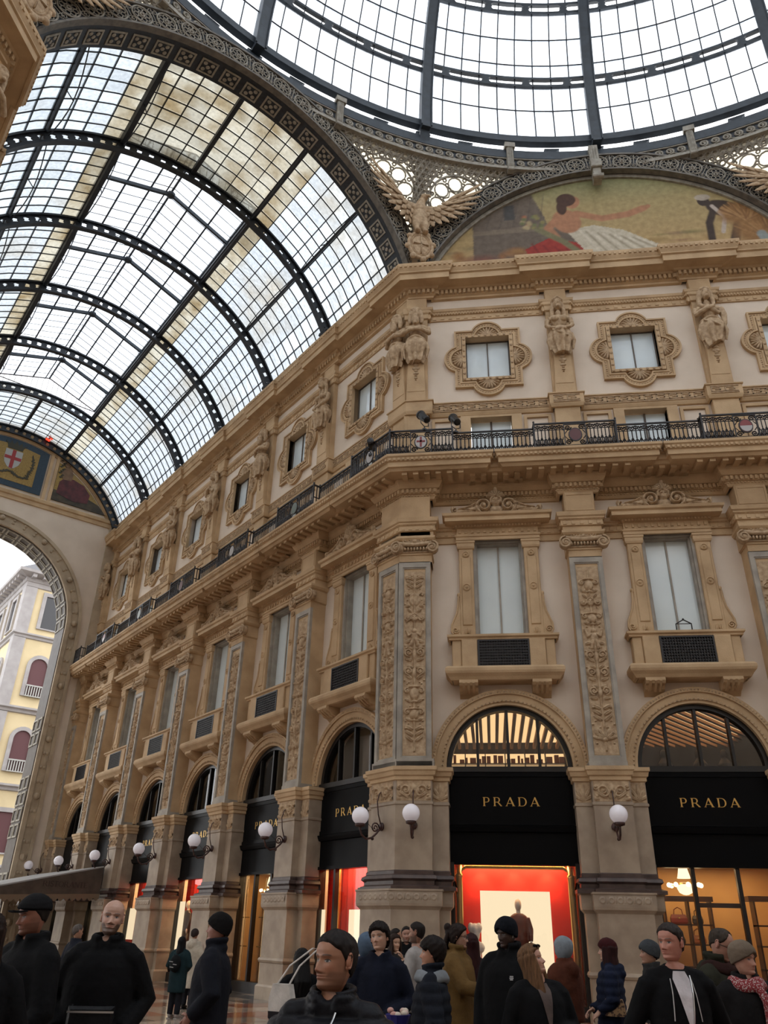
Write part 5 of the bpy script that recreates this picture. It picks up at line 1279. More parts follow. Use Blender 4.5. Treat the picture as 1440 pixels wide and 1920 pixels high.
def medallion(colr):
    mb=MB(); mb.ringprism(rect(.33,.06,.84),rect(.30,.09,.81),-.02,.02)
    for sx in (-1,1):
        for sz in (-1,1): 
            mb.tube([(x,0,z) for x,z in spir(sx*.2,.45+sz*.26,.10,1.5,0,sx*sz,12)],.024,4)
            mb.tube([(sx*.3,0,.45+sz*.05),(sx*.22,0,.45+sz*.16)],.014,4)
    mb.tube([(.185*math.cos(2*PI*i/16),0,.45+.225*math.sin(2*PI*i/16)) for i in range(17)],.022,5,False); a=mb.mesh('medallion_frame',M['rail'])
    mb=MB(); mb.prism([(.17*math.cos(2*PI*i/16),.45+.21*math.sin(2*PI*i/16)) for i in range(16)],-.02,.01); b=mb.mesh('shield',colr[0])
    mb=MB()
    if len(colr)>1:
        if colr[2]=='cross': mb.box(-.03,.03,-.03,0,.27,.63); mb.box(-.13,.13,-.03,0,.44,.50)
        else: mb.prism([(.17*math.cos(PI+PI*i/8),.45+.2*math.sin(PI+PI*i/8)) for i in range(9)],-.03,0)
        c=mb.mesh('charge',colr[1])
    else: c=None
    return a,b,c
M['shred']=pbr('dull_red_enamel',(.22,.03,.03),.4); M['shwhite']=pbr('white_enamel',(.45,.43,.42),.4); M['shdark']=pbr('dark_red_enamel',(.10,.022,.02),.4); M['shgreen']=pbr('grey_green_enamel',(.14,.17,.14),.4)
MED=[medallion((M['shwhite'],M['shred'],'cross')),medallion((M['shdark'],)),medallion((M['shred'],M['shwhite'],'half')),medallion((M['shgreen'],)),medallion((M['shwhite'],))]
def railing(side,s0,s1,o,label,med=None,returns=True):
    """straight railing from s0 to s1 on one facade at distance o from the wall"""
    F=RF if side=='R' else AF; rz=0 if side=='R' else RZA; w=abs(s1-s0); c=F((s0+s1)/2,o,14.41)
    r=empty('balcony_railing',c,rz,label=label,cat='railing',group='cast iron balcony railings')
    mb=MB()
    if o>1.2:
        for x in (-w/2,w/2): mb.box(x-.03,x+.03,0,.27,.86,.90); mb.box(x-.015,x+.015,0,.27,.05,.08); mb.box(x-.012,x+.012,.12,.15,.05,.88); mb.box(x-.012,x+.012,.24,.27,.05,.88); mb.box(x-.012,x+.012,0,.27,.4,.43)
    mb.box(-w/2,w/2,-.03,.03,.86,.90); mb.box(-w/2,w/2,-.02,.02,.05,.08); mb.box(-w/2,w/2,-.012,.012,.64,.655); mb.build('handrail',M['rail'],r)
    mb=MB()
    for x in (-w/2,w/2):
        mb=MB(); mb.box(x-.022,x+.022,-.022,.022,0,.93 if med is None else .98); mb.ball((x,0,.95),.035,6,5); mb.build('post',M['rail'],r)
    lo=[]
    if med is not None:
        a,b,cc=MED[med]; m_=obj('medallion_frame',a,r); obj('shield',b,m_); 
        if cc: obj('charge',cc,m_)
        lo=[(-w/2,-.34),(.34,w/2)]
    else: lo=[(-w/2,w/2)]
    for a,b in lo:
        n=max(1,int(round((b-a)/U)))
        for q in range(n):
            ob=obj('baluster',me_bal,r,(a+(b-a)*(q+.5)/n,0,0)); ob.scale=((b-a)/n/U,1,1)
RB,RO_=1.02,1.27
cR=AR_-PR_/2; cA=AA_-PA_/2
railing('R',-TAN*RO_,cR+1.2,RO_,'black railing with red cross medallion on the octagon side of the corner balcony',0)
railing('A',-TAN*RO_,cA+1.2,RO_,'black railing with pale medallion on the arm side of the corner balcony',4)
for i in range(NR):
    c=AR_+PR_*i; railing('R',c-PR_/2+1.2,c+PR_/2-1.2,RB,'recessed black balcony railing on the octagon face, %s bay from the corner'%ORD[i])
    c=AR_+PR_*(i+.5); railing('R',c-1.2,c+1.2,RO_,'projecting black railing with %s medallion on the octagon face'%(['dark red','red and white','pale'][i]),[1,2,4][i])
for i in range(NA):
    c=AA_+PA_*i; railing('A',c-PA_/2+1.2,c+PA_/2-1.2,RB,'recessed black balcony railing along the arm, %s bay from the corner'%ORD[i])
    c=AA_+PA_*(i+.5)
    railing('A',c-(.9 if i==NA-1 else 1.2),c+(.12 if i==NA-1 else 1.2),RO_,'projecting black railing with medallion along the arm, %s pilaster from the corner'%ORD[i],[3,4,1,3,2,1][i] if i<NA-1 else None)
# black spotlights clamped to the corner railing
def spot(loc,rz,tilt,label):
    r=empty('floodlight',loc,rz,label=label,cat='floodlight',group='black floodlights on the balcony')
    mb=MB(); mb.M=Matrix.Translation((0,0,.32))@Matrix.Rotation(tilt,4,'X'); mb.lathe([(.06,-.2),(.11,-.18),(.12,0),(.13,.22),(.15,.24),(.15,.3),(.12,.3)],14); mb.build('housing',M['blackmat'],r)
    mb=MB(); mb.M=Matrix.Translation((0,0,.32))@Matrix.Rotation(tilt,4,'X'); mb.lathe([(.12,.285),(.001,.29)],12); mb.build('lens',M['darkwin'],r)
    mb=MB(); mb.tube([(-.15,0,.34),(-.15,0,.08),(0,0,0),(.15,0,.08),(.15,0,.34)],.016,5); mb.tube([(0,0,0),(0,0,-.12)],.02,5); mb.box(-.06,.06,-.05,.05,-.14,-.08); mb.build('yoke',M['blackmat'],r)
spot(RF(.55,1.27,15.42),.8,-.7,'black floodlight tilted left on the corner balcony rail'); spot(RF(1.5,1.05,15.42),.5,-.7,'black floodlight on the rail right of the corner balcony')
spot(AF(.4,1.3,15.0),0,-1.5,'black floodlight lying low on the arm side of the corner balcony')
# ---- globe lamps
mb=MB(); mb.ball((0,-1.32,4.22),.212,20,14); me_g=mb.mesh('globe',M['globe'],True)
mb=MB(); mb.lathe([(.05,-.02),(.12,0),(.13,.05),(.10,.08)],12,(0,-1.32,3.98)); mb.tube([(0,-.66,4.02),(0,-.80,3.86),(0,-.95,3.74),(0,-1.12,3.70),(0,-1.26,3.78),(0,-1.32,3.92),(0,-1.32,3.99)],.026,7); mb.build; 
mb.tube([(0,-.80-y,3.98+z) for y,z in spir(.05,0,.13,1.7,PI,-1,18)],.020,6); mb.lathe([(.10,0),(.10,.03),(.06,.05),(.001,.06)],12,(0,-.64,4.02),'y')
mb.tube([(0,-.66,4.86),(0,-.74,4.80),(0,-.80,4.6),(0,-.76,4.3),(0,-.68,4.08)],.016,5); mb.ball((0,-.93,3.72),.04,8,6); me_br=mb.mesh('bracket',M['rust'],True)
mb=MB(); mb.tube([(0,-.66,4.06),(0,-.78,3.93),(0,-.95,3.96),(0,-1.15,4.12)],.006,4); me_w=mb.mesh('cable',M['blackmat'])
def lamp(side,i):
    l,rz=pierloc(side,i)
    lb=('globe wall lamp on the octagon side of the corner pier' if side=='R' else 'globe wall lamp on the arm side of the corner pier') if i==0 else ('globe wall lamp on the %s pier right of the corner'%ORD[i-1] if side=='R' else 'globe wall lamp on the %s pier along the arm from the corner'%ORD[i-1])
    r=empty('wall_lamp',l,rz,label='white '+lb,cat='lamp',group='white globe wall lamps'); obj('globe',me_g,r); obj('bracket',me_br,r,label='rust brown scrolled bracket'); obj('cable',me_w,r)
for i in range(NR): lamp('R',i)
for i in range(NA+1): lamp('A',i)

# ---- caryatids
def caryatid(kind):
    mb=MB(); B=lambda c,r,rot=None: mb.ball(c,r,14,10,rot)
    # body block against the wall, shoulders, chest
    B((0,-.42,19.98),(.265,.175,.30)); B((0,-.40,19.66),(.20,.15,.26)); 
    mb.tube([(-.34,-.42,20.08),(0,-.43,20.16),(.34,-.42,20.08)],.115,10); B((0,-.43,20.33),(.09,.09,.18))
    B((0,-.50,20.70),(.145,.17,.22)); B((0,-.665,20.68),(.030,.045,.07)); B((0,-.60,20.54),(.07,.08,.06)); B((0,-.635,20.59),(.05,.03,.016)); B((0,-.62,20.785),(.12,.05,.022)); B((-.06,-.645,20.73),(.03,.02,.016)); B((.06,-.645,20.73),(.03,.02,.016))
    if kind=='f':
        for sg in (-1,1): B((sg*.14,-.58,20.02),(.13,.10,.12)); mb.tube([(sg*.14,-.44,20.84),(sg*.19,-.42,20.55),(sg*.20,-.42,20.25),(sg*.24,-.48,20.08)],[.06,.075,.07,.04],8)
        B((0,-.42,20.88),(.22,.2,.13)); mb.tube([(-.17,-.55,20.86),(0,-.62,20.95),(.17,-.55,20.86)],.045,6)
        for sg in (-1,1): mb.tube([(sg*.38,-.42,20.08),(sg*.42,-.48,19.78),(sg*.32,-.62,19.6),(-sg*.08,-.68,19.5)],[.09,.08,.065,.05],8); B((-sg*.12,-.70,19.47),(.075,.05,.06))
    elif kind=='m':
        B((0,-.60,20.36),(.14,.12,.2)); mb.tube([(0,-.64,20.5),(0,-.66,20.15)],[.11,.05],8)
        for sg in (-1,1): mb.tube([(sg*.16,-.46,20.85),(sg*.20,-.44,20.5),(sg*.18,-.46,20.3)],[.08,.09,.06],8); mb.tube([(sg*.40,-.42,20.08),(sg*.46,-.50,19.82),(sg*.20,-.68,19.86),(-sg*.18,-.68,19.94)],[.105,.095,.075,.055],8)
        B((0,-.44,20.9),(.2,.19,.1)); 
    else:
        for sg in (-1,1): mb.tube([(sg*.15,-.46,20.85),(sg*.2,-.42,20.6),(sg*.22,-.42,20.4),(sg*.2,-.5,20.2)],[.09,.1,.08,.05],8)
        B((0,-.44,20.9),(.21,.2,.1)); mb.tube([(.4,-.42,20.08),(.44,-.48,19.75),(.40,-.50,19.4),(.36,-.5,19.25)],[.12,.11,.09,.06],8); mb.tube([(-.40,-.42,20.08),(-.44,-.52,19.8),(-.1,-.68,19.95),(.14,-.66,20.05)],[.12,.11,.085,.06],8)
        mb.tube([(-.3,-.5,20.25),(0,-.62,20.0),(.3,-.55,19.8)],.07,8)
    # gathered skirt with folds
    rings=[]; nf={'f':9,'m':8,'x':7}[kind]
    for q in range(9):
        z=19.62-.95*q/8; rx=.28+.14*math.sin(PI*min(1,q/6.5))-(.06 if q==8 else 0); ry=.20+.09*math.sin(PI*min(1,q/6.)); amp=.055*min(1,q/3)
        zz=lambda a:z-(.10*abs(math.cos(a*nf/2)) if q>=7 else 0)+(.0 if kind!='x' else .12*math.cos(a)*(q/8))
        rings.append([((rx+amp*math.cos(nf*a))*math.cos(a),-.42+(ry+amp*math.cos(nf*a))*math.sin(a),zz(a)) for a in [2*PI*k/48 for k in range(48)]])
    mb.loft(rings)
    mb.tube([(.30*math.cos(a),-.42+.22*math.sin(a),19.58+.03*math.sin(3*a)) for a in [2*PI*k/16 for k in range(17)]],.05,6)
    for sg in (-1,1): mb.tube([(sg*.36,-.52,19.4),(sg*.42,-.50,19.1),(sg*.36,-.46,18.75)],[.05,.07,.03],7)
    if kind!='m': mb.tube([(-.26,-.62,19.5),(0,-.72,19.3),(.22,-.66,19.2)],.035,6)
    return remesh(mb,'figure',M['relief'],.016,1)
FIG={k:caryatid(k) for k in 'fmx'}
mb=MB(); mb.add([(-.33,-.30,17.14),(.33,-.30,17.14),(.33,0,17.14),(-.33,0,17.14),(-.26,-.38,18.85),(.26,-.38,18.85),(.26,0,18.85),(-.26,0,18.85)],[(0,1,5,4),(1,2,6,5),(2,3,7,6),(3,0,4,7),(0,3,2,1),(4,5,6,7)])
mb.box(-.38,.38,-.18,0,17.12,20.7); mb.box(-.28,.28,-.33,-.1,17.5,17.62)
mould(mb,-.36,.36,.18,[(0,20.68),(.06,20.72),(.06,20.9),(.10,20.95),(.10,21.18),(0,21.2)]); me_h=mb.mesh('herm_shaft',M['stone'])
mb=MB(); 
for z,w in ((18.55,.10),(18.42,.13),(18.32,.07),(18.22,.10),(18.12,.05),(18.04,.06),(17.96,.03)): mb.ball((0,-.38+(18.85-z)*.045,z),(w,.05,w*.6),8,6)
me_p=mb.mesh('husk_pendant',M['relief'],True)
def statue(side,i,k,label,mat=None):
    l,rz=pierloc(side,i); r=empty('caryatid',l,rz,label=label,cat='statue',group='carved herm figures between the attic windows'); obj('figure',FIG[k],r); obj('herm_shaft',me_h,r); obj('husk_pendant',me_p,r); return r
statue('R',0,'m','bearded stone herm with folded arms on the octagon side of the corner'); statue('R',1,'f','stone herm woman with crossed hands between the first two octagon windows'); statue('R',2,'x','stone herm figure with a swagged skirt between the second and third octagon windows')
statue('A',0,'m','bearded stone herm with folded arms on the arm side of the corner')
for i in range(1,NA+1): statue('A',i,'fmxfmx'[i-1],'stone herm figure along the arm, %s from the corner herm'%ORD[i-1])
# one at the far corner, top left
r=statue('R',0,'x','stone herm figure at the far corner, left edge of the view'); l,rz=pierloc('R',0); r.matrix_world=MIR@Matrix.Translation(l)

# ---- stone eagle on a shield
def eagle():
    mb=MB(); B=lambda c,r,rot=None: mb.ball(c,r,14,10,rot)
    B((0,0,2.35),(.30,.26,.55)); B((0,-.02,2.75),(.26,.24,.32)); mb.tube([(0,-.02,2.8),(.03,-.05,3.1),(.10,-.1,3.3)],[.22,.17,.13],10); B((.14,-.14,3.36),(.15,.16,.14)); mb.tube([(.2,-.24,3.36),(.3,-.32,3.32),(.32,-.33,3.22)],[.07,.05,.015],7)
    for sg in (-1,1):
        mb.tube([(sg*.14,-.05,2.2),(sg*.17,-.10,1.85),(sg*.15,-.16,1.55)],[.17,.15,.08],9); B((sg*.15,-.22,1.45),(.12,.14,.08))
        mb.tube([(sg*.2,.05,2.85),(sg*.5,.12,3.0),(sg*.85,.15,3.15)],[.2,.2,.12],9)
    mb.tube([(0,.1,2.0),(0,.2,1.5),(0,.22,1.1)],[.2,.22,.2],9)
    body=remesh(mb,'eagle_body',M['relief'],.03,2)
    w={}
    for sg in (-1,1):
        mb=MB()
        for lay,(n,L0,L1,off) in enumerate(((11,.75,1.5,.0),(9,.5,.9,-.07),(7,.3,.5,-.13))):
            for q in range(n):
                f=q/(n-1); rx=sg*(.25+.75*f); rz=2.75+.45*f**.7; a=-PI/2+(.12+2.05*f**1.1) ; L=L0+(L1-L0)*f
                dx,dz=math.cos(a)*sg,math.sin(a); c=(rx+dx*L/2,.12+off+.03*(q%2),rz+dz*L/2)
                rot=Matrix.Rotation(-math.atan2(dz,dx),3,'Y'); mb.ball(c,(L/2,.035,.085+.02*(1-f)),10,6,rot)
        mb.v=[(x,y-.48*max(0,abs(x)-.2),z) for x,y,z in mb.v]; w[sg]=mb.mesh('wing',M['relief'],True)
    mb=MB(); mb.lathe([(.46,0),(.46,.10),(.40,.16),(.36,.12),(.33,.14),(.001,.20)],24,(0,0,.85),'y'); mb.v=[(x*.86,y,.85+(z-.85)*1.3) for x,y,z in mb.v]
    sh=mb.mesh('oval_shield',M['relief'])
    mb=MB(); mb.tube([(.44*math.cos(2*PI*i/28),-.1,.85+.62*math.sin(2*PI*i/28)) for i in range(29)],.07,7,False)
    for i in range(8): 
        a=2*PI*i/8+.2; mb.ball((.48*math.cos(a),-.1,.85+.68*math.sin(a)),(.13,.1,.12),8,6)
    mb.box(-.02,.02,-.22,-.1,.4,1.3); mb.box(-.28,.28,-.22,-.1,.82,.87); cu=mb.mesh('cartouche',M['relief'],True)
    return body,w,sh,cu
EG=eagle()
def put_eagle(M4,label):
    r=empty('stone_eagle',(0,0,0),label=label,cat='statue',group='stone eagles on the octagon corners'); r.matrix_world=M4
    obj('eagle_body',EG[0],r); obj('wing',EG[1][-1],r); obj('wing',EG[1][1],r); obj('oval_shield',EG[2],r); obj('cartouche',EG[3],r)
base=Matrix.Translation((.36,-.80,22.74))@Matrix.Rotation(PI/8,4,'Z')
put_eagle(base,'stone eagle with spread wings over a shield at the corner of the two facades')
put_eagle(rotz(-PI/4)@base,'stone eagle at the right edge beside the painted lunette'); put_eagle(rotz(PI/4)@base,'stone eagle over the far corner, top left edge')
# ================================================================== SHOPS
M['redwall']=pbr('lacquer_red_wall',(.55,.020,.012),.45,c2=(.48,.016,.010),scale=2); M['redcloth']=pbr('red_velvet_curtain',(.50,.016,.012),.8)
M['cream']=emis('cream_panel_glow',(1,.80,.52),1.05); M['beige']=pbr('warm_beige_wall',(.62,.40,.18),.7,c2=(.55,.34,.15),scale=1.5); M['brass']=pbr('polished_brass',(.70,.42,.14),.22,metal=.8)  # cream: the lamplit brightness of the display panels put in as emission
M['walnut']=pbr('dark_walnut',(.045,.016,.009),.35,c2=(.025,.009,.006),scale=5); M['glow']=emis('warm_lamp_glow',(1,.72,.38),5.); M['crystal']=emis('lit_crystal',(1,.80,.5),1.6); M['striplight']=emis('warm_ceiling_strip',(1,.68,.36),1.5); M['slatwood']=pbr('oak_slats',(.42,.22,.10),.6)
M['woodfloor']=pbr('red_brown_floor',(.20,.05,.02),.25); M['mann']=pbr('cream_mannequin',(.72,.62,.52),.4); M['plasterwhite']=pbr('white_crumpled_plaster',(.75,.68,.62),.7,bump=.6,bscale=12)
M['tan']=pbr('tan_leather',(.33,.10,.022),.4,c2=(.24,.07,.016),scale=6); M['darkleather']=pbr('dark_leather',(.03,.018,.014),.4); M['redleather']=pbr('red_leather',(.22,.03,.02),.4); M['jacketbrown']=pbr('rust_leather_jacket',(.17,.035,.018),.35,c2=(.10,.022,.012),scale=5)
def box_obj(nm,mat,par,*b):
    mb=MB(); mb.box(*b); return mb.build(nm,mat,par)
def letter(ch):
    mb=MB(); st=.16; th=.07; Y0,Y1=-.10,0
    def bowl(cx,cz,rx,rz,tx,tz): 
        o=[(cx+rx*math.cos(a),cz+rz*math.sin(a)) for a in [-PI/2+PI*i/14 for i in range(15)]]; n=[(cx+(rx-tx)*math.cos(a),cz+(rz-tz)*math.sin(a)) for a in [-PI/2+PI*i/14 for i in range(15)]]; mb.ringprism(o,n,Y0,Y1,False)
    def stem(): mb.box(.05,.05+st,Y0,Y1,0,1); mb.box(-.02,.28,Y0,Y1,0,.05); mb.box(-.02,.2,Y0,Y1,.95,1)
    if ch in 'PR':
        stem(); mb.box(.2,.45,Y0,Y1,.95,1.); mb.box(.2,.45,Y0,Y1,.42,.48); bowl(.44,.71,.32,.29,.15,.06)
        if ch=='R': mb.prism([(.40,.46),(.58,.46),(1.0,0),(.80,0)],Y0,Y1); w=1.0
        else: w=.78
    elif ch=='A':
        mb.prism([(0,0),(.09,0),(.52,.92),(.47,1)],Y0,Y1); mb.prism([(.47,1),(.52,1.02),(.58,1),(1.0,0),(.80,0),(.44,.86)],Y0,Y1); mb.box(.2,.78,Y0,Y1,.28,.34); mb.box(-.06,.18,Y0,Y1,0,.045); mb.box(.72,1.06,Y0,Y1,0,.045); w=1.0
    elif ch=='D':
        stem(); mb.box(.2,.48,Y0,Y1,.95,1.); mb.box(.2,.48,Y0,Y1,0,.05); bowl(.46,.5,.52,.5,.16,.05); w=.98
    elif ch=='I': stem(); w=.26
    elif ch=='S':
        p=[(.62,.82),(.5,.95),(.3,.96),(.14,.84),(.14,.68),(.3,.54),(.5,.44),(.64,.3),(.6,.12),(.42,.03),(.22,.05),(.08,.2)]
        for a,b in zip(p[:-1],p[1:]):
            d=Vector((b[0]-a[0],b[1]-a[1])).normalized(); n=Vector((-d.y,d.x))*.07; e=d*.04; a2=Vector(a)-e; b2=Vector(b)+e; mb.prism([tuple(a2-n),tuple(b2-n),tuple(b2+n),tuple(a2+n)],Y0,Y1)
        w=.7
    elif ch=='T': mb.box(.33,.33+st,Y0,Y1,0,1); mb.box(0,.82,Y0,Y1,.93,1); mb.box(.22,.6,Y0,Y1,0,.05); w=.82
    elif ch=='O':
        o=[(.5+.5*math.cos(2*PI*i/24),.5+.5*math.sin(2*PI*i/24)) for i in range(24)]; n=[(.5+.36*math.cos(2*PI*i/24),.5+.45*math.sin(2*PI*i/24)) for i in range(24)]; mb.ringprism(o,n,Y0,Y1); w=1.
    elif ch=='N': mb.box(.03,.11,Y0,Y1,0,1); mb.box(.74,.82,Y0,Y1,0,1); mb.prism([(.03,1),(.2,1),(.82,0),(.66,0)],Y0,Y1); w=.86
    elif ch=='E': stem(); mb.box(.2,.62,Y0,Y1,.94,1); mb.box(.2,.62,Y0,Y1,0,.06); mb.box(.2,.52,Y0,Y1,.48,.54); w=.64
    return mb.mesh('letter',M['gold']),w
LT={c:letter(c) for c in 'PRADISTONE'}
def write(text,parent,loc,width,h,rz=0,mat=None):
    """letters as pieces of their own, spread over the given width"""
    ws=[LT[c][1]*h for c in text]; gap=(width-sum(ws))/(len(text)-1); x=-width/2
    for c,w in zip(text,ws):
        me=LT[c][0]
        if mat: 
            key=(c,mat.name)
            if key not in LT: m2=me.copy(); m2.materials.clear(); m2.materials.append(mat); LT[key]=m2
            me=LT[key]
        o=obj('letter',me,parent); o.matrix_basis=Matrix.Translation(loc)@Matrix.Rotation(rz,4,'Z')@Matrix.Translation((x,0,0))@Matrix.Diagonal((h,h*.5 if not mat else h*.06,h,1)); x+=w+gap
mb=MB(); fo=arc(0,5.5,1.62,0,PI,32); mb.ringprism(arc(0,5.5,1.625,0,PI,32),arc(0,5.5,1.50,0,PI,32),.05,.30,False)
for x in (-.80,0,.80): mb.box(x-.035,x+.035,.08,.26,5.5,5.5+math.sqrt(1.55**2-x*x))
mb.box(-1.62,1.62,-.02,.3,5.40,5.54); me_ff=mb.mesh('fanlight_frame',M['blackmat'])
fanp=[]
for x0,x1 in ((-1.5,-.8),(-.8,0),(0,.8),(.8,1.5)):
    mb=MB(); n=8; top=[(x0+(x1-x0)*i/n,5.5+math.sqrt(max(0,1.51**2-(x0+(x1-x0)*i/n)**2))) for i in range(n+1)]; mb.prism([(x0,5.5),(x1,5.5)]+top[::-1],.16,.17); fanp.append(mb.mesh('pane',M['fanglass']))
mb=MB(); mb.box(-1.62,1.62,.02,.3,4.06,5.42); mb.ringprism(rect(1.60,4.12,5.38),rect(1.50,4.22,5.28),-.01,.03); me_f1=mb.mesh('sign_panel',M['black'])
mb=MB(); mould(mb,-1.60,1.60,-.06,[(0,3.94),(.08,3.96),(.12,4.04),(.14,4.1),(0,4.12)],.3); mb.box(-1.62,1.62,.06,.3,3.22,3.96); mb.box(-1.62,1.62,.0,.3,3.20,3.28); me_f2=mb.mesh('lower_panel',M['black'])
mb=MB(); 
for sg in (-1,1): x0,x1=sorted((sg*1.47,sg*1.63)); mb.box(x0,x1,-.02,.3,0,3.25)
mb.box(-1.62,1.62,.0,.3,0,.28); me_jb=mb.mesh('door_frame',M['blackmat'])
def shopfront(side,i,sign,posts,label):
    l,rz=bayloc(side,i); r=empty('shopfront',l,rz,label=label,cat='shop front',group='black framed shop fronts',kind='structure')
    obj('fanlight_frame',me_ff,r)
    for me in fanp: obj('pane',me,r)
    f=obj('sign_panel',me_f1,r); obj('lower_panel',me_f2,r); obj('door_frame',me_jb,r)
    if sign: write('PRADA',f,(0,.02,4.565),1.41,.215)
    xs=[-1.47]+posts+[1.47]
    for a,b in zip(xs[:-1],xs[1:]): box_obj('glass_pane',M['shopglass'],r,a+.02,b-.02,.13,.14,.28,3.22)
    for x in posts: box_obj('mullion',M['blackmat'],r,x-.045,x+.045,.06,.2,.28,3.22)
    return r
def room(side,i,back,yb,wallm,upper,label,floorm='woodfloor',ceil='darkroom',zc=3.45):
    l,rz=bayloc(side,i); r=empty('shop_room',l,rz,label=label,cat='room',kind='structure')
    w=2.28
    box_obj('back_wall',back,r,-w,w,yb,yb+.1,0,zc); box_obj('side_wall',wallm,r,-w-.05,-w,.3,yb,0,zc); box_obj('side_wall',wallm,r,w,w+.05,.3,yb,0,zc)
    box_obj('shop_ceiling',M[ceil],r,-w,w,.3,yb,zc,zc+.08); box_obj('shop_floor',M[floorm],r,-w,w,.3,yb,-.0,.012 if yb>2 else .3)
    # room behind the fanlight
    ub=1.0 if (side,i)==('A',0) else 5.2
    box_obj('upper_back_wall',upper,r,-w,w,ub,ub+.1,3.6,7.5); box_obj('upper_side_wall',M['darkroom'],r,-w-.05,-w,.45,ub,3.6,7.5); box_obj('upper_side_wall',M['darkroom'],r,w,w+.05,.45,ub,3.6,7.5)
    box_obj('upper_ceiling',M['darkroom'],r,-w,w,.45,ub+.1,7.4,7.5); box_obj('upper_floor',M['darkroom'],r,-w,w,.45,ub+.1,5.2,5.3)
    return r
def area(side,i,u,y,z,sx,sy,e,col,tx=0.):
    d=bpy.data.lights.new('shop_lamp','AREA'); d.shape='RECTANGLE'; d.size=sx; d.size_y=sy; d.energy=e; d.color=col
    o=bpy.data.objects.new('shop_lamp',d); COL.objects.link(o); l,rz=bayloc(side,i)
    o.matrix_world=Matrix.Translation(l)@Matrix.Rotation(rz,4,'Z')@Matrix.Translation((u,y,z))@Matrix.Rotation(tx,4,'X'); return o
def place(side,i,u,y,z): 
    l,rz=bayloc(side,i); return Matrix.Translation(l)@Matrix.Rotation(rz,4,'Z')@Matrix.Translation((u,y,z))
WARM=(1,.62,.28)
names={('R',0):'first octagon shop right of the corner pier',('R',1):'second octagon shop from the corner',('R',2):'third octagon shop at the right edge'}
for i in range(NA): names[('A',i)]='%s shop along the arm from the corner'%ORD[i]
posts={('R',0):[],('R',1):[-.64,.39],('R',2):[-.64,.39],('A',0):[-.70],('A',1):[-.5,.5],('A',2):[],('A',3):[],('A',4):[0],('A',5):[0]}
for key,nm in names.items():
    side,i=key; shopfront(side,i,not(side=='A' and i>3),posts[key],'black shop front, %s'%nm)
    red=key in (('R',0),('A',0),('A',2),('A',3)); dark=key in (('A',4),('A',5))
    if red: room(side,i,M['redwall'],1.0 if key==('R',0) else 1.1,M['brass'] if key==('R',0) else M['redwall'],M['darkroom'],'red display window interior, %s'%nm,ceil='redwall')
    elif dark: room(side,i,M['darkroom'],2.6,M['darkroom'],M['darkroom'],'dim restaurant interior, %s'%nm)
    else: room(side,i,M['beige'],3.4,M['beige'],M['darkroom'],'warm lit boutique interior, %s'%nm,ceil='beige')
# slatted lit ceilings seen through the octagon fanlights
mb=MB()
for q in range(19): mb.box(-2.2+.24*q,-2.11+.24*q,.6,5.1,7.0,7.12)
me_sl=mb.mesh('ceiling_slats',M['slatwood'])
books=MB(); rp=random.Random(9)
for rz_,nm_,i in ((0,'straight',0),(.75,'slanting',1)):
    l,_=bayloc('R',i); r=empty('slatted_ceiling',l,0,label='warm lit slatted ceiling with %s slats behind the %s octagon fanlight'%(nm_,ORD[i]),cat='ceiling',kind='structure')
    if i==0: obj('ceiling_slats',me_sl,r)
    else:
        mb=MB()
        for q in range(-4,22):
            x=-3.0+.32*q; a=(x,.5); b=(x+3.4,5.1)
            # clip to the room
            t0=max(0,(-2.2-a[0])/(b[0]-a[0])); t1=min(1,(2.2-a[0])/(b[0]-a[0]))
            if t1-t0<.05: continue
            p0=(a[0]+(b[0]-a[0])*t0,a[1]+(b[1]-a[1])*t0); p1=(a[0]+(b[0]-a[0])*t1,a[1]+(b[1]-a[1])*t1)
            mb.add([(p0[0],p0[1],7.04),(p0[0]+.13,p0[1],7.04),(p1[0]+.13,p1[1],7.04),(p1[0],p1[1],7.04),(p0[0],p0[1],7.12),(p0[0]+.13,p0[1],7.12),(p1[0]+.13,p1[1],7.12),(p1[0],p1[1],7.12)],[(0,3,2,1),(4,5,6,7),(0,1,5,4),(1,2,6,5),(2,3,7,6),(3,0,4,7)])
        mb.build('ceiling_slats',M['slatwood'],r)
    box_obj('light_strips',M['striplight'],r,-2.2,2.2,.55,5.15,7.22,7.24)
# shelves of goods at the back of the first upper room
l,_=bayloc('R',0); sh=empty('upper_shelves',l,0,label='backlit shelves of small goods behind the first octagon fanlight',cat='shelves')
box_obj('back_panel',M['striplight'],sh,-1.9,1.9,5.10,5.14,5.4,6.85)
mb=MB()
for z in (5.72,6.1,6.48): mb.box(-1.9,1.9,4.8,5.1,z,z+.03)
for x in (-1.9,-1.27,-.63,0,.63,1.27,1.88): mb.box(x,x+.03,4.8,5.1,5.35,6.9)
mb.build('shelf_boards',M['walnut'],sh)
mb=MB()
for z in (5.75,6.13,6.51):
    x=-1.85
    while x<1.85:
        w=rp.uniform(.06,.2); mb.box(x,x+w,4.85,5.05,z,z+rp.uniform(.12,.27)); x+=w+rp.uniform(.01,.12)
mb.build('small_goods',M['tan'],sh,kind='stuff')
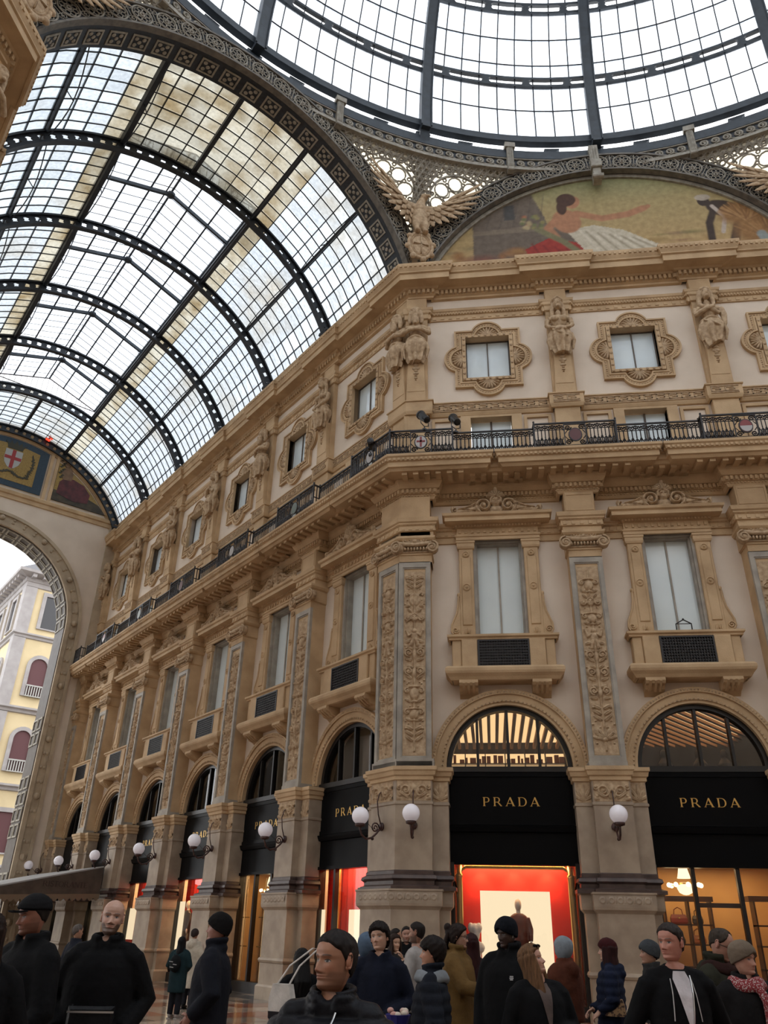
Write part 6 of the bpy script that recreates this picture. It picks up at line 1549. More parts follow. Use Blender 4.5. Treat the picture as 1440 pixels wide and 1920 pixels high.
# silhouettes of mannequins behind the second fanlight
def bust(mb,c,s=1.):
    mb.ball((c[0],c[1],c[2]+.62*s),(.09*s,.1*s,.13*s),10,8); mb.tube([(c[0],c[1],c[2]+.55*s),(c[0],c[1],c[2]+.4*s),(c[0],c[1],c[2])],[.06*s,.17*s,.15*s],10)
for q,(u,lb) in enumerate(((-.75,'leftmost dark mannequin behind the second octagon fanlight'),(.15,'middle dark mannequin behind the second octagon fanlight'),(.78,'rightmost dark mannequin behind the second octagon fanlight'))):
    mb=MB(); bust(mb,(0,0,0),1.1); o=obj('mannequin',remesh(mb,'mannequin',M['darkleather'],.02,2),label=lb,cat='mannequin',group='mannequins behind the fanlight'); o.matrix_world=place('R',1,u,.9,5.31)
# ---- red display, first octagon shop
area('R',0,0,.50,3.36,2.6,.25,62,WARM,.25)
for u in (-.85,0,.85):
    d=bpy.data.lights.new('display_spot','SPOT'); d.energy=55; d.color=WARM; d.spot_size=1.1; d.spot_blend=.8; d.shadow_soft_size=.03; o=bpy.data.objects.new('display_spot',d); COL.objects.link(o); o.matrix_world=place('R',0,u,.62,3.38)@Matrix.Rotation(.42,4,'X')
def panel(side,i,u0,u1,z0,z1,y,label,nm='glowing_panel'):
    l,rz=bayloc(side,i); r=empty(nm,(0,0,0),label=label,cat='panel',group='cream glowing display panels'); r.matrix_world=place(side,i,0,0,0); box_obj('panel_face',M['cream'],r,u0,u1,y,y+.05,z0,z1); box_obj('stand',M['redwall'],r,u0+.1,u1-.1,y+.01,y+.05,.02 if y>2 else .3,z0)
panel('R',0,-.87,.86,.75,2.66,.84,'large cream glowing panel behind the mannequin in the red display')
l,_=bayloc('R',0)
arcd=empty('display_arch',l,0,label='curved brass arch framing the red display window',cat='frame')
for sg in (-1,1):
    mb=MB(); x=sg*1.38; mb.lathe([(.10,.3),(.10,2.9),(.12,2.95),(.12,3.0),(.09,3.02),(.09,3.2)],14,(x,.42,0)); mb.build('brass_column',M['brass'],arcd,smooth=True)
mb=MB(); mb.tube([(-1.4,.45,2.85),(-1.36,.45,3.08),(-1.2,.45,3.18),(1.2,.45,3.18),(1.36,.45,3.08),(1.4,.45,2.85)],.05,8); mb.build('brass_bow',M['brass'],arcd,smooth=True)
def mannequin(M4,label,dress):
    r=empty('mannequin',(0,0,0),label=label,cat='mannequin',group='window display mannequins'); r.matrix_world=M4
    mb=MB(); mb.ball((0,0,1.68),(.085,.105,.14),14,10); mb.tube([(0,0,1.6),(0,0,1.45)],[.05,.06],8); mb.ball((0,0,1.4),(.16,.1,.1)); r_=remesh(mb,'head',M['mann'],.016,1); obj('head',r_,r)
    mb=MB(); mb.loft([[(w*math.cos(a),d*math.sin(a),z) for a in [2*PI*k/20 for k in range(20)]] for w,d,z in ((.10,.09,1.50),(.2,.11,1.44),(.23,.13,1.3),(.2,.13,1.05),(.22,.14,.8))])
    for sg in (-1,1): mb.tube([(sg*.2,0,1.4),(sg*.28,-.02,1.15),(sg*.27,-.08,.9)],[.075,.065,.05],9)
    obj('jacket',remesh(mb,'jacket',dress,.022,2),r)
    mb=MB(); mb.loft([[(w*math.cos(a),d*math.sin(a),z) for a in [2*PI*k/18 for k in range(18)]] for w,d,z in ((.19,.13,.85),(.23,.16,.5),(.25,.18,.2))]); mb.build('skirt',M['darkleather'],r,smooth=True)
    mb=MB(); mb.lathe([(.22,0),(.22,.03),(.04,.05),(.03,.3)],14); mb.build('stand',M['brass'],r)
    for sg in (-1,1):
        mb=MB(); mb.ball((sg*.27,-.1,.84),(.035,.04,.08),8,6); mb.build('hand',M['mann'],r)
mannequin(place('R',0,.05,.52,.66),'cream mannequin in a rust leather jacket before the cream panel',M['jacketbrown'])
box_obj('x',M['redwall'],None,0,.01,0,.01,0,.01) if False else None
mb=MB(); mb.box(-.45,.45,-.22,.2,.3,.66); o=mb.build('display_plinth',M['redwall'],label='red display plinth under the mannequin',cat='plinth'); o.matrix_world=place('R',0,.05,.52,0)
def crumple(label,M4,h=1.1):
    mb=MB(); rp=random.Random(len(label)); 
    for q in range(9): mb.ball((rp.uniform(-.1,.1),rp.uniform(-.06,.06),h*(q+.5)/9),(.13+.05*math.sin(q*.5),.12,.14),8,6)
    mb.ball((-.1,0,h*.97),(.08,.08,.12),8,6); mb.ball((.1,0,h*.97),(.08,.08,.12),8,6)
    o=obj('plaster_torso',remesh(mb,'plaster_torso',M['plasterwhite'],.025,1),label=label,cat='sculpture',group='white display sculptures'); o.matrix_world=M4
crumple('white crumpled torso sculpture left of the cream panel',place('R',0,-1.02,.55,.68),1.18)
mb=MB(); mb.box(-.25,.25,-.2,.2,.3,.68); o=mb.build('display_plinth',M['redwall'],label='red plinth under the white torso sculpture',cat='plinth'); o.matrix_world=place('R',0,-1.02,.55,0)
# ---- boutique, second (and third) octagon shop
def chandelier(M4,label,s=1.):
    r=empty('chandelier',(0,0,0),label=label,cat='chandelier',group='lit crystal chandeliers'); r.matrix_world=M4@Matrix.Scale(s,4)
    mb=MB(); mb.lathe([(.10,.75),(.14,.6),(.20,.35),(.22,.3)],14); mb.build('crystal_stem',M['crystal'],r)
    mb=MB(); mb.lathe([(.27,.12),(.26,.0),(.2,-.12),(.08,-.18),(.001,-.19)],16); mb.build('crystal_bowl',M['crystal'],r)
    mb=MB(); mb.lathe([(.30,.12),(.30,.16),(.22,.18)],16); 
    for q in range(8):
        a=2*PI*q/8; mb.tube([(.1*math.cos(a),.1*math.sin(a),.16),(.34*math.cos(a),.34*math.sin(a),.1),(.50*math.cos(a),.50*math.sin(a),.08)],.014,5)
    mb.tube([(0,0,.75),(0,0,1.0)],.012,5); mb.build('brass_frame',M['brass'],r)
    for q in range(8):
        a=2*PI*q/8; mb=MB(); mb.ball((.50*math.cos(a),.50*math.sin(a),.10),.075,8,6); mb.build('bulb',M['glow'],r,smooth=True)
chandelier(place('R',1,-.45,2.0,2.84),'lit crystal chandelier in the second octagon shop',.8)
area('R',1,.2,1.8,3.40,3.2,2.2,70,WARM); area('R',2,.2,1.8,3.40,3.2,2.2,70,WARM)
def shelfunit(side,i,u0,u1,y,label):
    r=empty('display_shelves',(0,0,0),label=label,cat='shelves'); r.matrix_world=place(side,i,0,0,0)
    mb=MB()
    for x in (u0,(u0+u1)/2,u1-.04): mb.box(x,x+.04,y,y+.35,.012,2.62)
    mb.build('uprights',M['walnut'],r)
    for z in (.5,1.05,1.55,2.0): box_obj('shelf',M['walnut'],r,u0,u1,y,y+.35,z,z+.035)
    box_obj('top_rail',M['walnut'],r,u0-.1,u1+.05,y-.02,y+.37,2.56,2.68)
shelfunit('R',1,-.98,.22,2.35,'dark walnut shelves of handbags in the second octagon shop'); shelfunit('R',1,1.05,2.1,1.6,'dark walnut shelves at the right of the second octagon shop')
def handbag(M4,label,mat,w=.3,h=.2,d=.12):
    r=empty('handbag',(0,0,0),label=label,cat='handbag',group='handbags on the shop shelves'); r.matrix_world=M4
    mb=MB(); mb.loft([[(sx*w/2*f,sy*d/2*f2,z) for sx,sy in ((-1,-1),(1,-1),(1,1),(-1,1))] for f,f2,z in ((.9,.9,0),(1.05,1.1,h*.2),(1.05,1.,h*.6),(.86,.5,h))]); mb.build('bag_body',mat,r)
    mb=MB(); mb.tube([(-w*.28,0,h*.95),(-w*.24,0,h*1.5),(0,0,h*1.75),(w*.24,0,h*1.5),(w*.28,0,h*.95)],.012,6); mb.build('handle',mat,r)
    mb=MB(); mb.box(-.03,.03,-d/2-.012,-d/2+.01,h*.55,h*.72); mb.build('clasp',M['brass'],r)
handbag(place('R',1,-.62,2.5,2.035),'dark red handbag on the top shelf',M['redleather'],.4,.22); handbag(place('R',1,-.15,2.5,2.035),'small black handbag beside the red one on the top shelf',M['darkleather'],.24,.2)
handbag(place('R',1,-.2,2.5,1.585),'tan handbag on the second shelf',M['tan'],.34,.2); handbag(place('R',1,-.65,2.5,1.585),'small dark handbag on the second shelf',M['darkleather'],.22,.16)
handbag(place('R',1,1.55,1.75,1.585),'orange tan handbag on the right hand shelves, upper',M['tan'],.42,.26); handbag(place('R',1,1.5,1.75,1.085),'orange tan handbag on the right hand shelves, lower',M['tan'],.44,.26); handbag(place('R',1,1.75,1.75,2.035),'dark red handbag on the right hand shelves',M['redleather'],.3,.2)
mb=MB(); mb.box(-.6,.42,.30,.38,2.36,2.46); o=mb.build('hanging_rail',M['walnut'],label='dark rail across the middle of the second octagon shop window',cat='rail'); o.matrix_world=place('R',1,0,0,0)
# ---- displays along the arm
def curtain(side,i,u0,u1,y,z0,z1,label):
    mb=MB(); n=48; mb.sheet(lambda a,b:(u0+(u1-u0)*a,y+.05*math.sin(a*(u1-u0)*24),z0+(z1-z0)*b),n,2); mb.sheet(lambda a,b:(u0+(u1-u0)*a,y+.03+.05*math.sin(a*(u1-u0)*24),z1-(z1-z0)*b),n,2); o=mb.build('red_curtain',M['redcloth'],smooth=True,label=label,cat='curtain',group='red curtains in the arm shop windows'); o.matrix_world=place(side,i,0,0,0)
for i in (0,2,3): area('A',i,0,.55,3.38,2.6,.5,70,WARM)
curtain('A',0,-2.2,2.2,.95,.3,3.4,'red pleated backdrop in the first arm shop')
panel('A',0,-1.58,-1.36,.75,2.2,.22,'narrow cream lit panel at the left of the first arm shop'); panel('A',0,-.35,.25,1.05,2.2,.36,'cream lit panel in the middle of the first arm shop')
mb=MB(); mb.lathe([(.09,.3),(.09,3.3)],12); o=mb.build('brass_column',M['brass'],label='brass column behind the glass of the first arm shop',cat='column'); o.matrix_world=place('A',0,-.95,.38,0)
curtain('A',2,-2.2,.5,.75,.3,3.35,'red velvet curtain in the third arm shop'); panel('A',2,-1.60,-1.12,.66,2.5,.22,'tall cream lit panel in the third arm shop'); mannequin(place('A',2,-1.15,.42,.72),'mannequin beside the cream panel in the third arm shop',M['darkleather'])
mb=MB(); mb.box(-.3,.3,-.2,.2,.3,.72); o=mb.build('display_plinth',M['redwall'],label='red plinth in the third arm shop',cat='plinth'); o.matrix_world=place('A',2,-1.15,.42,0)
curtain('A',3,-2.2,.5,.75,.3,3.3,'red velvet curtain in the fourth arm shop'); panel('A',3,-1.60,-.90,1.2,2.3,.22,'cream lit panel in the fourth arm shop')
area('A',1,0,1.2,3.36,2.8,1.4,60,WARM); chandelier(place('A',1,-.75,.8,2.72),'lit crystal chandelier in the second arm shop',.62); shelfunit('A',1,-2.1,-.9,1.4,'dark walnut shelves in the second arm shop')
handbag(place('A',1,-1.6,1.5,2.035),'dark handbag on the shelves of the second arm shop',M['darkleather'])
for u in (-1.25,-.05,.9):
    mb=MB(); mb.tube([(u,.25,.3),(u,.25,3.1)],.02,8); mb.tube([(u-.3,.25,2.0),(u+.3,.25,2.0)],.014,6); mb.tube([(u-.3,.25,1.2),(u+.3,.25,1.2)],.014,6); o=mb.build('brass_stand',M['brass'],label='slender brass display stand in the second arm shop, %s'%{-1.25:'left',-.05:'middle',.9:'right'}[u],cat='stand',group='brass display stands'); o.matrix_world=place('A',1,0,0,0)
# ---- restaurant awning
M['awn']=pbr('grey_brown_canvas',(.085,.062,.045),.85,c2=(.06,.044,.032),scale=3); M['awntop']=pbr('pale_grey_canvas_top',(.33,.32,.31),.8); M['val']=pbr('beige_valance',(.17,.12,.075),.85); M['awntext']=pbr('worn_brown_print',(.035,.022,.015),.8)
aw=empty('restaurant_awning',AF(18.7,0,0),RZA,label='projecting grey canvas restaurant awning with scalloped edge over the last two bays',cat='awning')
# local x = -s direction, y = -o ; awning runs from x=0 to x=-9.3
P0,P1=(-.9,3.78),(-4.9,2.88)     # (y,z) at wall and at front
mb=MB(); mb.add([(0,P0[0],P0[1]),(-9.3,P0[0],P0[1]),(-9.3,P1[0],P1[1]),(0,P1[0],P1[1]),(0,P0[0],P0[1]+.05),(-9.3,P0[0],P0[1]+.05),(-9.3,P1[0],P1[1]+.05),(0,P1[0],P1[1]+.05)],[(0,1,2,3),(7,6,5,4),(0,3,7,4),(1,5,6,2),(3,2,6,7),(0,4,5,1)]); mb.build('canvas_top',M['awntop'],aw)
mb=MB(); cheek=[(P0[0],P0[1]),(P0[0],2.80),(P1[0],2.62),(P1[0],P1[1])]
for x in (0,): mb.add([(x+.02,y,z) for y,z in cheek]+[(x,y,z) for y,z in cheek],[(0,1,2,3),(7,6,5,4),(0,3,7,4),(1,5,6,2),(2,6,7,3),(0,4,5,1)])
ck=mb.build('side_cheek',M['awn'],aw)
def scallop(pa,pb,n):
    mb=MB(); pa=Vector(pa); pb=Vector(pb)
    for q in range(n):
        a=pa.lerp(pb,q/n); b=pa.lerp(pb,(q+1)/n); m_=8
        top=[a.lerp(b,k/m_)+Vector((0,0,.0)) for k in range(m_+1)]; bot=[a.lerp(b,k/m_)-Vector((0,0,.15+.11*math.sin(PI*k/m_))) for k in range(m_+1)]; mb.add(top+bot,[(k,k+1,k+m_+2,k+m_+1) for k in range(m_)])
    return mb
scallop((.03,P0[0],2.80),(.03,P1[0],2.62),17).build('valance',M['val'],aw); scallop((0,P1[0],2.86),(-9.3,P1[0],2.86),36).build('valance',M['val'],aw)
mb=MB()
for x in (0,-4.65,-9.3): mb.tube([(x,P0[0],2.9),(x,P1[0],2.7)],.02,5); mb.tube([(x,P1[0],2.7),(x,P1[0],0)],.03,6)
mb.build('awning_frame',M['blackmat'],aw)
write('RISTORANTE',ck,(.03,-2.35,2.98),1.75,.2,PI/2,M['awntext'])
for u,z,i,lb in ((-1.0,2.0,4,'left'),(.2,1.9,4,'right'),(-.4,2.0,5,'far')):
    r=empty('table_lamp',(0,0,0),label='small glowing lamp in the dim restaurant, %s one'%lb,cat='lamp',group='restaurant lamps'); r.matrix_world=place('A',i,u,.7,z); mb=MB(); mb.ball((0,0,0),(.09,.09,.11),8,6); mb.build('shade',M['glow'],r); mb=MB(); mb.tube([(0,0,-.1),(0,0,-z+.02)],.02,6); mb.lathe([(.12,-z+.014),(.12,-z+.03),(.02,-z+.05)],10); mb.build('stem',M['brass'],r)
# ================================================================== PEOPLE
def smtab(xs,ys,w=7):
    t=np.linspace(0,1,241); v=np.interp(t,xs,ys); k=np.hanning(2*w+3)[1:-1]; k/=k.sum(); p=np.concatenate([np.full(w,v[0]),v,np.full(w,v[-1])]); return np.convolve(p,k,'valid')
def tabv(tb,t): x=max(0,min(1,t))*240; i=min(239,int(x)); return tb[i]+(tb[i+1]-tb[i])*(x-i)
T_A=smtab([0,.04,.10,.2,.32,.45,.6,.75,.86,.93,.975,1.0],[.024,.037,.0485,.059,.0665,.071,.074,.072,.060,.045,.027,.002],5)
T_F=smtab([0,.04,.10,.165,.22,.30,.38,.46,.52,.58,.68,.78,.88,.94,.98,1.],[.060,.081,.089,.083,.087,.088,.087,.083,.081,.087,.089,.082,.063,.044,.025,.002],5)
T_B=smtab([0,.1,.2,.35,.5,.65,.78,.88,.94,.98,1.],[.044,.050,.062,.085,.100,.105,.099,.079,.057,.032,.002],5)
T_E=smtab([0,.2,.4,.6,1],[1.04,1.0,.95,.90,.98],9)
T_N=smtab([0,.285,.305,.345,.40,.56,.6,1],[0,0,.010,.027,.021,.004,0,0],3); T_W=smtab([0,.3,.345,.42,.56,1],[.017,.017,.0145,.0105,.008,.008],5)
for tb in (T_A,T_F,T_B): tb[-4:]=np.linspace(tb[-4],.001,4)
HHT=.232
def g_(x,s): return math.exp(-(x/s)**2)
def head_pt(t,phi,jaw=1.,off=0.):
    a=tabv(T_A,t)*jaw; sn,cs=math.sin(phi),math.cos(phi); e=tabv(T_E,t)
    x=a*math.copysign(abs(sn)**e,sn)
    if cs>0:
        f=tabv(T_F,t); y=-f*abs(cs)**e; w=min(1,cs*2.2); ax=abs(x)
        d=tabv(T_N,t)*g_(x,tabv(T_W,t))-.0085*g_(ax-.031,.015)*g_(t-.50,.055)+.0045*g_(ax-.031,.013)*g_(t-.492,.030)+.0042*g_(ax-.028,.022)*g_(t-.580,.024)+.004*g_(ax-.043,.02)*g_(t-.40,.08)-.003*g_(ax-.038,.014)*g_(t-.24,.06)
        d+=.0042*g_(x,.023)*g_(t-.257,.016)+.0052*g_(x,.021)*g_(t-.212,.018)-.0030*g_(x,.024)*g_(t-.236,.008)+.005*g_(x,.022)*g_(t-.09,.05)+.0045*g_(ax-.0135,.0065)*g_(t-.325,.022)
        y-=d*w
    else: y=tabv(T_B,t)*abs(cs)**.9
    z=t*HHT
    if off:
        v=Vector((x,y-.005,(t-.5)*HHT)); L=v.length
        if L>1e-6: v*=(L+off)/L
        x,y,z=v.x,v.y+.005,v.z+.5*HHT
    return Vector((x,y,z))
def mixc(a,b,f): return tuple(a[i]*(1-f)+b[i]*f for i in range(3))
def ss(x,a,b): x=max(0,min(1,(x-a)/(b-a))); return x*x*(3-2*x)
def face_col(t,phi,P,sp):
    x=P.x; ax=abs(x); c=sp['skin']; cs=math.cos(phi)
    if cs>.05:
        c=mixc(c,(c[0]*.95,c[1]*.72,c[2]*.68),.5*g_(ax-.04,.02)*g_(t-.38,.08)+.5*g_(x,.014)*g_(t-.34,.04))
        c=mixc(c,(c[0]*.78,c[1]*.46,c[2]*.46),.75*max(g_(x,.021)*g_(t-.255,.012),g_(x,.02)*g_(t-.213,.014)))
        c=mixc(c,(c[0]*.30,c[1]*.18,c[2]*.17),.75*g_(x,.022)*g_(t-.2365,.0045))
        arch=.585+.012*(1-((ax-.032)/.02)**2); br=ss(ax,.010,.016)*(1-ss(ax,.046,.056))*g_(t-arch,.014); c=mixc(c,sp['brow'],min(1,br*1.1))
        c=mixc(c,(c[0]*.55,c[1]*.4,c[2]*.38),.5*g_(ax-.010,.005)*g_(t-.308,.010))
        ex=(ax-.0315)/.0145; 
        if abs(ex)<1:
            hh=.0225*(1-ex*ex); dz=t-.497
            if abs(dz)<hh*1.0+.002:
                iris=math.hypot(ax-.0315+sp.get('gaze',0),(t-.499)*HHT)
                wv=min(1,.3+sp['skin'][0]*1.8); c=(.018,.012,.010) if iris<.0058 else (.36*wv,.32*wv,.30*wv)
            if dz>hh*.75-.002 and dz<hh+.010: c=(.022,.015,.012)
            elif dz<-hh and dz>-hh-.006: c=mixc(c,(.06,.03,.025),.4)
    if sp.get('beard',0) and cs>-.2:
        m_=max((1-ss(t,.17+.12*ss(ax,.018,.05),.23+.14*ss(ax,.018,.05))),.9*g_(t-.295,.020)*(1-ss(ax,.026,.036)),.6*ss(ax,.054,.068)*(1-ss(t,.40,.55)))
        m_*=1-.9*g_(x,.020)*g_(t-.235,.028)
        c=mixc(c,sp['hairc'],sp['beard']*m_)
    return c
def cmesh(mb,cols,name,mat):
    me=mb.mesh(name,mat,True); at=me.color_attributes.new('Col','FLOAT_COLOR','POINT')
    at.data.foreach_set('color',np.array([(*c,1) for c in cols],np.float32).ravel()); return me
M['skin']=pbr('skin',(1,1,1),.5,attr='Col',c2=(.9,.86,.84),scale=30); M['eye']=pbr('eye',(.02,.015,.012),.1)
_cl={}
def cloth(c,rough=.85,sheen=0):
    k=(tuple(round(v,3) for v in c),rough)
    if k not in _cl: _cl[k]=pbr('cloth_%d'%len(_cl),c,rough,c2=tuple(v*.72 for v in c),scale=7,bump=.5,bscale=16,spec=.12)
    return _cl[k]
def hand(mb,cols,w,d,palm,skin,curl=.5):
    """palm, four fingers and thumb; d forward along the hand, palm = direction the palm faces"""
    d=Vector(d).normalized(); p=Vector(palm); p=(p-d*p.dot(d)).normalized(); s=d.cross(p); w=Vector(w)
    R=Matrix((s,p,d)).transposed(); b=len(mb.v)
    mb.ball(w+d*.045,(.040,.017,.052),10,8,R)
    for q,(o,L) in enumerate(((-.027,.062),(-.009,.072),(.009,.068),(.026,.052))):
        b0=w+d*.085+s*o; b1=b0+(d*math.cos(curl*.6)+p*math.sin(curl*.6))*L*.5; b2=b1+(d*math.cos(curl*1.5)+p*math.sin(curl*1.5))*L*.32; b3=b2+(d*math.cos(curl*2.3)+p*math.sin(curl*2.3))*L*.25
        mb.tube([w+d*.06+s*o,b0,b1,b2,b3],[.0095,.0095,.009,.008,.005],7)
    t0=w+d*.02-s*.035; t1=t0+(d*.6-s*.75+p*.35).normalized()*.036; t2=t1+(d*.85-s*.1+p*.5).normalized()*.032
    mb.tube([w+d*.025-s*.015,t0,t1,t2],[.014,.013,.011,.007],7)
    cols+= [skin]*(len(mb.v)-b)
ARMS={'down':((.29,.03,1.12),(.27,-.07,.88)),'pocket':((.31,.08,1.14),(.21,-.10,.97)),'front':((.28,.00,1.14),(.07,-.27,1.10)),'belly':((.30,.02,1.13),(.10,-.22,1.02)),'reach':((.25,-.14,1.17),(.18,-.40,1.14)),'mouth':((.22,-.14,1.18),(.06,-.20,1.44)),'low':((.28,-.02,1.10),(.2,-.22,.90)),'bag':((.30,.02,1.13),(.24,-.14,1.02))}
NP=[0]
def person(px,pt,dep,yaw,label,skin=(.42,.235,.155),hair='short',hairc=(.018,.013,.011),top=(.010,.010,.012),bottom=(.012,.012,.016),head=(0,0,0),arms=('pocket','pocket'),bulk=1.,hem=.80,puff=False,hood=False,collar=.09,beard=0,hat=None,hatc=(.01,.01,.011),H=None,res=1,lean=0.,extras=(),shoe=(.012,.011,.011),hoodc=None,hoodup=False,fat=1.,rough=.85):
    dep*=1.15; d=fw*dep+rt*((px-720)/FPX*dep)+up*((960-pt)/FPX*dep); P=CAM+d; hgt=P.z if H is None else H; k=hgt/1.765
    root=empty('person',(P.x,P.y,0),0,label=label,cat='person'); root.rotation_euler[2]=math.radians(yaw); root.scale=(k,k,k)
    sp=dict(skin=skin,brow=mixc(hairc,skin,.15),hairc=hairc,beard=beard)
    hy,hp,hr=[math.radians(v) for v in head]; piv=Vector((0,.015,1.50))
    HR=Matrix.Rotation(hy,3,'Z')@Matrix.Rotation(-hp,3,'X')@Matrix.Rotation(hr,3,'Y')
    ln=Matrix.Rotation(lean,4,'X')
    def bend(v):   # lean of the trunk above the hips
        if not lean: return v
        w=min(1,max(0,(v.z-.85)/.3)); q=Matrix.Translation((0,0,.9))@Matrix.Rotation(lean*w,4,'X')@Matrix.Translation((0,0,-.9)); return q@v
    def hx(v): return bend(piv+HR@(Vector((v.x,v.y,v.z+.03))))
    n,m_={0:(32,36),1:(72,72),2:(180,150)}[res]
    # --- body: head, neck and trunk are one loft
    mb=MB(); cols=[]; rings=[]
    for j in range(m_+1):
        t=1-j/m_ if j<m_ else 0.; t=1-(1-t) ; ring=[]
        for q in range(n):
            ph=2*PI*q/n; v=head_pt(t,ph); ring.append(hx(v)); cols.append(face_col(t,ph,v,sp))
        rings.append(ring)
    for z,rx,ry,yo,w in ((1.512,.062,.064,.016,.6),(1.47,.064,.067,.02,.3),(1.44,.088,.076,.02,.1),(1.40,.165,.09,.015,0),(1.25,.165,.105,.01,0),(1.0,.14,.10,.0,0),(.88,.15,.11,.0,0)):
        RR=Matrix.Rotation(hy*w,3,'Z'); ring=[]
        for q in range(n):
            ph=2*PI*q/n; v=Vector((rx*math.sin(ph),-ry*math.cos(ph)+yo,z)); ring.append(bend(RR@v)); cols.append(skin)
        rings.append(ring)
    mb.loft(rings); 
    if hat is None and not hoodup:
        for sg in (-1,1):
            b=len(mb.v)
            s0=len(mb.v); Re=Matrix.Rotation(sg*.35,3,'Z')@Matrix.Rotation(-.18,3,'X')
            eo=-.006 if hair=='none' else 0; mb.ball((sg*(.078+eo),.012,.118),(.010,.017,.029),12,10,Re); mb.ball((sg*(.077+eo),.006,.092),(.008,.010,.010),8,6)
            mb.tube([Vector((sg*(.084+eo),.014,.119))+Re@Vector((0,.0165*math.cos(a),.029*math.sin(a))) for a in [-1.9+4.3*q/12 for q in range(13)]],.0048,6)
            mb.v[s0:]=[tuple(hx(Vector(p))) for p in mb.v[s0:]]
            cols+=[mixc(skin,(skin[0],skin[1]*.7,skin[2]*.65),.35)]*(len(mb.v)-b)
    W=[]
    for sg,kind in ((-1,arms[0]),(1,arms[1])):
        e,w=ARMS[kind] if isinstance(kind,str) else kind; e=Vector((sg*e[0],e[1],e[2])); w=Vector((sg*w[0],w[1],w[2])); sh=Vector((sg*.185*fat,.01,1.40)); W.append((sh,e,w))
        b=len(mb.v); mb.tube([bend(v) for v in (sh,sh.lerp(e,.5),e,e.lerp(w,.5),w)],[.05,.045,.04,.036,.028],8); cols+=[skin]*(len(mb.v)-b)
        dd=bend(w)-bend(e); hand(mb,cols,bend(w),dd,(-sg,0,.0) if kind in('down','pocket') else (-sg*.5,.2,-.8),skin,.7)
    for sg in (-1,1):
        b=len(mb.v); mb.tube([(sg*.09,0,.92),(sg*.095,-.01,.5),(sg*.095,.02,.06)],[.08,.055,.04],8); cols+=[skin]*(len(mb.v)-b)
    obj('body',cmesh(mb,cols,'body',M['skin']),root)
    # --- hair or hat as offset shells that dive under the skin outside their outline
    def shell(name,mask,th,mat,nn=None,mm=None,rough_=0.,scale=1.):
        nn=nn or (n if res<2 else 110); mm=mm or (m_ if res<2 else 90); mb=MB(); rings=[]
        for j in range(mm+1):
            t=1-j/mm; ring=[]
            for q in range(nn):
                ph=2*PI*q/nn; mk=mask(t,ph); o=th*mk-.006*(1-mk)+rough_*mk*(math.sin(ph*23+t*9)*.5+math.sin(ph*11-t*31)*.5+.6*math.sin(ph*41+7*math.sin(t*17))); ring.append(hx(head_pt(t,ph,1,o)))
            rings.append(ring)
        mb.loft(rings); return mb.build(name,mat,root,smooth=True)
    def sm(x): return max(0,min(1,x))
    hm=pbr('hair_%d'%NP[0],hairc,.6,spec=.15,c2=tuple(v*.5 for v in hairc),scale=60,stretch=(1,1,.15)); NP[0]+=1
    def angd(ph): return abs((ph+PI)%(2*PI)-PI)
    def hline(front,side,back):
        def f(t,ph):
            a=angd(ph); hl=np.interp(a,[0,.55,.95,1.25,1.5,1.9,PI],[front,front-.02,front-.10,side+.14,side,back+.12,back]); return ss(t,hl-.01,hl+.05)
        return f
    if hair=='short': shell('hair',hline(.80,.52,.18),.010,hm,rough_=.002)
    elif hair=='buzz': shell('hair',hline(.84,.56,.2),.005,hm)
    elif hair=='thick': shell('hair',hline(.72,.50,.10),.026,hm,rough_=.006)
    elif hair=='fringe': shell('hair',hline(.63,.47,.12),.024,hm,rough_=.004)
    elif hair=='receding': shell('hair',lambda t,ph: sm((t-np.interp(angd(ph),[0,.5,.9,1.3,1.5,PI],[.93,.95,.84,.62,.55,.2]))/.04),.009,hm,rough_=.002)
    elif hair in ('long','bun','bob'):
        shell('hair',hline(.79,.40,.05),.02,hm,rough_=.004)
        mbh=MB(); L={'long':.36,'bob':.20,'bun':.03}[hair]
        if hair=='bun':
            mbh.ball(hx(Vector((0,.13,.20))),.045,10,8); mbh.ball(hx(Vector((0,.11,.15))),.05,10,8)
            for q in range(5): mbh.tube([hx(Vector((-.03+.015*q,.11,.15))),hx(Vector((-.04+.02*q,.14,.05))),hx(Vector((-.04+.02*q,.13,-.02)))],[.03,.03,.015],6)
        else:
            for q in range(22):
                a=1.12+(2*PI-2.24)*q/21; v=head_pt(.88,a,1,.004); v1=head_pt(.62,a,1,.012+.003*math.sin(q*5)); v2=head_pt(.3,a,1,.022+.004*math.sin(q*3.7)); e=Vector((v2.x*1.15,v2.y*1.05+.01,-.02-L*.35)); e2=Vector((v2.x*1.25,v2.y*1.1+.012*math.sin(q*3),-.02-L*(.9+.12*math.sin(q*2.3))))
                mbh.tube([hx(v),hx(v1),hx(v2),hx(e),bend(piv+Matrix.Rotation(hy*.8,3,'Z')@e2)],[.010,.017,.021,.023,.008],7)
        obj('hair_lengths',remesh(mbh,'hair_lengths',hm,.009 if res else .014,1),root)
    hmt=cloth(hatc,.9)
